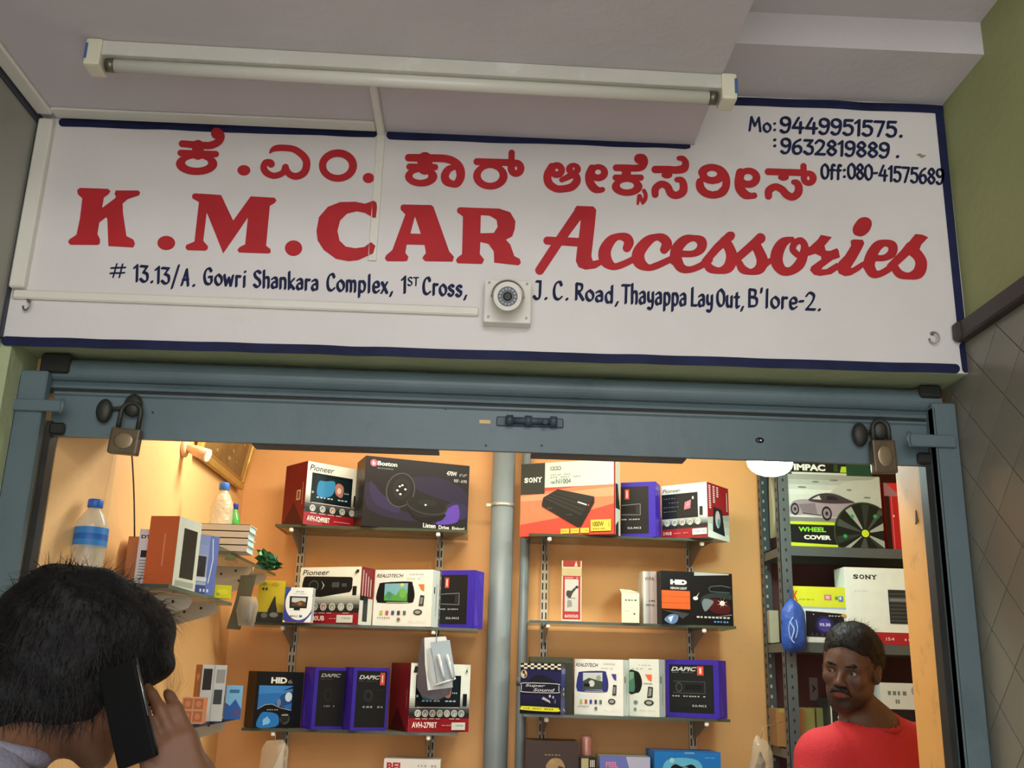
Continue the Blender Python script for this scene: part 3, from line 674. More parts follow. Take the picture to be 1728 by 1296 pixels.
# profile (y, z) of the visible curl of slat
prof = [(0.095, 2.034), (0.088, 2.036), (0.086, 2.041), (0.090, 2.045), (0.085, 2.049)]
for i in range(13):
    a = -PI / 2 + PI * i / 12; prof.append((0.094 - 0.022 * math.cos(a), 2.0735 + 0.0235 * math.sin(a)))
prof += [(0.100, 2.1005), (0.150, 2.1035), (0.150, 2.034)]
def xprism(mb, prof, x0, x1, m, smooth=False):
    k = mb.mi(m); n = len(prof); S = 1
    a = [mb.bm.verts.new((x0, y - 0.1, z)) for y, z in prof]; b = [mb.bm.verts.new((x1, y - 0.1, z)) for y, z in prof]
    mb._face(a[::-1], k); mb._face(b, k)
    for i in range(n): mb._face([a[i], a[(i + 1) % n], b[(i + 1) % n], b[i]], k, smooth)
m_ = MB(); xprism(m_, prof, -0.902, 0.950, BLUEM); m_.build('curled_slat', sh)
m_ = MB(); xprism(m_, [(0.092, 1.936), (0.092, 2.020), (0.088, 2.024), (0.088, 2.028), (0.100, 2.030), (0.104, 1.936)], -0.876, 0.930, BLUEM); m_.build('bottom_rail', sh)
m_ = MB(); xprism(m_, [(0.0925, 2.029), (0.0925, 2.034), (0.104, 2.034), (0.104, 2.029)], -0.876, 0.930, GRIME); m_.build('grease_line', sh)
m_ = MB(); xprism(m_, [(0.104, 1.9345), (0.104, 1.940), (0.150, 1.940), (0.150, 1.9345)], -0.470, -0.090, mat('dark_angle_steel', (70, 76, 76), 0.5)); m_.build('bottom_angle', sh); m_ = MB(); xprism(m_, [(0.104, 1.9345), (0.104, 1.940), (0.150, 1.940), (0.150, 1.9345)], 0.100, 0.420, mat('dark_angle_steel', (70, 76, 76), 0.5)); m_.build('bottom_angle', sh)
for x0, x1, s in ((-0.936, -0.880, 1), (0.922, 0.972, -1)):
    ch = MB().box((x0, -0.045, 0.0), (x1, -0.020, 2.062), BLUEM, 0.003).box((x0, -0.045, 0.0), (x0 + 0.004, 0.05, 2.05), BLUEM).build('guide_channel', sh)
    xi = x1 if s > 0 else x0
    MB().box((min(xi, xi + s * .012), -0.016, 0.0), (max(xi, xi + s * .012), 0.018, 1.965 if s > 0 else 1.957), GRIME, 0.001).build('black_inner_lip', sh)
# rusty roller brackets at the tube ends
for x0, x1 in ((-0.905, -0.845), (0.905, 0.952)):
    MB().box((x0, -0.032, 2.062 if x0 < 0 else 2.075), (x1, -0.02, 2.1035), GRIME, 0.004).build('greasy_end_bracket', sh)
# latch bars
m_ = MB().box((-0.936, -0.052, 1.976), (-0.842, -0.0455, 2.000), BLUEM, 0.002).tube([(-0.842, -0.048, 2.002), (-0.838, -0.050, 1.990), (-0.842, -0.048, 1.974)], 0.004, BLUEM, n=8); m_.build('latch_bar', sh)
m_ = MB().box((0.868, -0.052, 1.966), (0.962, -0.0455, 1.992), BLUEM, 0.002).tube([(0.868, -0.048, 1.996), (0.862, -0.050, 1.982), (0.868, -0.048, 1.966)], 0.004, BLUEM, n=8); m_.build('latch_bar', sh)
for x in (-0.872, 0.895): MB().box((x, -0.020, 1.937), (x + .03, -0.008, 1.962), GRIME, 0.004).build('greasy_stop', sh)
rv = MB()
for u, v in ((258, 696), (752, 690), (820, 752), (914, 752), (1113, 690)):
    k_ = at(u, v, .092); rv.tube([(k_.x, -.0078, k_.z), (k_.x, -.0094, k_.z)], .0024, mat('old_rivet', (50, 56, 58), .5, .4), n=8)
rv.build('rivets', sh)['kind'] = 'stuff'
k_ = at(1282, 743, .092); MB().ell((k_.x, -.0082, k_.z), (.009, .0022, .006), mat('dark_lock_plate', (30, 34, 36), .25, .5)).ell((k_.x + .002, -.0104, k_.z - .0005), (.0025, .001, .002), mat('painted_plate_glint', (226, 232, 232), .15, .7)).build('keyhole_plate', sh)  # pale core paints a glint of light onto the plate
# slide bolt in the middle
yb = 0.092; bl = at(895, 713, yb)
bt = thing('slide_bolt', 'blue-painted slide bolt in the middle of the shutter rail', 'bolt', bl, 0.0)
DB = mat('worn_bolt_enamel', (62, 78, 88), 0.4, var=0.2, scale=30)
Mr = Matrix.Rotation(0.0, 4, 'Y')
MB().box((-0.070, -0.003, -0.010), (0.068, -0.0003, 0.010), DB, 0.002).build('plate', bt)
MB().tube([(-0.052, -0.011, 0.001), (0.052, -0.011, 0.001)], 0.0065, DB, n=14).build('rod', bt)
for x in (-0.050, -0.012, 0.040): MB().tube([(x, -0.011, 0.001), (x + .014, -0.011, 0.001)], 0.0105, DB, n=14).build('staple', bt)
MB().tube([(0.028, -0.012, 0.001), (0.029, -0.026, -0.004)], [0.004, 0.005], DB, n=10).build('knob', bt)
MB().box((-0.105, -0.0012, -0.006), (-0.082, -0.0003, 0.002), mat('bare_patch_brass', (214, 186, 120), 0.4), 0.0004).build('bare_patch', bt)

def padlock(uk, vk, ub, vb, bw, bh, label, dz, tilt):
    p = at(ub, vb, 0.062)      # centre of the body
    t = thing('padlock', label, 'padlock', (p.x, 0.070, p.z), 0)
    BR = mat('old_brass', (96, 82, 62), 0.38, 0.35, var=0.25, scale=25, stain=(50, 42, 34), sscale=30, samt=0.8)
    IR = mat('dark_iron', (58, 58, 52), 0.5, 0.4, var=0.3, scale=40)
    R_ = Matrix.Rotation(tilt, 4, 'Y')
    MB().box((-bw / 2, -0.011, -bh / 2), (bw / 2, 0.011, bh / 2), BR, 0.004, R_, seg=2).build('body', t)
    MB().ell((0, -0.0115, 0), (bw * .34, 0.002, bh * .33), mat('rubbed_brass', (136, 118, 88), 0.3, 0.5), R_).build('name_plate', t)
    r = bw * 0.34
    P_ = [(-r, 0, bh / 2 - .004), (-r, 0, bh / 2 + dz)] + [(-r * math.cos(a), 0, bh / 2 + dz + r * math.sin(a)) for a in np.linspace(0.3, PI - .3, 7)] + [(r, 0, bh / 2 + dz), (r, 0, bh / 2 - .004)]
    MB().tube([R_ @ Vector(q) for q in P_], 0.0048, IR, n=12).build('shackle', t)
    k = at(uk, vk, 0.085); kk = k - t.location
    h = thing('lock_knob', None, None)
    bpy.data.objects.remove(h)
    o = thing('hasp', label.replace('brass padlock hanging', 'oval iron hasp knob') , 'hasp', (k.x, 0.092, k.z))
    MB().ell((0, -0.011, 0), (0.0165, 0.010, 0.025), IR).build('knob', o)
    MB().tube([(0.0, -0.008, 0.004), (p.x - k.x + .001, -0.008, 0.010)], 0.004, IR, n=10).build('bolt_rod', o)
    MB().ell((p.x - k.x + 0.002, -0.012, 0.013), (0.019, 0.0105, 0.024), IR).build('eye', o)
padlock(177, 694, 209, 744, 0.058, 0.052, 'brass padlock hanging at the left end of the shutter rail', 0.035, 0.06)
padlock(1450, 734, 1493, 770, 0.048, 0.068, 'brass padlock hanging at the right end of the shutter rail', 0.026, -0.02)
# ------------------------------------------------------------------ inside the shop
BW, LX, RX = 1.5, -0.81, 1.62
sbox('wall_back', (LX - .1, BW, 0), (RX + .1, BW + .1, 2.6), ORANGE)
struct(MB().prism([(LX - .2, .125, 0), (-.869, .125, 0), (LX, .30, 0), (LX, BW, 0), (LX - .2, BW, 0)], (0, 0, 2.6), PEACH).build('wall_left'))
sbox('wall_right', (RX, 0.125, 0), (RX + .1, BW, 2.6), ORANGE)
sbox('wall_front_right', (0.915, 0.118, 0), (RX, 0.245, 2.4), mat('jamb_orange_emulsion', (222, 166, 92), 0.6, var=0.06, scale=5, stain=(90, 60, 40), sscale=14, samt=0.35))
sbox('wall_front_inner', (LX - .1, 0.345, 2.06), (RX, 0.36, 2.6), PEACH)
sbox('ceiling', (LX - .2, 0.12, 2.5), (RX + .1, BW + .1, 2.6), mat('shop_ceiling_emulsion', (236, 226, 206), 0.8))
# chipped plaster on the jamb
q = MB(); q.prism([(0.9148, 0.15, 1.83), (0.9148, 0.165, 1.825), (0.9148, 0.158, 1.855)], (-0.0012, 0, 0), mat('plaster_chip', (60, 48, 40), 0.8)); struct(q.build('trim_4'))

GLS = mat('green_edged_glass', (118, 122, 92), 0.12, alpha=0.5, spec=0.6)
GED = mat('glass_edge', (58, 72, 58), 0.15, spec=0.6)
STEEL = mat('bracket_steel', (150, 146, 134), 0.35, 0.4)
BRW = mat('cream_bracket', (206, 198, 176), 0.4, var=0.05)
SLOT = mat('slot_dark', (60, 44, 30), 0.7)
YF = 1.28
def zat(u, v, Y=YF): return at(u, v, Y).z
def glass_shelf(name, label, x0, x1, y0, y1, z, group):
    t = thing(name, label, 'shelf', ((x0 + x1) / 2, (y0 + y1) / 2, z), 0, group); a, b = (x1 - x0) / 2, (y1 - y0) / 2
    MB().box((-a, -b, -0.008), (a, b, 0), GLS).build('glass_pane', t)
    m = MB().box((-a, -b - .0006, -0.008), (a, -b, 0), GED).box((a, -b, -0.008), (a + .0006, b, 0), GED).box((-a - .0006, -b, -0.008), (-a, b, 0), GED)
    m.build('polished_edge', t); return t
SH = {}
def back_shelf(key, uL, uR, v, uv, label, left_in=0.0):
    z = zat(uv, v); x0, x1 = colx(uL, YF, z), colx(uR, YF, z)
    SH[key] = z; glass_shelf('glass_shelf', label, x0, x1, YF, BW - 0.018, z, 'glass shelves on the back wall'); return z
back_shelf('S1', 465, 789, 889, 620, 'top glass shelf on the back wall left of the big pipe')
back_shelf('S2', 402, 806, 1055, 620, 'second glass shelf from the top left of the big pipe')
back_shelf('S3', 408, 772, 1233, 600, 'third glass shelf from the top left of the big pipe')
back_shelf('S4', 436, 770, 1405, 690, 'lowest glass shelf left of the big pipe, just under the frame')
back_shelf('R1', 893, 1203, 905, 1060, 'top glass shelf on the back wall right of the pipes')
back_shelf('R2', 894, 1242, 1052, 1080, 'second glass shelf from the top right of the pipes')
back_shelf('R3', 884, 1232, 1210, 1080, 'third glass shelf from the top right of the pipes')
back_shelf('R4', 884, 1236, 1372, 1080, 'lowest glass shelf right of the pipes, just under the frame')
# slotted uprights and their brackets
def upright(pts, side, keys, label):
    zt, zb = at(*pts[0], BW - .01).z, 0.55; x = (at(*pts[0], BW - .01).x + at(*pts[1], BW - .01).x) / 2
    t = thing('slotted_upright', label, 'upright', (x, BW - 0.0005, zb), 0, 'slotted shelf uprights on the back wall')
    H = zt + 0.25 - zb
    MB().box((-0.0125, -0.010, 0), (0.0125, 0, H), BRW, 0.001).build('channel', t)
    m = MB(); n = int(H / 0.032)
    for i in range(n):
        for s in (-.006, .006): m.box((s - .0022, -0.0108, 0.008 + i * .032), (s + .0022, -0.0099, 0.030 + i * .032), SLOT)
    m.build('slots', t)['kind'] = 'stuff'
    for k in keys:
        z = SH[k]; dx = 0.0
        b = thing('shelf_bracket', 'white-tipped bracket under the %s, on the %s' % ({'S1': 'top left shelf', 'S2': 'second left shelf', 'S3': 'third left shelf', 'S4': 'lowest left shelf', 'R1': 'top right shelf', 'R2': 'second right shelf', 'R3': 'third right shelf', 'R4': 'lowest right shelf'}[k], side), 'bracket', (x, BW - 0.011, z - 0.0086), 0, 'shelf brackets on the back wall')
        L_ = BW - 0.011 - YF - 0.006
        MB().prism([(-.0012, 0, 0), (-.0012, -L_, 0), (-.0012, -L_, -.012), (-.0012, -0.02, -.062), (-.0012, 0, -.062)], (.0024, 0, 0), STEEL).box((-.006, -L_, -0.002), (.006, 0, -.0003), STEEL).build('arm', b)
        MB().box((-.0065, -L_ - .004, -.014), (.0065, -L_ + .010, -.0006), mat('white_bracket_tip', (232, 228, 216), 0.4), 0.003).build('tip_cap', b)
upright([(508, 923), (491, 1127)], 'left-hand upright', ['S1', 'S2', 'S3', 'S4'], 'slotted upright at the far left of the back wall shelves')
upright([(743, 923), (727, 1244)], 'upright nearest the big pipe', ['S1', 'S2', 'S3', 'S4'], 'slotted upright left of the big pipe')
upright([(918, 942), (916, 1240)], 'upright right of the thin pipe', ['R1', 'R2', 'R3', 'R4'], 'slotted upright just right of the thin pipe')
upright([(1161, 948), (1172, 1255)], 'right-hand upright', ['R1', 'R2', 'R3', 'R4'], 'slotted upright farthest right on the back wall')

# pipes
PG = mat('grey_pvc_pipe', (122, 134, 136), 0.4, var=0.12, scale=6, stain=(160, 152, 120), sscale=4, samt=0.6)
p0 = at(847, 900, 1.42); t = thing('drain_pipe', 'thick grey drain pipe running down the middle of the back wall', 'pipe', (p0.x, 1.42, 0))
MB().tube([(0, 0, 0.002), (0, 0, 2.498)], 0.0385, PG, n=28).build('pipe', t)
zc = at(847, 850, 1.38).z
MB().tube([(0, 0, zc - .006), (0, 0, zc + .007)], 0.0402, mat('pipe_clip', (190, 196, 188), 0.3, 0.5), n=28).build('clip_band', t)
MB().box((-0.056, -0.004, zc - .005), (-0.036, 0.004, zc + .006), mat('pipe_clip', (190, 196, 188), 0.3, 0.5), .001).build('clip_ear', t)
p0 = at(886, 900, 1.46); t = thing('thin_pipe', 'thin grey conduit pipe beside the thick drain pipe', 'pipe', (p0.x, 1.458, 0))
MB().tube([(0, 0, 0.002), (0, 0, 2.498)], 0.0155, PG, n=18).build('pipe', t)
for v in (868, 1150):
    z = at(886, v, 1.45).z; MB().tube([(0, 0, z - .012), (0, 0, z + .012)], 0.0175, PG, n=18).build('coupling', t)

# ------------------------------------------------------------------ prints used several times
W_, K_, RD = (228, 236, 224), (34, 37, 40), (150, 30, 40)
def icons(p, x0, x1, y, r, n, cols=((150, 160, 150), (120, 140, 140), (160, 130, 130), (140, 150, 130), (170, 175, 165))):
    for i in range(n):
        x = x0 + (x1 - x0) * i / max(1, n - 1); p.circ(x, y, r, (205, 208, 200), 18); p.circ(x, y, r * .78, cols[i % len(cols)], 14)
        p.poly([(x - r * .3, y - r * .5), (x + r * .2, y - r * .6), (x + r * .4, y + r * .3)], (214, 216, 210))
def unit_front(p, model, screen=True, brand='Pioneer', xo=0.0, pics=5, sticker=None, angled=False):
    p.rect(0, 0, 1, 1, W_); p.grad(0, .24, 1, .52, (60, 66, 64), (214, 222, 212), 8); p.rect(0, .0, 1, .22, RD); p.rect(0.0, .2, 1, .28, (52, 56, 54))
    p.text(brand, .04, .86, .47, .955, (70, 70, 66), 0.005, 0.5)
    if screen:
        p.poly([(.09, .36), (.84, .36), (.84, .83), (.09, .83)], (22, 32, 38)); p.poly([(.16, .42), (.80, .42), (.80, .78), (.16, .78)], (16, 46, 56))
        p.poly([(.20, .50), (.30, .46), (.46, .50), (.52, .62), (.50, .74), (.34, .72), (.22, .70)], (52, 132, 178), True); p.poly([(.54, .54), (.66, .50), (.68, .66), (.60, .72), (.53, .68)], (172, 116, 104), True)
        p.ell(.60, .60, .04, .05, (206, 190, 180)); p.dashes(.2, .44, .78, .46, 9, (180, 200, 204), 3); p.dashes(.70, .56, .79, .58, 3, (190, 200, 204), 4); p.circ(.12, .52, .02, (140, 160, 160)); p.rect(.12, .35, .82, .362, (190, 196, 190))
        p.rect(.88, .38, .95, .56, (30, 36, 38))
    else:
        pts_ = [(.05, .70), (.07, .82), (.10, .84), (.84, .82), (.87, .80), (.87, .62), (.84, .56), (.36, .47), (.10, .50), (.05, .60)]
        p.poly(pts_, (30, 33, 34)); p.ell(.24, .67, .085, .10, (96, 104, 104)); p.ell(.24, .67, .065, .075, (40, 44, 44)); p.poly([(.36, .76), (.42, .68), (.37, .59), (.40, .68)], (190, 196, 190))
        p.rect(.54, .64, .66, .73, (96, 106, 108)); p.rect(.70, .65, .78, .71, (96, 106, 108)); p.rect(.88, .50, .945, .66, (30, 36, 38)); p.rect(.93, .90, .965, .95, (40, 44, 44))
    icons(p, .14, .86 if pics > 4 else .82, .27 if screen else .30, .052, pics)
    p.dashes(.1, .185, .88, .20, pics, (206, 160, 160), 5)
    p.text(model, .05, .06, .46, .145, (238, 232, 226), 0.02); p.dashes(.54, .09, .84, .105, 8, (214, 150, 150), 6)
    if sticker: p.rect(*sticker, (206, 214, 206)); p.dashes(sticker[0] + .02, (sticker[1] + sticker[3]) / 2, sticker[2] - .02, (sticker[1] + sticker[3]) / 2 + .02, 7, (120, 150, 150), 2)
    p.poly([(.90, .86), (.93, .95), (.945, .86), (.93, .89)], (70, 74, 70))
def red_side(p, txt=True):
    p.rect(0, 0, 1, 1, (118, 32, 34)); p.poly([(0, 0), (.5, .38), (1, 0)], (104, 26, 30)); p.rect(.60, .40, .78, .56, (196, 178, 150)); p.rect(.64, .42, .74, .54, (120, 80, 70))
    p.dashes(.84, .3, .845, .31, 1, (200, 150, 120)); 
    for i in range(12): p.rect(.86, .32 + i * .03, .90, .34 + i * .03, (198, 140, 120))
def purple_body(full=True): return mat('card_purple', (62, 40, 168), 0.4, var=0.05)
def dapic(p, full=True, x0=0.0):
    PU = (58, 42, 150); p.rect(0, 0, 1, 1, PU); p.rect(0.06, .08, .90, .915, (38, 40, 44)); p.rect(.10, .20, .86, .78, (42, 45, 46))
    p.text('DAPIC', .10, .80, .56, .875, (196, 198, 194), 0.03, 0.8); p.dashes(.12, .77, .54, .782, 9, (110, 112, 110), 8)
    p.rect(.60, .73, .72, .89, (196, 74, 58)); p.text('1', .64, .76, .68, .86, (232, 200, 190), 0.03)
    g = (104, 108, 108)
    p.line([(.14, .42), (.74, .42), (.74, .62), (.14, .62)], .012, g); p.ell(.25, .52, .065, .085, g); p.ell(.25, .52, .05, .065, (46, 50, 50)); p.rect(.36, .46, .70, .58, (30, 33, 34))
    p.line([(.36, .46), (.70, .46), (.70, .58), (.36, .58), (.36, .46)], .006, (76, 80, 80)); p.dashes(.12, .355, .76, .375, 12, (170, 172, 170), 9); p.text('KA-9413', .50, .185, .76, .225, (176, 178, 176), 0.02)
def pside(p): p.rect(0, 0, 1, 1, (66, 40, 190)); p.poly([(.1, .04), (.5, .04), (.2, .5)], (88, 66, 206)); p.poly([(.4, .92), (.8, .96), (.9, .7)], (84, 60, 200))
def mirror_box(p, blue=False, cut=0.0):
    p.rect(0, 0, 1, 1, (226, 230, 222)); p.text('REALDTECH', .02, .86, .47, .925, (58, 60, 64), 0.02, 0.5); p.dashes(.53, .90, .84, .93, 9, (176, 182, 178), 2); p.dashes(.55, .83, .80, .85, 8, (186, 192, 188), 3)
    sc = (52, 56, 120) if blue else (28, 30, 28)
    p.poly([(.04, .52), (.08, .72), (.14, .77), (.60, .79), (.66, .74), (.70, .58), (.69, .46), (.62, .41), (.12, .41), (.06, .44)], sc, True, 3)
    p.poly([(.18, .45), (.58, .44), (.58, .76), (.18, .75)], (120, 176, 190) if not blue else (196, 204, 196))
    if not blue:
        p.poly([(.18, .45), (.58, .44), (.58, .58), (.46, .66), (.38, .54), (.28, .60), (.18, .54)], (84, 158, 72)); p.ell(.50, .58, .06, .09, (112, 176, 84)); p.ell(.26, .54, .05, .07, (70, 140, 110)); p.ell(.48, .73, .03, .03, (230, 206, 100))
    else:
        p.poly([(.18, .45), (.58, .45), (.58, .6), (.3, .66), (.18, .60)], (92, 108, 92)); p.ell(.36, .56, .06, .06, (206, 210, 204)); p.rect(.20, .50, .32, .56, (40, 46, 44)); p.ell(.50, .66, .05, .05, (140, 160, 150))
    p.rect(.22, .415, .6, .425, (190, 196, 190))
    p.poly([(.76, .74), (.86, .74), (.86, .62), (.81, .65)], (224, 118, 52) if not blue else (66, 66, 140))
    p.poly([(.78, .36), (.86, .36), (.87, .54), (.80, .55)], (70, 74, 76)); p.poly([(.80, .39), (.84, .39), (.85, .51), (.81, .51)], (130, 136, 136)); p.ell(.77, .25, .075, .05, (70, 74, 74)); p.ell(.77, .25, .05, .03, (150, 156, 152))
    for i, c in enumerate([(190, 184, 90), (190, 90, 70), (60, 80, 150), (110, 90, 90), (70, 120, 100)]): p.rect(.12 + i * .1, .20, .17 + i * .1, .27, c)
    p.dashes(.08, .14, .32, .155, 6, (150, 70, 50), 7); p.ell(.45, .12, .03, .03, (110, 114, 112)); p.dashes(.62, .08, .92, .09, 9, (190, 194, 190), 8)
def white_side(p): p.rect(0, 0, 1, 1, (220, 234, 228)); p.rect(.2, .58, .34, .70, (50, 54, 54)); p.dashes(.45, .2, .5, .21, 1, (120, 126, 126)); [p.rect(.46, .2 + .02 * i, .56, .21 + .02 * i, (150, 160, 158)) for i in range(28)]
CB = 'boxed car stereos and accessories on the shop shelves'

# ------------------------------------------------------------------ top left shelf
carton('carton', 'double-din stereo box with red side and blue screen picture on the top left shelf', 'box', 511, 603, 778, YF - .012, SH['S1'], 0.70, 0.135, (118, 32, 34),
       lambda p: unit_front(p, 'AVH-X2490BT'), left=lambda p: red_side(p), group=CB)
def boston(p):
    p.rect(0, 0, 1, 1, (30, 30, 34))
    P1, P2, P3 = (46, 40, 74), (58, 50, 96), (84, 60, 156)
    p.poly([(0.02, .62), (.16, .48), (.30, .30), (.46, .22), (.60, .20), (.50, .12), (.26, .14), (.08, .22), (.02, .34)], P1, True); p.poly([(.05, .64), (.18, .46), (.34, .30), (.30, .22), (.10, .34)], P2, True)
    p.poly([(.44, .74), (.70, .78), (.96, .62), (.98, .40), (.80, .44), (.60, .52), (.48, .60)], P1, True); p.poly([(.66, .10), (.98, .22), (.98, .40), (.82, .42), (.74, .26)], P2, True); p.poly([(.70, .10), (.90, .16), (.90, .40), (.80, .34), (.74, .2)], P3, True)
    p.ell(.34, .55, .135, .255, (96, 100, 100), 30, -.28); p.ell(.34, .55, .125, .24, (26, 30, 28), 30, -.28); p.ell(.35, .57, .085, .16, (40, 44, 42), 24, -.28); p.ell(.35, .57, .05, .09, (20, 22, 22), 20, -.28)
    for a, b in ((.355, .62), (.385, .565), (.31, .54), (.34, .49), (.33, .60)): p.ell(a, b, .011, .014, (214, 222, 214))
    p.ell(.60, .355, .200, .135, (60, 64, 62), 30, -.10); p.ell(.60, .37, .188, .12, (30, 34, 32), 30, -.10); p.poly([(.41, .30), (.50, .21), (.64, .19), (.78, .26), (.74, .16), (.60, .12), (.48, .16)], (20, 22, 22), True); p.ell(.60, .40, .09, .045, (44, 48, 46), 20); p.ell(.585, .365, .010, .013, (214, 222, 214))
    p.circ(.075, .905, .034, (206, 96, 116)); p.text('b', .062, .875, .088, .935, (240, 226, 228), 0.03); p.text('Boston', .11, .875, .295, .94, (196, 216, 206), 0.03); p.text('acoustics', .11, .825, .26, .855, (110, 116, 112))
    p.text('470W', .775, .825, .875, .89, (224, 226, 218), 0.02); p.text('6"x9"', .90, .825, .975, .87, (150, 150, 146)); p.text('REF - 6193', .85, .735, .975, .78, (180, 182, 176), 0.02)
    p.text('Listen', .57, .04, .69, .105, (228, 230, 222), 0.02); p.text('Drive', .72, .035, .82, .09, (220, 222, 214), 0.02); p.text('Enjoy!', .85, .03, .97, .085, (214, 216, 208), 0.02)
carton('carton', 'large black and purple speaker box with two oval speakers on the top left shelf', 'box', 610, 788, 769, YF - .02, SH['S1'], 0.33, 0.125, (40, 38, 34), boston,
       left=lambda p: (p.rect(0, 0, 1, 1, (96, 78, 56)), p.rect(.05, .1, .95, .6, (44, 46, 42))), group=CB)
# ------------------------------------------------------------------ second left shelf
def smallnav(p):
    p.rect(0, 0, 1, 1, (56, 66, 150)); p.ell(.54, .56, .50, .50, (226, 234, 232), 36); p.rect(.20, .78, 1, 1, (226, 234, 232)); p.poly([(0, 0), (0, .06), (.10, 0)], (226, 234, 232)); p.poly([(.75, 0), (1, 0), (1, .26), (.92, .16)], (226, 234, 232)); p.poly([(0, .74), (0, .96), (.22, .99), (.08, .90)], (60, 90, 150))
    p.poly([(.20, .40), (.82, .40), (.84, .74), (.18, .74)], (40, 54, 56)); p.rect(.26, .45, .77, .70, (186, 196, 196)); p.poly([(.26, .45), (.77, .45), (.77, .58), (.6, .62), (.4, .56), (.26, .58)], (110, 86, 66)); p.ell(.56, .53, .09, .05, (150, 96, 60)); p.rect(.36, .34, .58, .41, (36, 46, 48))
    p.text('GPS-700', .38, .86, .68, .895, (130, 150, 160)); p.dashes(.28, .81, .84, .825, 9, (150, 170, 176), 4); p.text('MP4.3', .24, .15, .52, .20, (150, 140, 90), 0.02); p.rect(.58, .15, .68, .20, (70, 90, 180))
carton('carton', 'small white and blue box with a screen picture, in front on the second left shelf', 'box', 477, 524, 991, YF - .055, SH['S2'] - .0, -0.04, 0.035, (214, 222, 220), smallnav, right=lambda p: (p.rect(0, 0, 1, 1, (206, 214, 212)), p.rect(.3, .05, .6, .95, (150, 170, 190))), group=CB)
carton('carton', 'white car radio box with red base, behind the small white and blue box', 'box', 500, 604, 958, YF - .012, SH['S2'], -0.42, 0.08, (214, 218, 206),
       lambda p: unit_front(p, 'DEH-80UB', False, pics=6, sticker=(.66, .03, .92, .16)), right=lambda p: (p.rect(0, 0, 1, 1, (206, 210, 202)), p.rect(0, .46, 1, 1, (126, 34, 40)), [p.rect(.14 + .2 * i, .5, .2 + .2 * i, .95 - .05 * i, (196, 186, 180)) for i in range(4)], p.rect(.26, .06, .62, .5, (52, 56, 56)), p.rect(.0, .42, .3, .5, (30, 32, 32))), group=CB)
carton('carton', 'white mirror-monitor box with a green landscape on its screen, second left shelf', 'box', 628, 727, 962, YF - .008, SH['S2'], -0.34, 0.06, (226, 230, 222), lambda p: mirror_box(p), right=white_side, group=CB)
carton('carton', 'purple-edged black radio box at the right end of the second left shelf', 'box', 741, 798, 963, YF - .004, SH['S2'], -0.40, 0.075, (62, 40, 168), lambda p: dapic_cut(p), right=pside, bodymat=purple_body(), group=CB)
# yellow lamp-kit box at the left end of the second left shelf
def yellowbox(p):
    p.rect(0, 0, 1, 1, (186, 168, 34)); p.rect(0, 0, 1, .24, (66, 68, 54)); p.poly([(.42, .22), (.50, .42), (.60, .58), (.66, .62), (.70, .45), (.76, .22)], (60, 60, 44), True); p.ell(.3, .16, .12, .06, (110, 116, 110)); p.ell(.66, .18, .16, .06, (140, 146, 140))
    p.rect(.14, .76, .22, .82, (70, 66, 20)); p.rect(.26, .76, .34, .82, (70, 66, 20)); p.ell(.2, .92, .1, .04, (150, 132, 20)); p.ell(.62, .90, .15, .05, (166, 140, 24))
carton('carton', 'yellow box with a black fin picture at the left end of the second left shelf', 'box', 431, 476, 979, YF + .01, SH['S2'], 0.12, 0.10, (186, 168, 34), yellowbox, group=CB)
# ------------------------------------------------------------------ third left shelf
def hidblue(p):
    p.rect(0, 0, 1, 1, (26, 28, 30)); p.text('HID', .30, .79, .64, .90, (216, 218, 208), 0.05); p.text('6', .66, .79, .76, .86, (120, 122, 116)); B1 = (44, 104, 168)
    p.poly([(.06, .34), (.06, .75), (.78, .75), (.78, .30), (.5, .40), (.28, .42)], B1); p.poly([(.06, .6), (.5, .62), (.78, .55), (.78, .75), (.06, .75)], (58, 124, 186)); p.poly([(.42, .42), (.56, .60), (.78, .66), (.78, .44), (.6, .38)], (36, 76, 128)); p.ell(.70, .55, .075, .085, (196, 214, 222)); p.ell(.50, .45, .045, .07, (100, 120, 150)); p.poly([(.56, .66), (.78, .74), (.78, .70)], (20, 40, 60))
    p.line([(.06, .33), (.22, .41), (.36, .42), (.56, .35), (.78, .31)], .012, (150, 160, 166)); p.poly([(.08, .02), (.14, .25), (.28, .28), (.48, .24), (.54, .12), (.46, .02)], (40, 112, 178), True)
    p.poly([(.20, .05), (.28, .21), (.33, .08)], (190, 220, 240)); p.ell(.27, .12, .08, .06, (120, 180, 220)); p.ell(.66, .16, .10, .10, (92, 100, 96)); p.poly([(.56, .22), (.74, .22), (.72, .12), (.60, .08)], (50, 54, 52)); p.rect(.58, .22, .72, .235, (190, 196, 190)); p.dashes(.26, .31, .52, .33, 5, (150, 152, 146), 3)
carton('carton', 'black headlamp-kit box with a blue car picture on the third left shelf', 'box', 426, 506, 1133, YF - .014, SH['S3'], 0.52, 0.085, (32, 32, 30), hidblue, left=lambda p: (p.rect(0, 0, 1, 1, (52, 42, 30)), p.rect(.2, .3, .8, .9, (40, 34, 28))), group=CB)
def dapA(p):
    p.rect(0, 0, 1, 1, (52, 40, 140)); p.rect(.12, .05, 1, .95, (34, 35, 38)); p.text('DAPIC', .20, .84, .80, .90, (150, 152, 148), 0.03, 0.8); p.dashes(.2, .80, .6, .815, 8, (90, 92, 90), 8); p.ell(.46, .55, .12, .10, (46, 49, 49)); p.ell(.46, .55, .08, .07, (30, 33, 33)); p.dashes(.36, .36, .72, .385, 5, (112, 114, 112), 9)
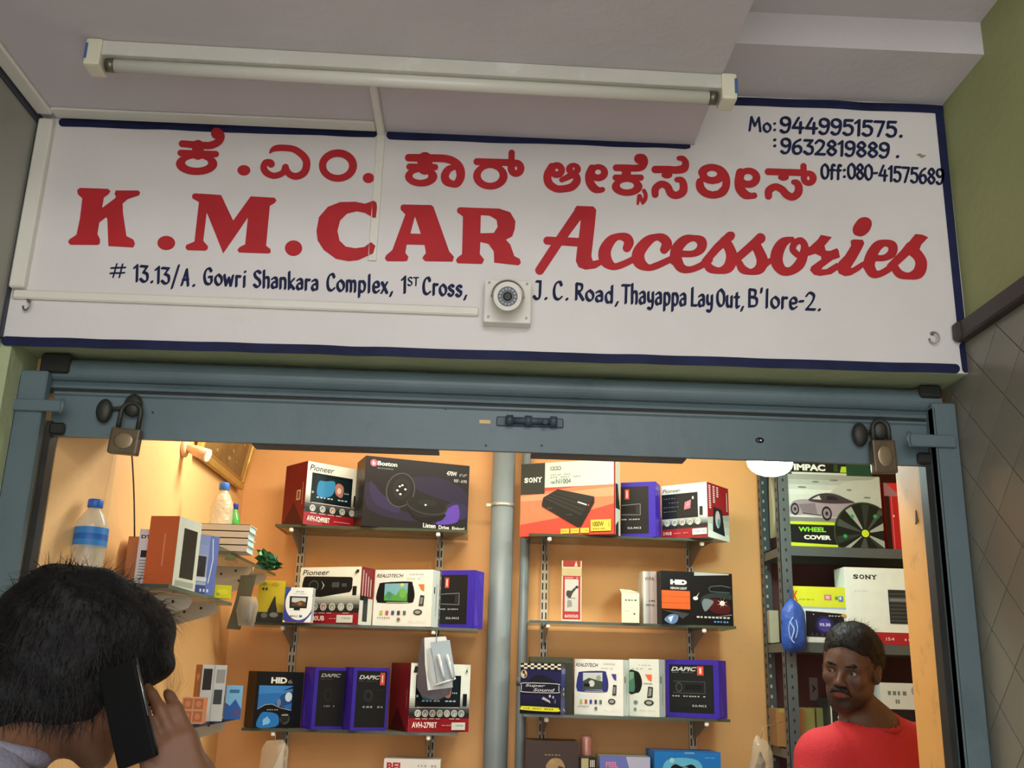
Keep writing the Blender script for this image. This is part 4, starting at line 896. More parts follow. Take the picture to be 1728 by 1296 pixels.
def dapB(p):
    p.rect(0, 0, 1, 1, (54, 42, 146)); p.rect(.10, .05, .93, .945, (34, 36, 38)); p.text('DAPIC', .16, .81, .70, .875, (182, 184, 180), 0.03, 0.8); p.dashes(.16, .775, .68, .79, 10, (100, 102, 100), 8); p.rect(.74, .72, .87, .92, (186, 74, 58)); p.text('1', .785, .76, .82, .88, (226, 190, 180), .03)
    p.ell(.44, .55, .12, .095, (64, 67, 66)); p.ell(.44, .55, .09, .07, (44, 47, 46)); p.ell(.44, .55, .045, .035, (26, 28, 28)); p.line([(.24, .46), (.86, .47)], .006, (60, 62, 60)); p.line([(.24, .64), (.86, .64)], .006, (60, 62, 60)); p.dashes(.30, .355, .90, .385, 6, (130, 132, 128), 9)
carton('carton', 'dark radio box with purple left edge, beside the blue headlamp-kit box', 'box', 524, 577, 1126, YF - .012, SH['S3'], 0.50, 0.09, (52, 40, 140), dapA, left=pside, bodymat=purple_body(), group=CB)
carton('carton', 'dark radio box with an orange tag, third left shelf beside the dark red box', 'box', 590, 652, 1126, YF - .012, SH['S3'], 0.42, 0.09, (52, 40, 140), dapB, left=pside, bodymat=purple_body(), group=CB)
carton('carton', 'double-din stereo box with dark red side and seven round icons, third left shelf', 'box', 688, 790, 1119, YF - .018, SH['S3'], 0.48, 0.15, (108, 26, 30),
       lambda p: unit_front(p, 'AVH-279BT', True, 'P', pics=7, sticker=(.70, .03, .93, .14)), left=lambda p: (p.rect(0, 0, 1, 1, (112, 26, 30)), p.poly([(0, 0), (.45, .35), (.9, 0)], (92, 20, 26)), [p.rect(.84, .35 + i * .03, .90, .37 + i * .03, (150, 90, 80)) for i in range(9)]), group=CB)
# ------------------------------------------------------------------ lowest left shelf
carton('carton', 'white and red box showing only its top edge below the third left shelf', 'box', 641, 738, 1281, YF, SH['S4'], 0.0, 0.12, (206, 204, 196), lambda p: (p.rect(0, 0, 1, 1, (214, 212, 204)), p.text('BEL', .05, .84, .35, .955, (168, 40, 44), .05), p.rect(.05, .60, .95, .8, (150, 40, 44)), p.dashes(.6, .9, .95, .93, 6, (160, 160, 150), 4)), group=CB)
# ------------------------------------------------------------------ top right shelf
def ampbox(p):
    R1, R2, R3_ = (206, 74, 58), (222, 124, 88), (232, 150, 112)
    p.rect(0, 0, 1, 1, R1); p.poly([(0, .16), (0, .57), (1, .70), (1, .40), (.55, .26)], R2); p.poly([(0, .48), (0, .55), (1, .62), (1, .50)], R3_); p.poly([(.0, .0), (1, 0), (1, .40), (.5, .22), (0, .10)], R1)
    p.rect(.265, .655, 1, 1, (188, 206, 194)); p.rect(0, .57, .265, 1, (58, 64, 56)); 
    serif(p, 'SONY', .035, .735, .235, .805, (226, 232, 220))
    for a in range(3): p.ell(.345 + a * .038, .915, .022, .028, (120, 134, 126), 12); p.ell(.345 + a * .038, .915, .012, .016, (188, 206, 194), 12)
    p.dashes(.33, .82, .55, .83, 9, (140, 156, 146), 3); p.dashes(.33, .785, .66, .797, 12, (146, 160, 150), 4); p.text('XM', .33, .705, .375, .74, (140, 150, 144), .02); p.text('N1004', .39, .70, .55, .765, (100, 112, 104), .0)
    D1, D2, D3 = (52, 58, 54), (38, 44, 42), (70, 76, 72)
    p.poly([(.24, .44), (.255, .52), (.41, .625), (.80, .50), (.80, .42), (.66, .10), (.60, .12), (.24, .40)], D2); p.poly([(.255, .50), (.41, .625), (.80, .50), (.66, .24)], D1)
    for i in range(7): t = i / 6; p.line([(.255 + .10 * t, .50 + .075 * t), (.66 + .085 * t, .24 + .155 * t)], .008, D3 if i % 2 else (30, 34, 32))
    p.poly([(.24, .40), (.255, .49), (.64, .24), (.63, .10)], D2); p.dashes(.30, .36, .36, .38, 3, (90, 100, 96), 1); p.dashes(.46, .26, .58, .28, 5, (80, 90, 86), 2); p.poly([(.625, .43), (.72, .385), (.725, .40), (.63, .445)], (214, 220, 212)); p.rect(.735, .375, .75, .40, (190, 60, 50))
    Yw = (212, 190, 74); p.rect(.765, .04, .975, .19, Yw); p.text('1000W', .785, .10, .90, .165, (90, 76, 20), .02); p.dashes(.92, .09, .965, .15, 3, (150, 130, 40), 2); p.dashes(.79, .06, .95, .08, 6, (150, 130, 40), 3)
    for i in range(3): p.rect(.45 + .105 * i, .02, .54 + .105 * i, .085, Yw); p.dashes(.46 + .105 * i, .045, .53 + .105 * i, .06, 4, (150, 130, 40), i)
carton('carton', 'big orange and white amplifier box at the left end of the top right shelf', 'box', 877, 1036, 784, YF - .045, SH['R1'], -0.46, 0.062, (206, 74, 58), ampbox,
       right=lambda p: (p.rect(0, 0, 1, 1, (206, 216, 202)), p.rect(0, 0, .22, 1, (190, 60, 50)), p.poly([(.25, .0), (.7, .0), (.7, .20), (.25, .12)], (46, 52, 50)), p.poly([(.25, .35), (.95, .35), (.6, .68), (.25, .68)], (46, 52, 50))), group=CB)
carton('carton', 'purple-edged black radio box between the orange amplifier box and the angled stereo box', 'box', 1048, 1107, 815, YF - .006, SH['R1'], -0.38, 0.075, (62, 40, 168), dapic_cut, right=pside, bodymat=purple_body(), group=CB)
def redtext_side(p):
    p.grad(0, 0, 1, .5, (226, 236, 228), (170, 176, 172), 4); p.rect(0, .5, 1, 1, (158, 32, 40)); p.poly([(0, .5), (0, .36), (1, .60), (1, .5)], (158, 32, 40)); p.poly([(.22, .12), (.78, .08), (.66, .56), (.26, .58)], (40, 52, 58)); p.ell(.46, .36, .12, .16, (200, 190, 190)); p.ell(.5, .30, .06, .08, (90, 150, 160))
    for j, (x, n) in enumerate(((.06, 11), (.24, 8), (.40, 5))):
        for i in range(n): p.rect(x, .93 - i * .04, x + .09, .955 - i * .04, (232, 214, 210))
    p.rect(.86, .55, .90, .9, (230, 200, 190))
carton('carton', 'angled double-din stereo box with bright red lettered side, right end of the top right shelf', 'box', 1118, 1195, 821, YF - .045, SH['R1'] + .0, -0.70, 0.15, (200, 208, 200),
       lambda p: (p.rect(0, 0, 1, 1, W_), p.grad(0, .20, 1, .42, (56, 60, 60), (206, 216, 208), 7), p.rect(0, .0, 1, .20, RD), p.rect(0, .18, 1, .25, (48, 52, 52)), p.text('Pioneer', .02, .855, .42, .93, (80, 86, 82), .005, .5), p.rect(.0, .37, .80, .83, (34, 40, 42)),
                  [p.dashes(.04, .5 + .08 * i, .40, .51 + .08 * i, 6, (120, 128, 128), i) for i in range(4)], p.poly([(.50, .52), (.64, .54), (.66, .70), (.52, .66)], (188, 120, 130)), p.poly([(.53, .58), (.62, .6), (.6, .66)], (220, 160, 170)), p.ell(.70, .73, .02, .03, (200, 206, 204)),
                  icons(p, .12, .80, .29, .06, 5), p.rect(.84, .40, .91, .56, (40, 52, 54)), p.text('2190UB', .03, .07, .22, .13, (206, 190, 180), .02), p.dashes(.27, .09, .60, .10, 8, (214, 170, 150), 5), p.rect(.68, .05, .99, .16, (206, 216, 206)), p.dashes(.74, .09, .96, .12, 7, (130, 170, 160), 5)),
       right=redtext_side, group=CB)
# ------------------------------------------------------------------ second right shelf
def blister(p):
    p.rect(0, 0, 1, 1, (206, 196, 176)); p.rect(.06, .03, .94, .74, (172, 52, 52)); p.rect(.16, .16, .84, .69, (190, 192, 182)); p.poly([(.24, .42), (.44, .38), (.56, .46), (.72, .53), (.64, .55), (.48, .50), (.28, .50)], (84, 84, 80), True); p.ell(.76, .56, .08, .025, (70, 70, 68)); p.poly([(.28, .22), (.54, .24), (.50, .34), (.30, .35)], (140, 140, 134)); p.dashes(.3, .37, .7, .385, 4, (90, 90, 86), 3)
    p.text('60050', .16, .055, .84, .11, (232, 190, 180), .03); p.dashes(.16, .70, .84, .725, 6, (214, 140, 130), 5); p.rect(0, .745, 1, .88, (178, 168, 126)); p.rect(.06, .90, .94, 1.0, (150, 52, 46)); p.poly([(.62, .9), (.72, 1), (.8, .9)], (190, 180, 140))
carton('card_packet', 'tall narrow red and white packet standing alone on the second right shelf', 'packet', 947, 981, 946, YF - .0, SH['R2'], -0.06, 0.022, (196, 184, 158), blister, group=CB)
bx = carton('small_carton', 'small cream box with an open flap on the second right shelf', 'box', 1049, 1079, 1001, YF - .016, SH['R2'], -0.20, 0.05, (206, 214, 186), lambda p: (p.rect(0, 0, 1, 1, (212, 220, 192)), p.dashes(.2, .74, .9, .78, 4, (80, 86, 76), 3), p.dashes(.15, .5, .85, .51, 8, (170, 178, 150), 4), p.ell(.72, .30, .05, .03, (90, 96, 86)), p.dashes(.15, .4, .6, .41, 5, (170, 178, 150), 5)),
            right=lambda p: (p.rect(0, 0, 1, 1, (190, 206, 196)), p.poly([(.1, 0), (.2, .3), (.5, .38), (.95, .2), (.95, 0)], (50, 60, 62), True)), group=CB)
w_, h_ = bx['wh']; MB().prism([(0, .0, h_), (-.006, .004, h_ + .013), (w_ * .5, .006, h_ + .010), (w_, .002, h_ + .002)], (0, .001, 0), mat('card_flap', (206, 196, 160), 0.6)).build('open_flap', bx)
carton('carton', 'slim white and grey box between the small cream box and the headlamp box', 'box', 1086, 1109, 964, YF + .022, SH['R2'], 0.06, 0.085, (200, 196, 190), lambda p: (p.rect(0, 0, 1, 1, (170, 156, 150)), p.grad(.0, 0, .5, 1, (214, 212, 206), (150, 136, 132), 5, False), p.text('WPA', .1, .82, .8, .89, (90, 84, 80), .01, .3), p.dashes(.1, .42, .9, .45, 5, (90, 84, 80), 2), p.dashes(.2, .34, .8, .37, 4, (90, 84, 80), 3)),
       left=lambda p: (p.rect(0, 0, 1, 1, (196, 186, 166)), p.rect(.8, 0, 1, 1, (226, 226, 220))), group=CB)
def xenon(p):
    p.rect(0, 0, 1, 1, (24, 26, 30)); p.text('HID', .125, .745, .355, .84, (228, 230, 224), .08); p.text('XENON LIGHT', .12, .655, .355, .70, (210, 212, 206), .03); p.dashes(.12, .715, .355, .725, 12, (90, 92, 92), 4)
    p.rect(.0, .285, .395, .63, (206, 96, 46)); p.rect(.0, .515, .395, .52, (150, 60, 30)); p.rect(.0, .395, .395, .40, (150, 60, 30)); p.poly([(.46, .93), (.95, .97), (.95, .99), (.46, 1)], (170, 176, 176))
    p.line([(.66, .70), (.70, .74), (.84, .76), (.97, .73)], .012, (90, 110, 112)); p.line([(.66, .70), (.68, .64), (.96, .63)], .010, (90, 110, 112))
    p.poly([(.54, .48), (.62, .58), (.78, .62), (.96, .60), (.97, .50), (.84, .52), (.66, .50), (.62, .30), (.56, .36)], (58, 70, 72), True); p.poly([(.62, .48), (.80, .50), (.94, .40), (.94, .24), (.78, .22), (.66, .30)], (96, 30, 34), True); p.poly([(.60, .26), (.68, .36), (.72, .46), (.60, .50), (.56, .40)], (110, 122, 126), True)
    p.ell(.47, .50, .035, .035, (226, 232, 226)); p.poly([(.46, .5), (.49, .52), (.53, .62)], (200, 206, 200)); p.ell(.845, .425, .035, .045, (250, 244, 236)); 
    for a in range(8): p.poly([(.845, .415), (.845, .435), (.845 + .08 * math.cos(a * PI / 4 + .3), .425 + .12 * math.sin(a * PI / 4 + .3))], (220, 190, 180))
    p.poly([(.03, .08), (.12, .18), (.22, .16), (.20, .04), (.12, .0)], (96, 122, 164), True); p.poly([(.08, .12), (.16, .16), (.12, .02)], (196, 210, 230)); p.poly([(.0, .26), (.20, .24), (.38, .20), (.28, .10), (.2, .18)], (84, 88, 88)); p.dashes(.48, .135, .96, .165, 9, (190, 196, 194), 6); p.dashes(.72, .055, .94, .085, 5, (90, 140, 190), 3); p.poly([(.72, .16), (.97, .20), (.97, .22)], (120, 126, 126))
carton('carton', 'black xenon headlamp box with orange panel at the right end of the second right shelf', 'box', 1117, 1238, 963, YF - .016, SH['R2'], 0.16, 0.085, (26, 28, 30), xenon, left=lambda p: (p.rect(0, 0, 1, 1, (38, 34, 34)),), group=CB)
# ------------------------------------------------------------------ third right shelf
def hornbox(p):
    p.rect(0, 0, 1, 1, (44, 44, 104)); p.grad(0, 0, 1, .5, (26, 24, 44), (44, 42, 96), 5)
    for i in range(12):
        for j in range(3): p.rect(i / 12, .885 + j * .037, (i + 1) / 12, .922 + j * .037, (214, 210, 190) if (i + j) % 2 else (30, 30, 36))
    p.poly([(.18, .62), (.36, .76), (.56, .76), (.84, .66), (.90, .58), (.16, .56)], (34, 34, 48), True); p.ell(.09, .78, .08, .085, (196, 180, 150), 16); p.poly([(.04, .82), (.10, .86), (.12, .76)], (50, 40, 40)); p.poly([(.08, .70), (.15, .74), (.14, .80)], (60, 40, 40))
    g = (190, 192, 196); a, b, c, d_ = .03, .42, .96, .61; pp = [(a + .05, b), (c - .05, b), (c, b + .05), (c, d_ - .05), (c - .05, d_), (a + .05, d_), (a, d_ - .05), (a, b + .05)]; p.poly(pp, g, True, 3); p.poly([(q[0] * .965 + .0175, (q[1] - .515) * .86 + .515) for q in pp], (32, 32, 52), True, 3)
    p.text('Super', .12, .52, .60, .585, (176, 180, 190), .02, .8); p.text('Sound', .32, .445, .82, .51, (176, 180, 190), .02, .8)
    p.poly([(.54, .30), (.76, .22), (.74, .27), (.58, .345)], (170, 170, 176)); p.ell(.74, .36, .025, .03, (176, 178, 182)); p.ell(.82, .34, .02, .028, (170, 172, 176)); p.rect(.86, .22, .88, .30, (120, 120, 140))
    p.poly([(.05, .075), (.94, .06), (.95, .12), (.92, .135), (.08, .15), (.05, .13)], (206, 206, 50), True, 3); p.dashes(.10, .095, .90, .12, 14, (120, 130, 30), 4)
def hornside(p): p.rect(0, 0, 1, 1, (58, 62, 140)); p.rect(.0, .3, 1, .55, (60, 62, 84)); p.rect(.15, .80, .9, .90, (130, 140, 200)); p.ell(.6, .5, .12, .03, (200, 206, 216)); p.ell(.6, .40, .1, .03, (216, 220, 226)); p.poly([(.5, .10), (.95, .04), (.95, .08), (.55, .13)], (206, 214, 230)); p.rect(0, .92, 1, 1, (36, 38, 60))
def wside(p): white_side(p)
def mirror_half(p):
    p.rect(0, 0, 1, 1, (214, 218, 208)); p.dashes(.1, .88, .75, .90, 6, (176, 180, 172), 2); p.dashes(.1, .82, .8, .835, 5, (150, 154, 148), 4)
    p.poly([(0, .78), (.22, .79), (.36, .74), (.44, .58), (.36, .43), (.22, .40), (0, .40)], (34, 36, 32), True, 3); p.poly([(0, .42), (.17, .42), (.20, .5), (.17, .77), (0, .77)], (74, 124, 96)); p.poly([(0, .6), (.15, .66), (.15, .77), (0, .77)], (120, 160, 130))
    p.poly([(.54, .73), (.76, .73), (.76, .61), (.66, .63)], (224, 104, 62)); p.dashes(.5, .56, .8, .58, 5, (120, 124, 118), 3); p.poly([(.60, .32), (.78, .33), (.80, .51), (.64, .52)], (64, 70, 66)); p.poly([(.64, .35), (.74, .36), (.76, .49), (.67, .49)], (130, 140, 132)); p.ell(.66, .24, .16, .05, (66, 72, 66)); p.ell(.66, .24, .10, .03, (150, 156, 146)); p.ell(.22, .24, .07, .035, (120, 124, 116)); p.ell(.2, .12, .05, .03, (130, 134, 126)); p.dashes(.35, .10, .9, .11, 8, (180, 184, 176), 8)
t = carton('carton', 'dark blue chequered-edge horn box in front at the left end of the third right shelf', 'box', 877, 946, 1119, YF - .030, SH['R3'], -0.30, 0.060, (44, 46, 110), hornbox, right=hornside, group=CB)
carton('carton', 'olive-topped dark box standing behind the chequered horn box', 'box', 893, 966, 1108, YF + .065, SH['R3'], 0.0, 0.10, (70, 74, 54), lambda p: (p.rect(0, 0, 1, 1, (62, 66, 48)), p.rect(0, .9, 1, 1, (96, 100, 72)), p.poly([(.88, .96), (1, .9), (1, 1)], (66, 92, 40))), group=CB)
carton('carton', 'pale mirror-monitor box with blue mirror picture, beside the chequered horn box', 'box', 969, 1052, 1112, YF + .012, SH['R3'], -0.44, 0.062, (214, 222, 218), lambda p: mirror_box(p, True), right=wside, group=CB)
carton('carton', 'pale mirror-monitor box half hidden, with orange mark, on the third right shelf', 'box', 1062, 1113, 1112, YF + .020, SH['R3'], -0.46, 0.066, (214, 218, 210), lambda p: mirror_half(p), right=wside, group=CB)
carton('carton', 'purple-edged black radio box at the right end of the third right shelf', 'box', 1125, 1215, 1113, YF - .006, SH['R3'], -0.52, 0.08, (62, 40, 168), dapic, right=pside, bodymat=purple_body(), group=CB)
# ------------------------------------------------------------------ lowest right shelf (only tops in view)
carton('carton', 'dark brown box with a gold emblem at the bottom of the right bay', 'box', 885, 976, 1250, YF, SH['R4'], 0.0, 0.13, (74, 54, 44), lambda p: (p.rect(0, 0, 1, 1, (78, 56, 46)), p.poly([(.38, .62), (.48, .74), (.66, .74), (.74, .62), (.62, .64), (.60, .52), (.52, .60)], (150, 122, 80), True), p.ell(.5, .70, .05, .04, (160, 132, 90)), p.dashes(.36, .79, .74, .81, 6, (130, 106, 72), 3)), group=CB)
carton('carton', 'small black and beige box at the bottom edge, left of the pale blue box', 'box', 979, 1006, 1278, YF - .02, SH['R4'], 0.1, 0.07, (50, 46, 40), lambda p: (p.rect(0, 0, 1, 1, (46, 44, 40)), p.rect(.05, .80, .5, .98, (170, 160, 120)), p.dashes(.6, .82, .95, .95, 3, (190, 186, 170), 3)), group=CB)
carton('carton', 'pale blue and white box with red wording at the bottom edge of the right bay', 'box', 1012, 1098, 1276, YF - .01, SH['R4'], 0.0, 0.10, (150, 154, 158), lambda p: (p.rect(0, 0, 1, 1, (96, 104, 170)), p.poly([(.45, 0), (1, 0), (1, 1), (.52, 1), (.58, .8)], (168, 168, 190)), p.text('FEEL', .12, .80, .36, .90, (196, 120, 150), .04), p.text('DATA', .66, .72, .95, .80, (206, 210, 214), .02)), top=lambda p: p.rect(0, 0, 1, 1, (120, 122, 112)), group=CB)
carton('carton', 'bright blue box with a black gadget picture at the bottom right of the right bay', 'box', 1106, 1219, 1268, YF - .03, SH['R4'], 0.06, 0.12, (32, 104, 168), lambda p: (p.rect(0, 0, 1, 1, (30, 110, 180)), p.poly([(.16, .5), (.18, .86), (.66, .86), (.68, .5)], (90, 170, 200), True), p.poly([(.22, .70), (.30, .80), (.42, .76), (.56, .80), (.64, .70), (.56, .62), (.42, .68), (.30, .62)], (24, 26, 28), True), p.circ(.26, .86, .035, (150, 200, 200)), p.ell(.46, .73, .05, .03, (120, 130, 120)), p.dashes(.76, .90, .95, .92, 6, (90, 160, 200), 3), p.rect(.45, .965, .60, 1, (90, 150, 200))), top=lambda p: p.rect(0, 0, 1, 1, (26, 90, 150)), group=CB)
z = SH['R4']; x = colx(992, YF + .03, z + .2); t = thing('spray_can', 'slim pinkish canister behind the small black and beige box', 'can', (x, YF + .075, z + .0006)); H = at(992, 1243, YF + .075).z - z
MB().tube([(0, 0, 0), (0, 0, H - .012), (0, 0, H)], [.0175, .0175, .0155], mat('pink_foil', (206, 150, 134), 0.3, 0.3), n=20).build('canister', t)
MB().tube([(0, 0, H - .001), (0, 0, H + .003)], .0150, mat('canister_lid', (150, 110, 100), .4), n=20).build('lid', t)
# ------------------------------------------------------------------ shelves of the left wall
def wall_shelf(y0, y1, z, label, brackets):
    glass_shelf('glass_shelf', label, LX + .001, -0.63, y0, y1, z, 'glass shelves on the left wall')
    for n_, yb_ in enumerate(brackets):
        b = thing('wall_bracket', 'cream wedge bracket, the %s one under the %s glass shelf of the left wall' % (('nearer', 'farther')[n_] if len(brackets) > 1 else 'only', label.split()[0]), 'bracket', (LX + .0005, yb_, z - .0085), 0, 'cream brackets on the left wall')
        MB().prism([(0, 0, 0), (.160, 0, 0), (.168, 0, -.010), (.160, 0, -.026), (0, 0, -.075)], (0, .0016, 0), BRW).prism([(0, 0, -.0008), (0, -.012, -.0008), (.160, -.012, -.0008), (.160, 0, -.0008)], (0, 0, .0008), BRW).build('plate', b)
        m = MB()
        for x_, z_ in ((.05, -.016), (.085, -.022), (.125, -.012)): m.tube([(x_, -.0002, z_), (x_, -.001, z_)], .0035, mat('rusty_hole', (70, 52, 38), .8), n=10)
        m.build('rust_marks', b)['kind'] = 'stuff'
ZA, ZB_, ZC = 1.657, 1.780, 1.372
def ycol(u, X, z):
    a, b = -0.5, 2.5
    s = 1 if proj((X, 2.0, z))[0] > proj((X, 0.2, z))[0] else -1
    for _ in range(40):
        m = (a + b) / 2
        if (proj((X, m, z))[0] < u) == (s > 0): a = m
        else: b = m
    return (a + b) / 2
wall_shelf(0.19, ycol(391, -.63, ZA), ZA, 'lower glass shelf on the left wall beside the man on the phone', [0.42, 0.66])
wall_shelf(ycol(366, -.63, ZB_), min(1.27, ycol(472, -.63, ZB_)), ZB_, 'upper glass shelf on the left wall carrying white books', [0.98, 1.2])
wall_shelf(0.36, ycol(405, -.63, ZC), ZC, 'lowest glass shelf on the left wall with small orange boxes', [0.86])
LBX = 'boxes on the left wall shelves'
def cardback(p): p.rect(0, 0, 1, 1, (214, 210, 208)); p.text('DT', .15, .84, .85, .90, (40, 40, 46), .04); p.rect(.25, .52, .85, .64, (40, 36, 34)); [p.rect(.2, .46 - .05 * i, .9, .475 - .05 * i, (120, 116, 116)) for i in range(7)]
carton('carton', 'plain brown box just left of the white and orange boxes, left wall shelf', 'box', 205, 224, 905, 0.40, ZA, 0.1, 0.06, (176, 110, 58), None, group=LBX)
carton('carton', 'white box lettered D T peeping out left of the orange box on the left wall', 'box', 224, 247, 893, 0.34, ZA, 0.05, 0.05, (214, 210, 208), cardback, group=LBX)
carton('carton', 'tall orange box with white side, standing on the lower left wall shelf', 'box', 240, 289, 871, 0.30, ZA, -0.16, 0.115, (206, 102, 56), lambda p: (p.rect(0, 0, 1, 1, (204, 100, 54)), p.rect(.55, .30, .60, .75, (222, 140, 100))),
       right=lambda p: (p.rect(0, 0, 1, 1, (206, 212, 196)), p.rect(.25, .16, .85, .86, (54, 54, 44)), p.rect(.1, .04, .9, .12, (160, 166, 150))), group=LBX)
carton('carton', 'pale blue box with a dark screen, angled beside the tall orange box', 'box', 303, 360, 898, 0.44, ZA, 0.95, 0.03, (130, 150, 190), lambda p: (p.grad(0, 0, 1, 1, (170, 186, 206), (120, 142, 190), 6), p.rect(0, 0, 1, .16, (56, 74, 140)), p.rect(.72, 0, 1, 1, (92, 112, 176)), p.line([(.80, .95), (.86, .6), (.78, .2)], .02, (200, 214, 230)), p.rect(.12, .30, .66, .64, (50, 46, 52)), p.rect(.06, .22, .72, .29, (196, 204, 214)), p.ell(.4, .48, .1, .08, (70, 66, 72)), p.dashes(.15, .06, .4, .10, 4, (200, 210, 226), 3), p.dashes(.55, .05, .85, .10, 3, (206, 214, 230), 4)), group=LBX)
carton('soap_packet', 'small yellow-green packet at the far end of the lower left wall shelf', 'packet', 361, 389, 987, 0.58, ZA, 0.5, 0.03, (206, 206, 40), lambda p: (p.rect(0, 0, 1, 1, (208, 208, 44)), p.ell(.5, .5, .34, .2, (226, 220, 60)), p.ell(.2, .3, .12, .1, (150, 180, 60))), group=LBX)
# bottles
PET = mat('clear_pet', (222, 220, 200), 0.12, alpha=0.42, spec=0.8)
def bottle(label, u, Y, z, vtop, r, body, capc, lab=None, X=None, kind='water_bottle'):
    x = colx(u, Y, z); H = at(u, vtop, Y).z - z; t = thing(kind, label, 'bottle', (x, Y, z + .0006))
    P_ = [(0.0, r * .86), (.01, r * .97), (H * .10, r), (H * .14, r * .93), (H * .20, r), (H * .25, r * .93), (H * .32, r), (H * .38, r * .95), (H * .42, r), (H * .66, r), (H * .72, r * .93), (H * .82, r * .62), (H * .875, r * .40), (H * .90, r * .40)]
    MB().tube([(0, 0, h) for h, _ in P_], [a for _, a in P_], body, n=24).build('bottle_body', t)
    MB().tube([(0, 0, H * .90), (0, 0, H * .905), (0, 0, H * .985), (0, 0, H)], [r * .44, r * .46, r * .46, r * .42], mat('cap_%d_%d' % (capc[0], capc[2]), capc, .4), n=20).build('screw_cap', t)
    if lab:
        MB().tube([(0, 0, H * .43), (0, 0, H * .65)], r * 1.012, mat('bottle_label_blue', (52, 128, 196), .45), n=24, cap=False).build('label_sleeve', t)
        MB().tube([(0, 0, H * .50), (0, 0, H * .57)], r * 1.018, mat('bottle_label_band', (30, 96, 176), .45, var=.4, scale=40), n=24, cap=False).build('label_band', t)
    return t
bottle('clear water bottle with a blue label on the left wall shelf beside the shutter post', 142, 0.215, ZA, 843, 0.0335, PET, (44, 100, 190), True)
bottle('crumpled clear bottle with blue cap behind the white books', 366, 0.80, ZB_, 815, 0.030, mat('crumpled_pet', (214, 210, 186), .15, alpha=.5, bump=1.0, bscale=45, spec=.8), (50, 110, 196))
bottle('small green bottle with dark blue cap behind the white books', 388, 0.90, ZB_, 850, 0.017, mat('green_pet', (70, 176, 76), .15, alpha=.75, spec=.8), (34, 44, 150), kind='soft_drink_bottle')
# stack of four books
for i, (c1, lab_) in enumerate((((226, 224, 214), 'white book at the bottom of the stack of four on the left wall'), ((222, 222, 214), 'white book second from the bottom of the stack on the left wall'),
                                ((228, 226, 216), 'white book second from the top of the stack on the left wall'), ((218, 226, 220), 'white book on top of the stack of four on the left wall'))):
    hb = 0.0172; yb = 0.685; x1 = colx(416, yb, ZB_); t = thing('book', lab_, 'book', (x1 - .13 + random.uniform(-.003, .003), yb + random.uniform(-.003, .003), ZB_ + .0006 + i * (hb + .0004)), 0.02 * (i - 1.5) * 0, 'stack of white books on the left wall')
    MB().box((0, 0, 0), (.13, .085, .0012), mat('book_cover', c1, .5)).box((0, 0, hb - .0012), (.13, .085, hb), mat('book_cover', c1, .5)).box((0, 0, 0), (.13, .0012, hb), mat('book_cover', c1, .5)).build('cover', t)
    MB().box((.002, .0015, .0013), (.127, .083, hb - .0013), mat('book_pages_cyan', (186, 222, 220), .7)).build('pages', t)
# green foil
t = thing('green_wrapper', 'crumpled dark green wrapper at the far end of the upper left wall shelf', 'wrapper', (colx(452, 1.16, ZB_), 1.16, ZB_ + .0006))
b_ = bmesh.new(); bmesh.ops.create_icosphere(b_, subdivisions=3, radius=1)
for v in b_.verts:
    n_ = v.co.copy(); k = 1 + .22 * math.sin(9 * n_.x + 3) * math.cos(8 * n_.y) + .18 * math.sin(13 * n_.z + 5 * n_.x)
    v.co = Vector((n_.x * .036 * k, n_.y * .03 * k, max(0, (n_.z * .026 * k + .022)) * (1.1 - .5 * n_.x)))
m_ = MB(); m_.merge(b_, mat('green_foil', (20, 74, 46), .25, .4, var=.5, scale=40)); m_.build('crumpled_foil', t)

def pillow(name, outline, Y, thick, m, parent=None, rings=4, loc_ref=None, wob=0.0, seed=1):
    """soft bag: outline given in photograph pixels at depth Y, bulging both ways"""
    pts_ = [at(u, v, Y) for u, v in outline]; c = sum(pts_, Vector()) / len(pts_); V, F = [], []; n = len(pts_); rr = random.Random(seed)
    for side in (-1, 1):
        base = len(V)
        for r in range(rings + 1):
            s = 1 - r / rings if r < rings else 0
            for p in pts_:
                q = c + (p - c) * s; q = Vector((q.x, Y + side * (thick * math.sqrt(max(0, 1 - s * s)) + .0004) + rr.uniform(-wob, wob), q.z)); V.append(q)
        for r in range(rings):
            for i in range(n):
                a = base + r * n + i; b = base + r * n + (i + 1) % n; F.append((a, b, b + n, a + n) if side < 0 else (a, a + n, b + n, b))
    o0 = Vector(loc_ref) if loc_ref else c
    o = meshobj(name, [v - o0 for v in V], F, [m], parent, None, True)
    if not parent: o.location = o0
    return o
# grey blister packs hanging from the upper left wall shelf
Yh = 0.86; p0 = at(424, 972, Yh)
t = thing('blister_pack', 'grey clear-fronted blister pack hanging from the upper left wall shelf', 'packet', p0)
def card(name, pix, Y, th, m, parent, ref): return MB().prism([at(u, v, Y) - ref for u, v in pix], (0, th, 0), m).build(name, parent)
card('backing_card', [(406, 971), (433, 970), (418, 1030), (405, 1063), (382, 1061), (398, 1010)], Yh, .002, mat('olive_grey_card', (96, 90, 66), .4, var=.15), t, p0)
pillow('clear_tray', [(405, 1006), (432, 1007), (437, 1022), (428, 1058), (402, 1056), (398, 1030)], Yh - .012, .011, mat('clear_blister', (176, 168, 146), .1, alpha=.6, spec=.9), t, 3, p0)
card('enclosed_part', [(420, 1018), (432, 1020), (424, 1052), (412, 1050)], Yh - .012, .006, mat('dark_insert', (70, 62, 44), .5), t, p0)
MB().tube([(0, 0, -.004), (.004, 0, at(424, 957, Yh).z - p0.z)], .0012, STEEL, n=6).build('hang_wire', t)
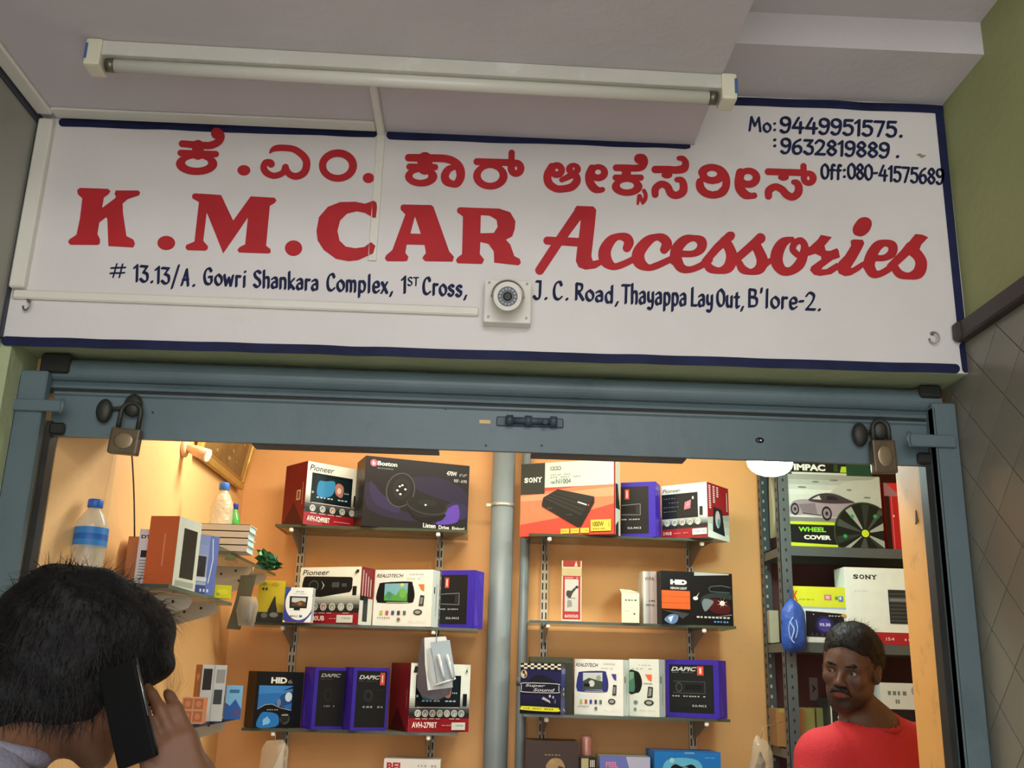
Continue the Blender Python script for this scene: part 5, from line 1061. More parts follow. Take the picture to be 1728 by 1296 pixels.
# lowest left wall shelf
carton('carton', 'tall orange box with white front on the lowest left wall shelf', 'box', 332, 374, 1122, 0.62, ZC, 0.50, 0.06, (196, 110, 58), lambda p: (p.rect(0, 0, 1, 1, (196, 200, 196)), p.rect(.06, .55, .42, .93, (70, 64, 60)), p.rect(.48, 0, .52, 1, (160, 164, 160)), p.rect(.56, .30, .90, .56, (90, 96, 104)), p.rect(.6, .68, .95, .92, (150, 150, 146)), p.rect(.06, .1, .4, .4, (206, 210, 206))), left=lambda p: (p.rect(0, 0, 1, 1, (190, 104, 54)), p.poly([(.2, .8), (.5, .86), (.8, .8), (.5, .7)], (226, 170, 120)), p.rect(.7, .1, .76, .7, (150, 76, 34))), group=LBX)
carton('carton', 'small orange carton in front on the lowest left wall shelf', 'box', 303, 341, 1177, 0.50, ZC, 0.10, 0.05, (206, 130, 84), lambda p: (p.rect(0, 0, 1, 1, (224, 168, 124)), [p.rect(.06 + .48 * i, .08 + .48 * j, .48 + .48 * i, .48 + .48 * j, (208, 120, 72)) for i in range(2) for j in range(2)], [p.ell(.27 + .48 * i, .28 + .48 * j, .12, .12, (226, 150, 104), 14) for i in range(2) for j in range(2)]), group=LBX)
carton('carton', 'small blue and white box at the far end of the lowest left wall shelf', 'box', 377, 405, 1157, 0.74, ZC, 0.55, 0.03, (90, 140, 190), lambda p: (p.rect(0, 0, 1, 1, (120, 176, 214)), p.poly([(0, 0), (1, 0), (1, .3), (.6, .6), (.3, .4), (0, .5)], (52, 92, 160)), p.rect(.2, .78, .8, .88, (60, 110, 150)), p.ell(.7, .2, .2, .1, (90, 80, 130))), left=lambda p: (p.rect(0, 0, 1, 1, (176, 190, 196)), p.rect(.2, .1, .8, .7, (60, 70, 110))), group=LBX)

# gilt picture frame leaning out from the left wall
y0, y1, zf = 0.86, 1.40, 2.062; t = thing('picture_frame', 'gilt-framed brown picture high on the left wall, leaning forward', 'picture', (LX + .004, y0, zf)); t.rotation_euler = (0, math.radians(10), 0)
GD = mat('gilt_moulding', (206, 172, 92), .35, .5, var=.15, scale=20); GD2 = mat('gilt_inner', (166, 122, 60), .4, .3); Wf, Hf = y1 - y0, .40
m_ = MB()
for a, b in (((0, 0, 0), (.018, Wf, .022)), ((0, 0, Hf - .022), (.018, Wf, Hf)), ((0, 0, .022), (.018, .022, Hf - .022)), ((0, Wf - .022, .022), (.018, Wf, Hf - .022))): m_.box(a, b, GD, .003)
m_.build('moulding', t); m_ = MB()
for a, b in (((.002, .022, .022), (.013, Wf - .022, .034)), ((.002, .022, Hf - .034), (.013, Wf - .022, Hf - .022)), ((.002, .022, .034), (.013, .034, Hf - .034)), ((.002, Wf - .034, .034), (.013, Wf - .022, Hf - .034))): m_.box(a, b, GD2, .001)
m_.build('inner_slip', t)
MB().box((.001, .034, .034), (.007, Wf - .034, Hf - .034), mat('brown_picture', (112, 88, 48), .25, var=.35, scale=9)).build('picture', t)
m_ = MB(); rr = random.Random(3)
for i in range(16): a = rr.uniform(.06, Wf - .08); b = rr.uniform(.05, Hf * .6); m_.ell((.0075, a, b), (.0006, .006 + rr.random() * .01, .004 + rr.random() * .006), mat('gold_ornament', (170, 140, 80), .4, .2), u=8, v=5)
m_.build('gold_ornaments', t)['kind'] = 'stuff'
# lamp holder on the left wall
p0 = atx(309, 757, LX + .001); t = thing('lamp_holder', 'cream angled lamp holder on the left wall beside the gilt picture', 'lamp', p0)
CRM = mat('pinkish_cream_plastic', (224, 184, 150), .4)
MB().tube([(0, 0, 0), (.008, 0, 0), (.012, 0, 0)], [.024, .024, .018], CRM, n=24).build('wall_rose', t)
d = Vector((1.0, -.15, -.36)).normalized(); MB().tube([(.010, 0, 0), (.022, 0, 0), Vector((.026, 0, -.002)) + d * .012, Vector((.026, 0, -.002)) + d * .045], [.011, .012, .015, .017], CRM, n=20).build('holder', t)
MB().tube([Vector((.026, 0, -.002)) + d * .0452, Vector((.026, 0, -.002)) + d * .049], .0175, mat('white_ring', (222, 222, 214), .4), n=20).build('socket_ring', t)
# pull cord
pa = at(222, 760, 0.30); pb = at(227, 906, 0.30)
t = thing('hanging_cord', 'thin dark cord hanging inside the doorway below the left padlock', 'cord', (pa.x, .30, pb.z))
MB().tube([(0, 0, 2.495 - pb.z), (0, 0, pa.z - pb.z), *[(( pb.x - pa.x) * (1 - q_) ** 1.0 + .002 * math.sin(q_ * 3), 0, (pa.z - pb.z) * q_) for q_ in (.8, .6, .4, .2, 0)]], .0018, mat('dark_cord', (74, 50, 36), .6), n=8).build('cord', t)

# silver packs hanging from the bracket by the pipe
Yq = YF - .035; p0 = at(737, 1072, Yq); SIL = mat('clear_blister_silver', (196, 206, 210), .1, alpha=.62, spec=.9); CH = mat('chrome_pen', (206, 216, 224), .14, .45)
t = thing('blister_pack', 'rearmost dark clear pack hanging under the second left shelf near the pipe', 'packet', p0 + Vector((0, .014, 0)), 0, 'blister packs hanging near the big pipe'); r_ = p0 + Vector((0, .014, 0))
pillow('clear_pouch', [(712, 1078), (730, 1074), (742, 1090), (768, 1140), (758, 1172), (738, 1182), (712, 1176), (703, 1160), (706, 1110)], Yq + .014, .008, mat('smoky_pouch', (92, 86, 92), .15, alpha=.8, spec=.8), t, 3, r_); MB().tube([(0, 0, -.012), (0, 0, .014)], .001, STEEL, n=6).build('hang_wire', t)
t = thing('blister_pack', 'white-backed silver pack in the middle of the three hanging near the pipe', 'packet', p0, 0, 'blister packs hanging near the big pipe')
card('backing_card', [(716, 1076), (752, 1074), (761, 1096), (764, 1160), (722, 1165), (717, 1120)], Yq + .003, .0015, mat('silver_card', (206, 214, 214), .3), t, p0); pillow('clear_tray', [(720, 1095), (732, 1092), (738, 1140), (748, 1158), (728, 1160), (722, 1140)], Yq, .004, SIL, t, 3, p0); MB().tube([(0, 0, -.010), (0, 0, .016)], .001, STEEL, n=6).build('hang_wire', t)
t = thing('blister_pack', 'front pack with two chrome pens hanging near the pipe', 'packet', p0 + Vector((0, -.014, 0)), 0, 'blister packs hanging near the big pipe'); r_ = p0 + Vector((0, -.014, 0))
card('backing_card', [(726, 1084), (759, 1080), (769, 1145), (739, 1154)], Yq - .010, .0015, mat('blue_silver_card', (150, 168, 178), .3), t, r_)
for u0, u1 in ((739, 750), (754, 765)):
    a, b = at(u0, 1104, Yq - .016) - r_, at(u1, 1146, Yq - .016) - r_; MB().tube([a, a.lerp(b, .06), a.lerp(b, .9), b], [.003, .0065, .006, .003], CH, n=14).build('chrome_pen', t)
MB().tube([at(732, 1157, Yq - .014) - r_, at(769, 1145, Yq - .014) - r_], .0025, mat('white_seal', (220, 224, 224), .3), n=8).build('seal_strip', t); MB().tube([(.0, .0, -.02), (0, .002, .012)], .001, STEEL, n=6).build('hang_wire', t)
# clear plastic bag at the foot of the left bay
p0 = at(464, 1250, YF - .01); t = thing('plastic_bag', 'clear plastic bag with white paper under the third left shelf', 'bag', p0)
pillow('bag_film', [(450, 1250), (478, 1248), (487, 1262), (484, 1300), (478, 1350), (440, 1350), (437, 1300), (442, 1262)], YF - .01, .012, mat('clear_film', (206, 190, 160), .15, alpha=.35, spec=.9), t, 3, p0)
card('paper', [(446, 1330), (480, 1254), (474, 1330)], YF - .008, .002, mat('grey_white_paper', (200, 200, 190), .5), t, p0); MB().tube([(0, 0, -.01), (0, 0, at(464, 1240, YF).z - p0.z)], .001, STEEL, n=6).build('hang_wire', t)

# ------------------------------------------------------------------ slotted-angle rack on the right
RKX, RKY, RKB = 0.950, 1.24, 1.47
MB_ = MB().box((RKX + .02, BW - .008, 0.02), (RX - .002, BW - .0005, 2.35), MAROON).build('wall_back_panel'); struct(MB_)
rk = thing('storage_rack', 'grey slotted-angle steel rack full of boxes at the right end of the shop', 'rack', (RKX, RKY, 0))
AN = mat('grey_angle_steel', (86, 98, 102), .4, .35, var=.1); HO = mat('punched_hole', (24, 26, 28), .8)
def post(x, y, sx, sy):
    m = MB().box((min(x, x + sx * .034), min(y, y + sy * .002), 0), (max(x, x + sx * .034), max(y, y + sy * .002), 2.3), AN).box((min(x, x + sx * .002), min(y, y + sy * .034), 0), (max(x, x + sx * .002), max(y, y + sy * .034), 2.3), AN)
    o = m.build('post', rk); o.location = (0, 0, 0); h = MB()
    for i in range(70):
        z = .04 + i * .032; xc, yc = x + sx * .018, y - .0006 if sy > 0 else y - .0026
        if sy > 0: h.box((xc - .0026, y - .0007, z), (xc + .0026, y - .0001, z + .009), HO)
        else: h.box((xc - .003, y - .0027, z), (xc + .003, y - .0021, z + .010), mat('bright_hole', (206, 200, 180), .6))
        h.box((x - .0007 * sx, y + sy * .018 - .004, z), (x - .0001 * sx, y + sy * .018 + .004, z + .012), HO)
    h.build('punched_holes', o)['kind'] = 'stuff'
post(0, 0, 1, 1); post(0, RKB - RKY, 1, -1); post(RX - .004 - RKX, 0, -1, 1); post(RX - .004 - RKX, RKB - RKY, -1, -1)
RS = {}
for k, v in (('A', 921), ('B', 1083), ('C', 1264), ('D', 760)):
    z = at(1335, v, RKY).z if k != 'D' else 2.28; RS[k] = z; W3 = RX - .004 - RKX
    MB().box((.003, .003, z - .003), (W3 - .003, RKB - RKY - .003, z), AN).box((.003, .0021, z - .030), (W3 - .003, .0045, z), AN).box((.003, RKB - RKY - .0045, z - .030), (W3 - .003, RKB - RKY - .0025, z), AN).box((.003, .003, z - .030), (.005, RKB - RKY - .003, z), AN).build('shelf_tray', rk)
CR = 'boxes on the steel rack'
def wheelbox(p):
    p.rect(0, 0, 1, 1, (196, 206, 200)); p.grad(0, .72, 1, 1, (200, 212, 206), (150, 158, 152), 4); p.poly([(0, .52), (.3, .60), (.6, .9), (.9, .95), (1, .98), (1, .40), (.5, .35)], (176, 186, 180), True)
    for a, b, c in ((.15, .82, .05), (.66, .80, .03), (.30, .9, .04), (.85, .7, .04), (.5, .93, .05)): p.ell(a, b, c, .012, (110, 118, 112))
    p.rect(0, .34, 1, .40, (120, 124, 120)); S1, S2 = (150, 142, 150), (84, 76, 86)
    p.poly([(.01, .44), (.03, .60), (.12, .645), (.24, .66), (.36, .74), (.50, .745), (.62, .68), (.72, .62), (.72, .46), (.58, .40), (.30, .44)], S1, True, 3); p.poly([(.22, .66), (.34, .735), (.50, .735), (.66, .655), (.70, .62), (.46, .60), (.24, .62)], S2, True, 3); p.poly([(.25, .655), (.33, .71), (.35, .65)], (196, 200, 202)); p.poly([(.40, .65), (.42, .71), (.50, .70), (.54, .65)], (50, 46, 54)); p.poly([(.10, .58), (.28, .60), (.30, .45), (.14, .47)], (120, 112, 122)); p.line([(.14, .46), (.34, .43)], .012, (50, 44, 52))
    for a in ((.06, .51, .045, .085), (.40, .46, .055, .10)): p.ell(*a, (40, 36, 42)); p.ell(a[0], a[1], a[2] * .7, a[3] * .7, (130, 124, 134)); p.ell(a[0], a[1], a[2] * .3, a[3] * .3, (60, 56, 62))
    Yl = (184, 208, 50); p.rect(0, 0, .50, .34, Yl); p.poly([(0, .05), (.49, .03), (.475, .30), (0, .30)], (26, 36, 40)); p.rect(.0, .285, .47, .292, (60, 80, 60)); p.text('WHEEL', .085, .20, .38, .265, (130, 208, 60), .04); p.text('COVER', .14, .095, .43, .155, (222, 232, 222), .05)
    cx_, cy_, R_ = .80, .20, .335; p.circ(cx_, cy_, R_, (70, 100, 50), 40); p.circ(cx_, cy_, R_ * .96, (26, 38, 36), 40); a_ = p.w / p.h
    for i in range(10):
        an = i * 2 * PI / 10 + .25; q = [(cx_, cy_)] + [(cx_ + R_ * .93 * math.cos(an + d_), cy_ + R_ * .93 * a_ * math.sin(an + d_)) for d_ in (-.13, .0, .13)]
        p.poly(q, (150, 160, 154) if i % 3 == 0 else ((92, 104, 98) if i % 3 == 1 else (60, 74, 68)))
    for an in (1.0, 2.2, 3.3, 4.4): p.circ(cx_ + .22 * math.cos(an), cy_ + .22 * a_ * math.sin(an), .022, (50, 150, 80), 8)
    p.circ(cx_, cy_, .055, (30, 40, 30), 18); p.circ(cx_, cy_, .04, (190, 214, 50), 18)
wb = carton('carton', 'large wheel-cover box with a car and black wheel picture on the rack', 'box', 1335, 1493, 800, RKY + .006, RS['A'], 0.0, 0.10, (190, 200, 190), wheelbox, group=CR)
zt = wb.location.z + wb['wh'][1]
carton('carton', 'green and black box lying on top of the wheel-cover box under the shutter rail', 'box', 1336, 1472, 738, RKY + .006, zt, 0.0, 0.10, (60, 120, 70), lambda p: (p.rect(0, 0, 1, 1, (40, 96, 70)), p.rect(0, 0, .68, .06, (190, 200, 190)), p.rect(0, .06, .68, 1, (34, 40, 38)), p.text('IMPAC', .03, .10, .42, .28, (220, 228, 220), .05), p.poly([(.52, .10), (.58, .10), (.57, .3), (.53, .3)], (60, 100, 60)), p.poly([(.60, .08), (.68, .08), (.68, .24), (.62, .24)], (170, 210, 50))), group=CR)
carton('carton', 'bright red pack beside the wheel-cover box on the rack', 'box', 1499, 1545, 815, RKY + .02, RS['A'], 0.0, 0.09, (196, 40, 44), lambda p: (p.rect(0, 0, 1, 1, (178, 34, 40)), p.rect(0, 0, .18, .8, (50, 26, 28)), p.rect(0, .8, .5, 1, (150, 110, 120)), p.poly([(.1, 1), (.6, .8), (.6, 1)], (206, 40, 44)), p.rect(.24, 0, .27, .8, (214, 110, 110)), p.ell(.3, .5, .03, .02, (230, 200, 190))), group=CR)
def kbox(p):
    p.rect(0, 0, 1, 1, (214, 226, 222)); p.rect(0, .63, 1, 1, (206, 218, 60)); p.rect(0, .60, 1, .635, (150, 180, 200)); p.text('K', .04, .72, .13, .92, (206, 84, 34), .03, .8); p.dashes(.15, .75, .42, .775, 12, (150, 160, 40), 3); p.rect(.60, .76, .73, .86, (190, 120, 130)); p.text('HD', .63, .78, .70, .84, (240, 230, 230), .02); p.ell(.82, .80, .03, .035, (90, 150, 80)); p.rect(.86, .74, .94, .84, (70, 130, 200)); p.ell(.89, .80, .02, .03, (210, 226, 240))
    p.rect(.13, .49, .19, .57, (60, 76, 80)); p.rect(.13, .36, .17, .44, (70, 84, 88)); p.poly([(.25, .10), (.93, .10), (.93, .52), (.25, .56)], (32, 34, 48)); p.ell(.58, .31, .17, .17, (52, 50, 110)); p.ell(.58, .31, .12, .12, (66, 64, 140)); p.text('93.30', .49, .29, .68, .345, (206, 200, 240), .03); p.dashes(.30, .49, .42, .505, 3, (180, 186, 190), 2); p.dashes(.66, .47, .88, .485, 4, (200, 206, 210), 1)
    for x_ in (.32, .40, .50, .62, .74, .84): p.poly([(x_, .12), (x_ + .03, .18), (x_ + .06, .12)], (80, 84, 110))
    p.ell(.93, .49, .05, .03, (196, 156, 80))
carton('carton', 'yellow and white car-screen box with a dark display picture on the rack', 'box', 1338, 1433, 989, RKY + .006, RS['B'], 0.0, 0.08, (206, 218, 60), kbox, group=CR)
def whitebox(p):
    p.rect(0, 0, 1, 1, (222, 234, 230)); p.rect(0, 0, 1, .155, (168, 40, 48)); serif(p, 'SONY', .09, .845, .355, .905, (40, 48, 50)); p.dashes(.1, .68, .28, .69, 6, (186, 200, 196), 3)
    p.rect(.46, .27, .99, .715, (60, 68, 70)); [p.rect(.47, .30 + .05 * i, .98, .318 + .05 * i, (96, 106, 108)) for i in range(8)]; p.rect(.47, .56, .70, .60, (110, 120, 122)); p.text('15:4', .40, .05, .49, .09, (226, 200, 200), .02); p.dashes(.52, .05, .72, .08, 5, (220, 180, 180), 2); p.dashes(.8, .04, .95, .09, 3, (220, 180, 180), 5)
carton('carton', 'big white amplifier box with red base band, half hidden by the orange jamb', 'box', 1432, 1590, 957, RKY + .004, RS['B'], 0.0, 0.09, (214, 228, 224), whitebox, group=CR)
carton('carton', 'brown cardboard box low on the rack by its front post', 'box', 1312, 1360, 1196, RKY + .09, RS['C'], 0.0, 0.08, (140, 104, 66), lambda p: (p.rect(0, 0, 1, 1, (146, 108, 66)), p.rect(.1, .9, .5, 1, (150, 140, 60)), p.rect(.48, 0, .52, 1, (110, 76, 44))), group=CR)
carton('carton', 'pale green upright box low on the rack left of the man in red', 'box', 1360, 1378, 1195, RKY + .10, RS['C'], 0.0, 0.08, (150, 146, 84), None, group=CR)
carton('carton', 'second pale green upright box low on the rack, nearer the man in red', 'box', 1381, 1398, 1195, RKY + .10, RS['C'], 0.0, 0.08, (134, 136, 86), None, group=CR)
carton('carton', 'dark box with white marks behind the chin of the man in red', 'box', 1405, 1470, 1180, RKY + .03, RS['C'], 0.0, 0.12, (50, 58, 58), lambda p: (p.rect(0, 0, 1, 1, (44, 52, 54)), p.rect(0, 0, .04, 1, (196, 202, 186)), p.ell(.3, .85, .16, .06, (170, 180, 200)), p.text('SVZ', .18, .52, .5, .68, (200, 206, 214), .05)), group=CR)
db = carton('carton', 'dark box under the white round-dial box behind the man in red', 'box', 1488, 1590, 1199, RKY + .02, RS['C'], 0.0, 0.12, (44, 40, 44), lambda p: (p.rect(0, 0, 1, 1, (44, 42, 46)), p.rect(.3, .1, 1, .7, (100, 90, 104)), [p.ell(.42 + .2 * i, .4, .08, .2, (60, 52, 66)) for i in range(3)], p.ell(.16, .3, .06, .12, (150, 60, 110))), group=CR)
carton('carton', 'white box with grey round dials behind the man in red', 'box', 1488, 1590, 1152, RKY + .02, db.location.z + db['wh'][1], 0.0, 0.12, (196, 206, 202), lambda p: (p.rect(0, 0, 1, 1, (204, 214, 210)), p.dashes(.12, .55, .45, .7, 4, (110, 120, 120), 3), p.dashes(.24, .25, .32, .4, 2, (110, 120, 120), 3), p.ell(.60, .72, .09, .2, (150, 150, 160)), p.ell(.66, .4, .08, .18, (120, 120, 130)), p.ell(.7, .2, .07, .14, (140, 140, 150)), p.rect(0, 0, 1, .05, (60, 60, 64))), group=CR)
# small sign card on the maroon panel
p0 = at(1380, 1163, RKB - .02); t = thing('price_card', 'small grey card with a dark angular mark pinned behind the rack, left of the man', 'card', (p0.x, BW - .0085, p0.z))
MB().box((-.014, -.0012, -.036), (.014, 0, .036), mat('grey_card', (132, 128, 136), .6)).build('card', t); MB().prism([(-.006, -.0014, .016), (.008, -.0014, .002), (-.006, -.0014, -.014), (-.002, -.0014, .0)], (0, -.0004, 0), mat('card_mark', (60, 56, 62), .6)).build('mark', t)
# blue drawstring bag on the front post
Yb = RKY - .030; p0 = at(1335, 1014, Yb); t = thing('drawstring_bag', 'blue cloth bag with a faint white emblem hanging from the front post of the rack', 'bag', p0)
BLU = mat('blue_nylon', (40, 76, 156), .45, var=.18, scale=25, bump=.6, bscale=30)
pillow('bag_body', [(1333, 1010), (1341, 1012), (1352, 1022), (1358, 1034), (1360, 1060), (1363, 1088), (1360, 1098), (1340, 1102), (1322, 1096), (1318, 1080), (1320, 1050), (1318, 1030), (1326, 1018)], Yb, .026, BLU, t, 5, p0, .0012)
MB().tube([(-.004, .0, -.01), (0, .004, .03), (.004, .024, .045)], .0018, mat('blue_cord', (40, 60, 130), .6), n=8).build('cord', t)
v_, f_ = paint_mesh([[ST((1338, 1042, 1.2), (1334, 1050, 1.0), (1340, 1062, 1.2), (1336, 1078, 1.0), (1340, 1084, 1.0)), ST((1343, 1046, .8), (1346, 1060, .8), (1343, 1076, .8)), ST((1333, 1048, .6), (1331, 1062, .6), (1334, 1078, .6))]], .7, lambda u, v: at(u, v, Yb - .0275) - p0)
meshobj('emblem', v_, f_, [mat('pale_emblem', (150, 176, 220), .5)], t)
# clear packs in the side of the rack, and a plastic bag at its foot
p0 = at(1304, 800, RKY + .15); t = thing('plastic_bag', 'greenish clear bag standing between the left posts of the rack', 'bag', p0)
pillow('bag_film', [(1297, 806), (1309, 800), (1312, 850), (1314, 905), (1300, 909), (1298, 850)], RKY + .15, .02, mat('greenish_film', (160, 158, 120), .3, alpha=.7, spec=.8), t, 4, p0, .002)
carton('carton', 'beige flattened box between the left posts of the rack', 'box', 1300, 1316, 1030, RKY + .17, RS['B'], 0.0, 0.03, (176, 172, 146), None, group=CR)
p0 = at(1283, 1236, RKY - .06); t = thing('plastic_bag', 'crinkled clear plastic bag at the foot of the rack by the orange wall', 'bag', p0)
FILM = mat('crinkled_film', (200, 190, 166), .08, alpha=.38, spec=1.0, bump=1.0, bscale=30)
pillow('bag_film', [(1276, 1240), (1284, 1244), (1296, 1252), (1304, 1270), (1306, 1310), (1300, 1350), (1266, 1350), (1262, 1310), (1268, 1270), (1270, 1250)], RKY - .06, .03, FILM, t, 5, p0, .005)
card('dark_content', [(1284, 1268), (1292, 1290), (1290, 1345), (1272, 1345), (1274, 1300)], RKY - .06, .01, mat('dark_content', (52, 50, 42), .6), t, p0)
MB().tube([(0, 0, -.02), (.01, .0, .015), (.085, .055, .03)], .0010, STEEL, n=6).build('hang_wire', t)
# bright lamp in front of the rack
pl = at(1299, 781, 0.86); t = thing('led_lamp', 'glaring white lamp just under the shutter rail at the left of the rack', 'lamp', pl)
LE = mat('lit_lamp', (255, 255, 255), .5, emit=(214, 255, 246), es=62.0)
MB().ell((0, 0, 0), (.066, .030, .040), LE).build('lit_bulb', t)
MB().tube([(0, 0, .024), (0, 0, .05)], [.016, .018], mat('lamp_neck', (226, 226, 220), .4), n=18).build('neck', t); MB().tube([(0, 0, .05), (0, 0, 2.499 - pl.z)], .004, mat('lamp_flex', (200, 200, 196), .5), n=8).build('flex', t)
# ------------------------------------------------------------------ figures: distance fields -> one continuous skin
class Field:
    def __init__(s, lo, hi, h):
        s.lo = np.array(lo, float); s.h = h; s.n = np.ceil((np.array(hi) - s.lo) / h).astype(int) + 1
        s.F = np.full(s.n, 0.2, np.float32)
    def _sub(s, lo, hi):
        a = np.clip(np.floor((lo - s.lo) / s.h).astype(int), 0, s.n); b = np.clip(np.ceil((hi - s.lo) / s.h).astype(int) + 1, 0, s.n)
        if np.any(b <= a): return None
        ax = [s.lo[i] + np.arange(a[i], b[i]) * s.h for i in range(3)]
        X, Y, Z = np.meshgrid(*ax, indexing='ij', copy=False)
        return (slice(a[0], b[0]), slice(a[1], b[1]), slice(a[2], b[2])), X.astype(np.float32), Y.astype(np.float32), Z.astype(np.float32)
    def comb(s, sl, d, k, sub=False):
        A = s.F[sl]
        if sub:
            d = -d; hh = np.clip(0.5 - 0.5 * (d - A) / max(k, 1e-6), 0, 1) if k else None
            s.F[sl] = np.maximum(A, d) if not k else (A * hh + d * (1 - hh)) + k * hh * (1 - hh)
        else:
            if not k: s.F[sl] = np.minimum(A, d)
            else:
                hh = np.clip(0.5 + 0.5 * (A - d) / k, 0, 1); s.F[sl] = A * (1 - hh) + d * hh - k * hh * (1 - hh)
    def cap(s, a, b, ra, rb, k=0.02, sub=False, flat=None):
        a, b = np.array(a, float), np.array(b, float); m = max(ra, rb) + k + .02
        q = s._sub(np.minimum(a, b) - m, np.maximum(a, b) + m)
        if not q: return s
        sl, X, Y, Z = q; d = b - a; L = float(d @ d) + 1e-12
        t = np.clip(((X - a[0]) * d[0] + (Y - a[1]) * d[1] + (Z - a[2]) * d[2]) / L, 0, 1)
        s.comb(sl, np.sqrt((X - a[0] - t * d[0]) ** 2 + (Y - a[1] - t * d[1]) ** 2 + (Z - a[2] - t * d[2]) ** 2) - (ra + (rb - ra) * t), k, sub); return s
    def ell(s, c, r, k=0.02, M=None, sub=False):
        c = np.array(c, float); m = max(r) + k + .02; q = s._sub(c - m, c + m)
        if not q: return s
        sl, X, Y, Z = q; X = X - c[0]; Y = Y - c[1]; Z = Z - c[2]
        if M is not None: X, Y, Z = [X * M[0][i] + Y * M[1][i] + Z * M[2][i] for i in range(3)]   # M columns = axes
        k0 = np.sqrt((X / r[0]) ** 2 + (Y / r[1]) ** 2 + (Z / r[2]) ** 2); k1 = np.sqrt((X / r[0] ** 2) ** 2 + (Y / r[1] ** 2) ** 2 + (Z / r[2] ** 2) ** 2) + 1e-9
        s.comb(sl, k0 * (k0 - 1) / k1, k, sub); return s
    def plane(s, p, n, k=0.0):      # cuts away the side the normal points to
        q = s._sub(s.lo, s.lo + s.n * s.h); sl, X, Y, Z = q; n = np.array(n, float); n /= np.linalg.norm(n)
        s.comb(sl, -((X - p[0]) * n[0] + (Y - p[1]) * n[1] + (Z - p[2]) * n[2]), k, True); return s
    def mesh(s, name, mats, parent=None, colfn=None, noise=0.0, origin=None):
        F = s.F; I = F < 0; n = I[:-1, :-1, :-1].astype(np.int8)
        for dx, dy, dz in ((1,0,0),(0,1,0),(0,0,1),(1,1,0),(1,0,1),(0,1,1),(1,1,1)):
            n = n + I[dx:I.shape[0] - 1 + dx, dy:I.shape[1] - 1 + dy, dz:I.shape[2] - 1 + dz]
        act = (n > 0) & (n < 8); idx = np.argwhere(act); ids = np.full(act.shape, -1, np.int32); ids[act] = np.arange(len(idx))
        P = np.zeros((len(idx), 3)); W = np.zeros(len(idx)); cs = [(x, y, z) for x in (0, 1) for y in (0, 1) for z in (0, 1)]
        val = {c: F[idx[:, 0] + c[0], idx[:, 1] + c[1], idx[:, 2] + c[2]] for c in cs}
        for c in cs:
            for a in range(3):
                if c[a] == 0:
                    d = list(c); d[a] = 1; d = tuple(d); va, vb = val[c], val[d]; m = (va < 0) != (vb < 0); t = np.where(m, va / (va - vb + 1e-12), 0)
                    q = np.array(c, float)[None, :].repeat(len(idx), 0); q[:, a] += t; P[m] += q[m]; W[m] += 1
        P = (idx + P / W[:, None]) * s.h + s.lo
        faces = []
        for a in range(3):
            b, c = (a + 1) % 3, (a + 2) % 3; s0 = [slice(None)] * 3; s1 = [slice(None)] * 3; s0[a] = slice(0, -1); s1[a] = slice(1, None)
            A, B = I[tuple(s0)], I[tuple(s1)]; e = np.argwhere(A != B); ok = (e[:, b] > 0) & (e[:, c] > 0) & (e[:, b] < F.shape[b] - 1) & (e[:, c] < F.shape[c] - 1); e = e[ok]
            def cell(db, dc): q = e.copy(); q[:, b] -= db; q[:, c] -= dc; return ids[q[:, 0], q[:, 1], q[:, 2]]
            Q = np.stack([cell(1, 1), cell(0, 1), cell(0, 0), cell(1, 0)], 1); ins = A[e[:, 0], e[:, 1], e[:, 2]]
            Q[~ins] = Q[~ins][:, ::-1]; faces.append(Q)
        Q = np.concatenate(faces)
        # light smoothing
        for _ in range(2):
            S = np.zeros_like(P); cnt = np.zeros(len(P))
            for i in range(4):
                np.add.at(S, Q[:, i], P[Q[:, (i + 1) % 4]]); np.add.at(S, Q[:, (i + 1) % 4], P[Q[:, i]]); np.add.at(cnt, Q[:, i], 1); np.add.at(cnt, Q[:, (i + 1) % 4], 1)
            P = P * .55 + .45 * S / np.maximum(cnt, 1)[:, None]
        o0 = np.array(origin if origin is not None else (0, 0, 0))
        me = bpy.data.meshes.new(name); me.vertices.add(len(P)); me.vertices.foreach_set('co', (P - o0).ravel())
        me.loops.add(len(Q) * 4); me.loops.foreach_set('vertex_index', Q.ravel().astype(np.int32)); me.polygons.add(len(Q))
        me.polygons.foreach_set('loop_start', np.arange(len(Q), dtype=np.int32) * 4); me.polygons.foreach_set('loop_total', np.full(len(Q), 4, np.int32)); me.update(calc_edges=True)
        me.polygons.foreach_set('use_smooth', [True] * len(Q))
        for m in mats: me.materials.append(m)
        if colfn is not None:
            ca = me.color_attributes.new('pigment', 'FLOAT_COLOR', 'POINT'); cc_ = np.ones((len(P), 4)); cc_[:, :3] = colfn(P); ca.data.foreach_set('color', cc_.ravel())
        o = bpy.data.objects.new(name, me); C.objects.link(o)
        if parent: o.parent = parent
        s.P, s.Q = P, Q
        return o
def frame(fwd, up=(0, 0, 1), roll=0.0):
    f = Vector(fwd).normalized(); u = Vector(up); r = f.cross(u).normalized(); u = r.cross(f)
    if roll: q = Matrix.Rotation(roll, 3, f); r = q @ r; u = q @ u
    return r, f, u          # right, forward, up of the person
class Head:
    def __init__(s, c, fwd, up=(0, 0, 1), roll=0.0, sc=1.0): s.c = Vector(c); s.r, s.f, s.u = frame(fwd, up, roll); s.s = sc
    def __call__(s, x, y, z): return tuple(s.c + (s.r * x + s.f * y + s.u * z) * s.s)       # x right, y forward, z up
    def M(s): return [[s.r[i], s.f[i], s.u[i]] for i in range(3)]
    def local(s, P):
        d = P - np.array(s.c); return np.stack([d @ np.array(s.r), d @ np.array(s.f), d @ np.array(s.u)], 1) / s.s
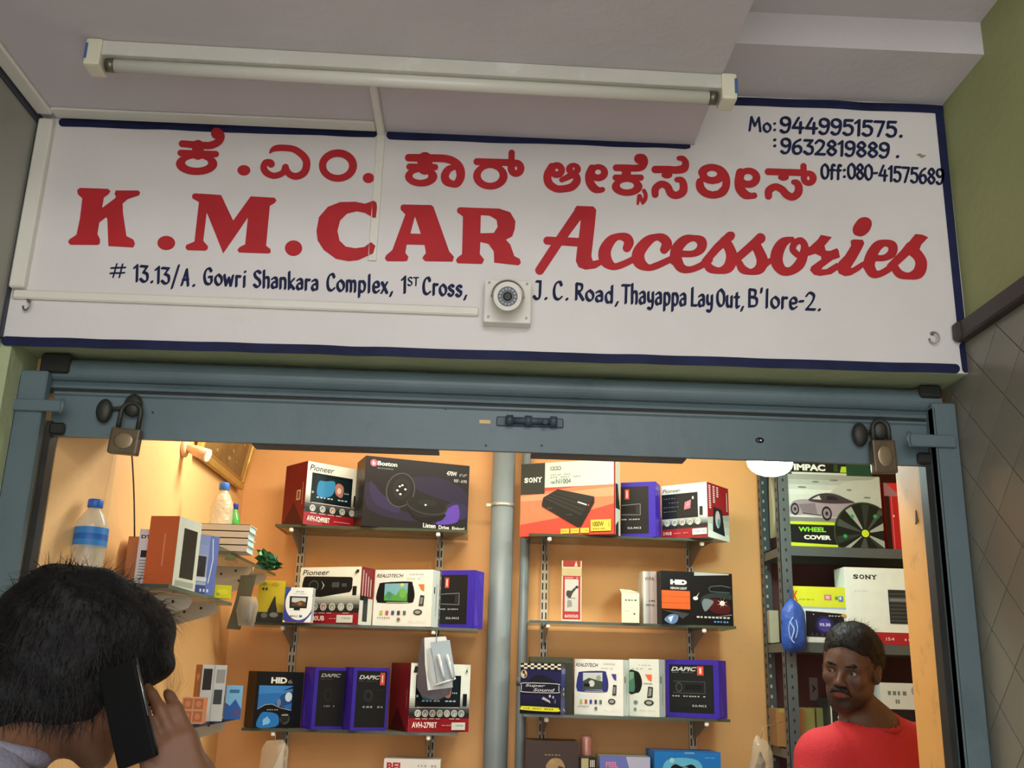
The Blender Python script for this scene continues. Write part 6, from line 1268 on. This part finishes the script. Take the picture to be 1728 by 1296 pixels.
def head_shape(F, H):
    k = H.s; M = H.M(); E = lambda c, r, kk=.02, sub=False: F.ell(H(*c), [q * k for q in r], kk * k, M, sub); Cp = lambda a, b, ra, rb, kk=.015, sub=False: F.cap(H(*a), H(*b), ra * k, rb * k, kk * k, sub)
    E((0, -.012, .040), (.074, .094, .082)); E((0, .030, .022), (.062, .060, .058), .03); E((0, .034, -.040), (.052, .050, .066), .03)
    for x in (-1, 1):
        Cp((x * .050, .0, -.046), (x * .019, .064, -.092), .017, .016, .028); E((x * .040, .060, -.022), (.021, .020, .018), .02)
        E((x * .030, .0905, .000), (.0175, .0150, .0125), .010, True)
        Cp((x * .014, .0820, .0175), (x * .044, .0740, .0155), .0095, .0085, .012)
        Cp((x * .018, .0800, .0042), (x * .043, .0735, .0035), .0048, .0044, .004); Cp((x * .020, .0775, -.0078), (x * .042, .0720, -.0070), .0046, .0044, .004)
        E((x * .0125, .0935, -.0335), (.0085, .0095, .0075), .006); E((x * .0745, -.008, -.004), (.0085, .0175, .030), .010); E((x * .079, -.008, -.002), (.0045, .0125, .021), .006)
        E((x * .0855, -.006, .002), (.006, .0075, .012), .004, True)
    E((0, .066, -.098), (.018, .017, .016), .02)
    Cp((0, .084, .008), (0, .1045, -.030), .0070, .0105, .010); E((0, .100, -.035), (.0095, .010, .008), .006)
    E((0, .075, -.060), (.027, .017, .020), .015)
    Cp((-.021, .0830, -.0600), (0, .0925, -.0560), .0042, .0062, .005); Cp((.021, .0830, -.0600), (0, .0925, -.0560), .0042, .0062, .005)
    Cp((-.018, .0830, -.0670), (.018, .0830, -.0670), .0052, .0052, .005); E((0, .0895, -.0690), (.013, .005, .0055), .005)
def face_colour(H, skin, lip, beard, ba=.6):
    sk, lp, bd = [np.array(lin(c)[:3]) for c in (skin, lip, beard)]
    def fn(P):
        L = H.local(P); col = np.tile(sk, (len(P), 1)); x, y, z = L.T
        hm = (np.abs(z) < .14) & (np.abs(x) < .11) & (y > -.12)
        def mix(w, c): w = (w * hm)[:, None]; return col * (1 - w) + c * w
        sm = lambda d, a, b: np.clip((b - d) / (b - a), 0, 1)
        w = sm(np.abs(z + .086) - .0, .012, .034) * sm(-y, -.03, .0) * ba * (np.abs(x) < .07); col = mix(w, bd)
        w = np.maximum(sm(np.hypot(x / 1.0, (z + .045) * 2.4), .016, .028) * (y > .07), sm(np.hypot(x * 1.1, (z + .083) * 2), .008, .02) * (y > .06)) * min(1, ba * 1.3); col = mix(w, bd)
        w = sm(np.hypot(x / 2.4, (z + .0625)), .0065, .0095) * (y > .078); col = mix(w * .75, lp)
        w = sm(np.hypot(np.abs(x) - .030, z * 1.3), .012, .022) * (y > .055); col = mix(w * .35, sk * .55)
        return col
    return fn
def eyes(H, parent, o0, gaze):
    W_m = mat('eye_white', (140, 128, 116), .15, spec=.6); IR_ = mat('iris_brown', (38, 22, 14), .1, spec=.8); g = (H.r * gaze[0] + H.f * gaze[1] + H.u * gaze[2]).normalized()
    for x in (-1, 1):
        c = Vector(H(x * .0305, .0700, -.0015)) - o0; m = MB(); m.ell(c, (.0118 * H.s,) * 3, W_m, u=20, v=14); e = m.build('eye', parent)
        m = MB(); m.ell(c + g * .0066 * H.s, (.0066 * H.s,) * 3, IR_, u=14, v=10); m.build('iris', e)
def strands(name, P, Q, H, m, parent, o0, n, L, w, cond, droop=.5, seed=2):
    """short hair blades grown on the hair surface, breaking up its outline"""
    rr = np.random.RandomState(seed); f = rr.randint(0, len(Q), n * 4); V, Fc = [], []; cnt = 0
    A, B, D = P[Q[f, 0]], P[Q[f, 1]], P[Q[f, 3]]; N = np.cross(B - A, D - A); N /= np.linalg.norm(N, axis=1)[:, None] + 1e-9
    C0 = P[Q[f]].mean(1); loc = H.local(C0); cen = np.array(H.c)
    for i in range(len(f)):
        if cnt >= n: break
        if not cond(loc[i]): continue
        p = C0[i]; nn = N[i]; 
        if nn @ (p - cen) < 0: nn = -nn
        down = np.array([0, 0, -1.]); t = down - nn * (down @ nn) + rr.normal(0, .35, 3); t /= np.linalg.norm(t) + 1e-9
        l = L * (.5 + rr.rand()); s_ = np.cross(nn, t); q = p - nn * .002; pts = []
        for j in range(4):
            u = j / 3; pts.append(q + nn * l * (.55 * u - .25 * u * u) + t * l * (u * .8) + down * l * droop * u * u * .5)
        b = len(V)
        for j, pt in enumerate(pts): ww = w * (1 - j / 3.2); V.append(pt - s_ * ww - o0); V.append(pt + s_ * ww - o0)
        for j in range(3): Fc.append((b + 2 * j, b + 2 * j + 1, b + 2 * j + 3, b + 2 * j + 2))
        cnt += 1
    return meshobj(name, V, Fc, [m], parent)
def hand(F, wr, f, n, s, bend=(.5, .7, .5), sc=1.0, spread=.06, thumb=None, k=.006):
    """wr wrist, f towards the fingers, n out of the palm, s towards the thumb"""
    wr, f, n, s = [np.array(q, float) for q in (wr, f, n, s)]; f /= np.linalg.norm(f); n -= f * (n @ f); n /= np.linalg.norm(n); s -= f * (s @ f) + n * (s @ n); s /= np.linalg.norm(s)
    for i, o_ in enumerate((.027, .010, -.009, -.027)):
        F.cap(wr + s * o_ * .55 * sc, wr + (f * (.090 - .004 * abs(i - 1)) + s * o_) * sc, .014 * sc, .0115 * sc, .012)
    F.cap(wr + s * .02 * sc + f * .02 * sc + n * .008 * sc, wr + s * .024 * sc + f * .05 * sc + n * .012 * sc, .015 * sc, .012 * sc, .012)
    Ls = ((.042, .026, .020), (.047, .030, .021), (.043, .028, .021), (.034, .021, .018)); tips = []
    for i, o_ in enumerate((.027, .010, -.009, -.027)):
        p = wr + (f * (.090 - .004 * abs(i - 1)) + s * o_) * sc; a = 0; d0 = f + s * o_ * 2 * spread / .06; d0 /= np.linalg.norm(d0)
        for j in range(3):
            a += bend[j] if not isinstance(bend[j], (tuple, list)) else bend[j][i]
            d = d0 * math.cos(a) + n * math.sin(a); q = p + d * Ls[i][j] * sc; r = (.0092, .0082, .0072)[j] * sc * (1 if i < 3 else .9)
            F.cap(p, q, r * 1.04, r * .94, k if j == 0 else .003); p = q
        tips.append((p, d))
    td = thumb if thumb is not None else (.55, .35, .75); p = wr + (f * .022 + s * .026 + n * .004) * sc
    d = f * td[0] + n * td[1] + s * td[2]; d /= np.linalg.norm(d); q = p + d * .042 * sc; F.cap(p, q, .0145 * sc, .0115 * sc, .012)
    d2 = d + f * .35 + n * .15; d2 /= np.linalg.norm(d2); q2 = q + d2 * .032 * sc; F.cap(q, q2, .0112 * sc, .0100 * sc, .004)
    d3 = d2 + f * .2; d3 /= np.linalg.norm(d3); q3 = q2 + d3 * .026 * sc; F.cap(q2, q3, .0100 * sc, .0085 * sc, .003)
    return tips
def V3(*a): return np.array(a, float)

def man(label, base, face, H, B, skin, sleeves, arms, legs, hairfn, shirt_m, trouser_m, lip=(120, 62, 56), beard=(40, 26, 20), ba=.5, neckcut=None, extra=None, gaze=(0, 1, 0), group=None, h=.0042, shirt_name='shirt', collar=None):
    """B = dict of body points in world space; the body under the clothes is one continuous surface with head, hands and feet"""
    t = thing('person', label, 'person', base, 0); o0 = Vector(base)
    allp = [np.array(p) for p in B.values()] + [np.array(H.c)] + [np.array(q) for a in arms for q in a['pts']]
    lo = np.min(allp, 0) - .20; hi = np.max(allp, 0) + .20; lo[2] = -.02
    F = Field(lo, hi, h); head_shape(F, H)
    rt = np.array(B['rvec']) if 'rvec' in B else None
    nb, nt = B['neck_base'], H(0, -.012, -.075)
    R = (V3(*B['sh_r']) - V3(*B['sh_l'])); R /= np.linalg.norm(R); U = V3(0, 0, 1); Fw = np.cross(U, R)
    F.cap(nt, V3(*nb) + U * .015, .047, .052, .025); F.cap(V3(*nb), V3(*B['sh_r']) - R * .02, .048, .050, .05); F.cap(V3(*nb), V3(*B['sh_l']) + R * .02, .048, .050, .05)
    ch, wa, pe = V3(*B['chest']), V3(*B['waist']), V3(*B['pelvis']); Mx = [[R[i], Fw[i], U[i]] for i in range(3)]
    F.ell(ch, (.160, .100, .190), .06, Mx); F.ell(wa, (.138, .092, .150), .08, Mx); F.ell(pe, (.158, .105, .120), .08, Mx)
    for sgn, a in zip((1, -1), arms):
        s_, e_, w_ = [V3(*q) for q in a['pts']]; F.cap(s_, e_, .047, .036, .03); F.cap(e_, w_, .037, .025, .02); F.cap(s_ * .6 + e_ * .4, e_ * .9 + s_ * .1, .042, .036, .02); F.cap(w_ * .3 + e_ * .7, w_ * .2 + e_ * .8, .039, .039, .03)
        a['tips'] = hand(F, w_, *a['hand'], **a.get('opt', {}))
    for l in legs:
        hp, kn, an = [V3(*q) for q in l]; F.cap(hp, kn, .078, .052, .05); F.cap(kn, an, .052, .036, .03); F.cap(kn * .7 + an * .3, kn * .6 + an * .4, .052, .05, .03); F.cap(an - U * .03, an + Fw * .15 - U * .055, .036, .026, .03)
    SK = mat('skin_%d' % skin[0], skin, .5, var=.05, scale=18, attr='pigment', bump=.08, bscale=90, spec=.4)
    F.mesh('body', [SK], t, face_colour(H, skin, lip, beard, ba), origin=o0)
    # clothes follow the same bones, a little larger, and end at neck, cuffs, waist
    G = Field(lo, hi, .006); g = .011
    G.cap(V3(*nb), V3(*B['sh_r']) - R * .02, .050 + g, .050 + g, .05); G.cap(V3(*nb), V3(*B['sh_l']) + R * .02, .050 + g, .050 + g, .05)
    G.ell(ch, (.160 + g, .100 + g, .190 + g), .06, Mx); G.ell(wa, (.142 + g, .098 + g, .160 + g), .08, Mx); G.ell(pe, (.158 + g, .108 + g, .10), .08, Mx)
    for a in arms:
        s_, e_, w_ = [V3(*q) for q in a['pts']]; tt = sleeves
        if tt <= 1: G.cap(s_, s_ + (e_ - s_) * tt, .049 + g * 1.3, .044 + g * 1.5, .03)
        else: G.cap(s_, e_, .049 + g, .040 + g, .03); G.cap(e_, e_ + (w_ - e_) * (tt - 1), .042 + g, .032 + g, .02)
    # folds
    sl = tuple(slice(None) for _ in range(3)); X, Y, Z = np.meshgrid(*[G.lo[i] + np.arange(G.n[i]) * G.h for i in range(3)], indexing='ij', copy=False)
    G.F += (.0022 * np.sin(34 * Z + 9 * X + 3 * np.sin(21 * Y)) * np.sin(17 * X - 12 * Y + 8 * Z)).astype(np.float32)
    for a in (nt, ): G.cap(V3(*nt), V3(*nb) + U * (.004), .066, neckcut or .070, .006, True)
    G.plane((0, 0, B['pelvis'][2] - .06), (0, 0, -1))
    G.mesh(shirt_name, [shirt_m], t, origin=o0)
    T_ = Field(lo, (hi[0], hi[1], B['waist'][2] + .02), .008); T_.ell(pe, (.166, .114, .125), .08, Mx)
    for l in legs:
        hp, kn, an = [V3(*q) for q in l]; T_.cap(hp, kn, .090, .066, .05); T_.cap(kn, an + U * .0, .064, .056, .03)
    T_.plane((0, 0, B['pelvis'][2] + .10), (0, 0, 1)); T_.plane((0, 0, .055), (0, 0, -1)); T_.mesh('trousers', [trouser_m], t, origin=o0)
    for l in legs:
        an = V3(*l[2]); S_ = Field(an - .25, an + .25, .006); S_.cap(an - U * .035 - Fw * .03, an + Fw * .16 - U * .050, .044, .038, .03); S_.plane((0, 0, an[2] + .012), (0, 0, 1)); S_.plane((0, 0, .002), (0, 0, -1)); S_.mesh('shoe', [mat('dark_shoe', (40, 36, 34), .5)], t, origin=o0)
    hairfn(t, o0, H); eyes(H, t, o0, gaze)
    if extra: extra(t, o0, H, R, Fw, U)
    return t
HAIR = mat('black_hair', (14, 12, 12), .62, var=.25, scale=60, bump=.5, bscale=70, spec=.35)

# --- the man in red inside the shop, head turned to his right
Yr = 0.72
hc = at(1436, 1129, Yr); fdir = Vector((-.60, -.78, -.10))
Hr = Head(hc, fdir, roll=math.radians(-9), sc=0.88)
def hair_r(t, o0, H):
    F = Field(np.array(H.c) - .16, np.array(H.c) + .16, .0035); M = H.M(); k = H.s
    F.ell(H(0, -.012, .046), [.0800 * k, .1010 * k, .0900 * k], .01, M); F.ell(H(0, .020, .085), [.060 * k, .060 * k, .038 * k], .02, M)
    F.ell(H(.0, -.04, .03), [.078 * k, .072 * k, .080 * k], .02, M)
    # forehead, temples and ears stay clear
    F.ell(H(0, .115, .012), [.066 * k, .075 * k, .062 * k], .008, M, True); F.cap(H(-.10, .045, -.03), H(.10, .045, -.03), .042 * k, .042 * k, .010, True)
    for x in (-1, 1): F.ell(H(x * .082, -.008, -.008), [.022 * k, .024 * k, .030 * k], .006, M, True)
    F.plane(H(0, 0, -.045), -np.array(H.u)); 
    X, Y, Z = np.meshgrid(*[F.lo[i] + np.arange(F.n[i]) * F.h for i in range(3)], indexing='ij', copy=False); F.F += (.0016 * np.sin(150 * X) * np.sin(130 * Y + 2) * np.sin(140 * Z)).astype(np.float32)
    o = F.mesh('hair', [HAIR], t, origin=o0); strands('hair_strands', F.P, F.Q, H, HAIR, o, np.array(o0), 4200, .016, .0006, lambda l: True, .0)
    F = Field(np.array(H.c) - .14, np.array(H.c) + .14, .0028)
    for x in (-1, 1): F.cap(H(x * .012, .0905, .0165), H(x * .032, .0870, .0205), .0042, .0050, .004); F.cap(H(x * .032, .0870, .0205), H(x * .050, .0740, .0165), .0050, .0030, .004)
    F.mesh('eyebrows', [HAIR], t, origin=o0)
    F = Field(np.array(H.c) - .14, np.array(H.c) + .14, .0028)
    for x in (-1, 1): F.cap(H(x * .001, .0950, -.0490), H(x * .018, .0890, -.0515), .0064, .0066, .005); F.cap(H(x * .018, .0890, -.0515), H(x * .029, .0770, -.0640), .0062, .0040, .005)
    F.mesh('moustache', [mat('moustache_hair', (22, 16, 14), .7, bump=.8, bscale=120)], t, origin=o0)
nb = at(1474, 1226, Yr + .03); nb = Vector((nb.x, Yr + .045, nb.z - .012))
sr, sl_ = Vector((nb.x - .160, nb.y - .075, nb.z - .062)), Vector((nb.x + .165, nb.y + .075, nb.z - .048))
dn = lambda p, x, y, z: (p[0] + x, p[1] + y, p[2] + z)
Br = dict(neck_base=tuple(nb), sh_r=tuple(sr), sh_l=tuple(sl_), chest=dn(nb, 0, .005, -.20), waist=dn(nb, .01, .01, -.40), pelvis=dn(nb, .01, .01, -.56))
hipz = Br['pelvis'][2] - .03; yf = (nb.x, nb.y)
legs_r = [[(yf[0] - .075, yf[1] - .02, hipz), (yf[0] - .08, yf[1] - .04, hipz / 2 + .02), (yf[0] - .085, yf[1], .09)], [(yf[0] + .095, yf[1] + .04, hipz), (yf[0] + .10, yf[1] + .02, hipz / 2 + .02), (yf[0] + .11, yf[1] + .05, .09)]]
arms_r = [dict(pts=[tuple(sr), dn(sr, -.04, -.02, -.28), dn(sr, -.03, -.10, -.52)], hand=((.02, -.15, -1), (.9, .3, 0), (.2, -1, 0)), opt=dict(bend=(.2, .25, .2))),
          dict(pts=[tuple(sl_), dn(sl_, .05, .02, -.28), dn(sl_, .05, -.04, -.53)], hand=((.02, -.15, -1), (-.9, -.3, 0), (.2, -1, 0)), opt=dict(bend=(.2, .25, .2)))]
def collar_r(t, o0, H, R, Fw, U):
    P_ = []; n0 = np.array(Br['neck_base'])
    for i in range(33):
        a = 2 * PI * i / 32; P_.append(Vector(n0 + R * .073 * math.cos(a) + Fw * .072 * math.sin(a) + U * (.028 - .024 * math.sin(a))) - o0)
    MB().tube(P_, .0065, mat('red_rib', (168, 40, 46), .8), n=10, cap=False).build('neck_rib', t)
man('man in a red T-shirt with a moustache looking out from inside the shop', (nb.x, nb.y, 0), None, Hr, Br, (84, 60, 46), .55, arms_r, legs_r, hair_r,
    mat('red_cotton', (186, 46, 54), .85, var=.06, scale=12, bump=.2, bscale=200), mat('dark_denim', (40, 46, 62), .8), ba=.92, extra=collar_r, gaze=(.35, .93, -.02), shirt_name='red_t_shirt')

# --- the man on the phone outside, seen from behind his right shoulder
Yl_ = -.47
hc = at(133, 1128, Yl_); hd = math.radians(22)
fl = Vector((math.cos(hd), math.sin(hd), -.30)); Hl = Head(hc, fl, roll=math.radians(4), sc=1.0)
def hair_l(t, o0, H):
    F = Field(np.array(H.c) - .20, np.array(H.c) + .20, .0045); M = H.M()
    F.ell(H(0, -.016, .038), [.092, .114, .097], .01, M); F.ell(H(0, .050, .060), [.074, .055, .048], .03, M); F.ell(H(0, -.060, -.014), [.078, .058, .086], .03, M); F.ell(H(0, .090, .036), [.056, .020, .026], .02, M)
    F.ell(H(0, -.075, -.075), [.064, .046, .050], .03, M); F.ell(H(0, .0, -.02), [.088, .06, .060], .03, M)
    F.ell(H(0, .150, -.050), [.09, .085, .062], .01, M, True)
    for x in (-1, 1): F.ell(H(x * .105, .030, -.085), [.045, .050, .048], .012, M, True)
    X, Y, Z = np.meshgrid(*[F.lo[i] + np.arange(F.n[i]) * F.h for i in range(3)], indexing='ij', copy=False); F.F += (.003 * np.sin(70 * X + 3 * np.sin(40 * Z)) * np.sin(60 * Y) + .002 * np.sin(110 * Z + 50 * X)).astype(np.float32)
    o = F.mesh('hair', [HAIR], t, origin=o0); strands('hair_strands', F.P, F.Q, H, HAIR, o, np.array(o0), 6500, .030, .0007, lambda l: l[1] < .085, .5)
    # loose forelock over the brow
    V, Fc = [], []; rr = np.random.RandomState(4)
    for i in range(90):
        x = rr.uniform(-.055, .060); p = np.array(H(x, .100 + rr.uniform(-.012, .004), .052 + rr.uniform(-.02, .012))); b = len(V); L_ = rr.uniform(.05, .095); sd = np.array(H.r) * .0007; pt = []
        for j in range(7): u = j / 6; q = p + (np.array(H.f) * (.030 * math.sin(u * 2.6) + .006 * rr.rand()) - np.array(H.u) * L_ * u - np.array(H.r) * 0.02 * u * np.sign(x)); w = (1 - u * .8); V += [q - sd * w - np.array(o0), q + sd * w - np.array(o0)]
        for j in range(6): Fc.append((b + 2 * j, b + 2 * j + 1, b + 2 * j + 3, b + 2 * j + 2))
    meshobj('forelock', V, Fc, [HAIR], o)
f2, r2 = Vector((math.cos(hd), math.sin(hd), 0)), Vector((math.sin(hd), -math.cos(hd), 0))
nbl = hc - f2 * .100 + Vector((0, 0, -.125))
srl, sll = nbl + r2 * .150 - Vector((0, 0, .066)), nbl - r2 * .165 - Vector((0, 0, .055))
B_l = dict(neck_base=tuple(nbl), sh_r=tuple(srl), sh_l=tuple(sll), chest=tuple(nbl - Vector((0, 0, .20)) - f2 * .01), waist=tuple(nbl - Vector((0, 0, .40))), pelvis=tuple(nbl - Vector((0, 0, .56))))
pz = B_l['pelvis'][2] - .03; pc = Vector(B_l['pelvis'])
legs_l = [[tuple(pc + r2 * s * .085 - Vector((0, 0, .03))), tuple(Vector((pc.x, pc.y, pz / 2 + .02)) + r2 * s * .09 + f2 * .02), tuple(Vector((pc.x, pc.y, .09)) + r2 * s * .10)] for s in (1, -1)]
ear = Vector(Hl(.082, -.005, -.005)); mouth = Vector(Hl(.050, .075, -.085))
ph0 = at(198, 1122, Yl_ - .104); ph1 = at(234, 1288, Yl_ - .110); wr = at(335, 1372, Yl_ - .085); fin = at(262, 1215, Yl_ - .085)
el = srl + f2 * .10 + r2 * .06 - Vector((0, 0, .25))
fdv = (fin - wr).normalized()
arms_l = [dict(pts=[tuple(srl), tuple(el), tuple(wr)], hand=(tuple(fdv), (-.45, .85, .15), (.1, .9, .5)), opt=dict(bend=((.25, .2, .15, .1), (.45, .4, .35, .3), (.4, .35, .3, .3)), thumb=(.95, .55, .02), spread=.05)),
          dict(pts=[tuple(sll), tuple(sll - Vector((0, 0, .28)) - r2 * .03), tuple(sll - Vector((0, 0, .53)) + f2 * .06 - r2 * .03)], hand=((.15, 0, -1), tuple(r2), tuple(f2)), opt=dict(bend=(.2, .25, .2)))]
def collar_l(t, o0, H, R, Fw, U):
    P_ = []; n0 = np.array(B_l['neck_base'])
    for i in range(33):
        a = 2 * PI * i / 32; P_.append(Vector(n0 + R * .070 * math.cos(a) + Fw * .072 * math.sin(a) + U * (.032 - .020 * math.sin(a))) - o0)
    MB().tube(P_, .013, GREYS, n=12, cap=False).build('collar', t)
GREYS = mat('grey_lilac_cotton', (136, 134, 148), .85, var=.10, scale=14, bump=.3, bscale=120)
man('black-haired man seen from behind in a grey shirt, holding a phone to his ear', (pc.x, pc.y, 0), None, Hl, B_l, (112, 76, 54), .6, arms_l, legs_l, hair_l, GREYS, mat('dark_trousers', (44, 44, 50), .8), ba=.35, extra=collar_l, gaze=(0, 1, -.2), shirt_name='grey_shirt')
# phone
c = (ph0 + ph1) / 2; d = (ph1 - ph0).normalized(); L_ = (ph1 - ph0).length
t = thing('mobile_phone', 'black mobile phone held to the ear of the man outside', 'phone', c)
out = Vector((-.40, -.90, .05)); out = (out - d * out.dot(d)).normalized(); side = d.cross(out); M4 = Matrix((( side.x, out.x, d.x, 0), (side.y, out.y, d.y, 0), (side.z, out.z, d.z, 0), (0, 0, 0, 1)))
MB().box((-.029, -.004, -L_ / 2), (.029, .004, L_ / 2), mat('phone_black', (12, 12, 13), .5, spec=.25), .0035, M4, seg=2).build('phone_body', t)
MB().tube([M4 @ Vector((-.0295, .002, -L_ * .42)), M4 @ Vector((-.0295, .002, L_ * .1))], .0008, mat('phone_edge_highlight', (170, 166, 160), .2, .9), n=8).build('edge_highlight', t)  # pale strip paints the highlight along part of the phone edge
for o in bpy.data.objects:
    if 'label' in o.keys() and not 4 <= len(o['label'].split()) <= 16: print('LONG', len(o['label'].split()), o['label'])
    if 'wh' in o.keys(): del o['wh']
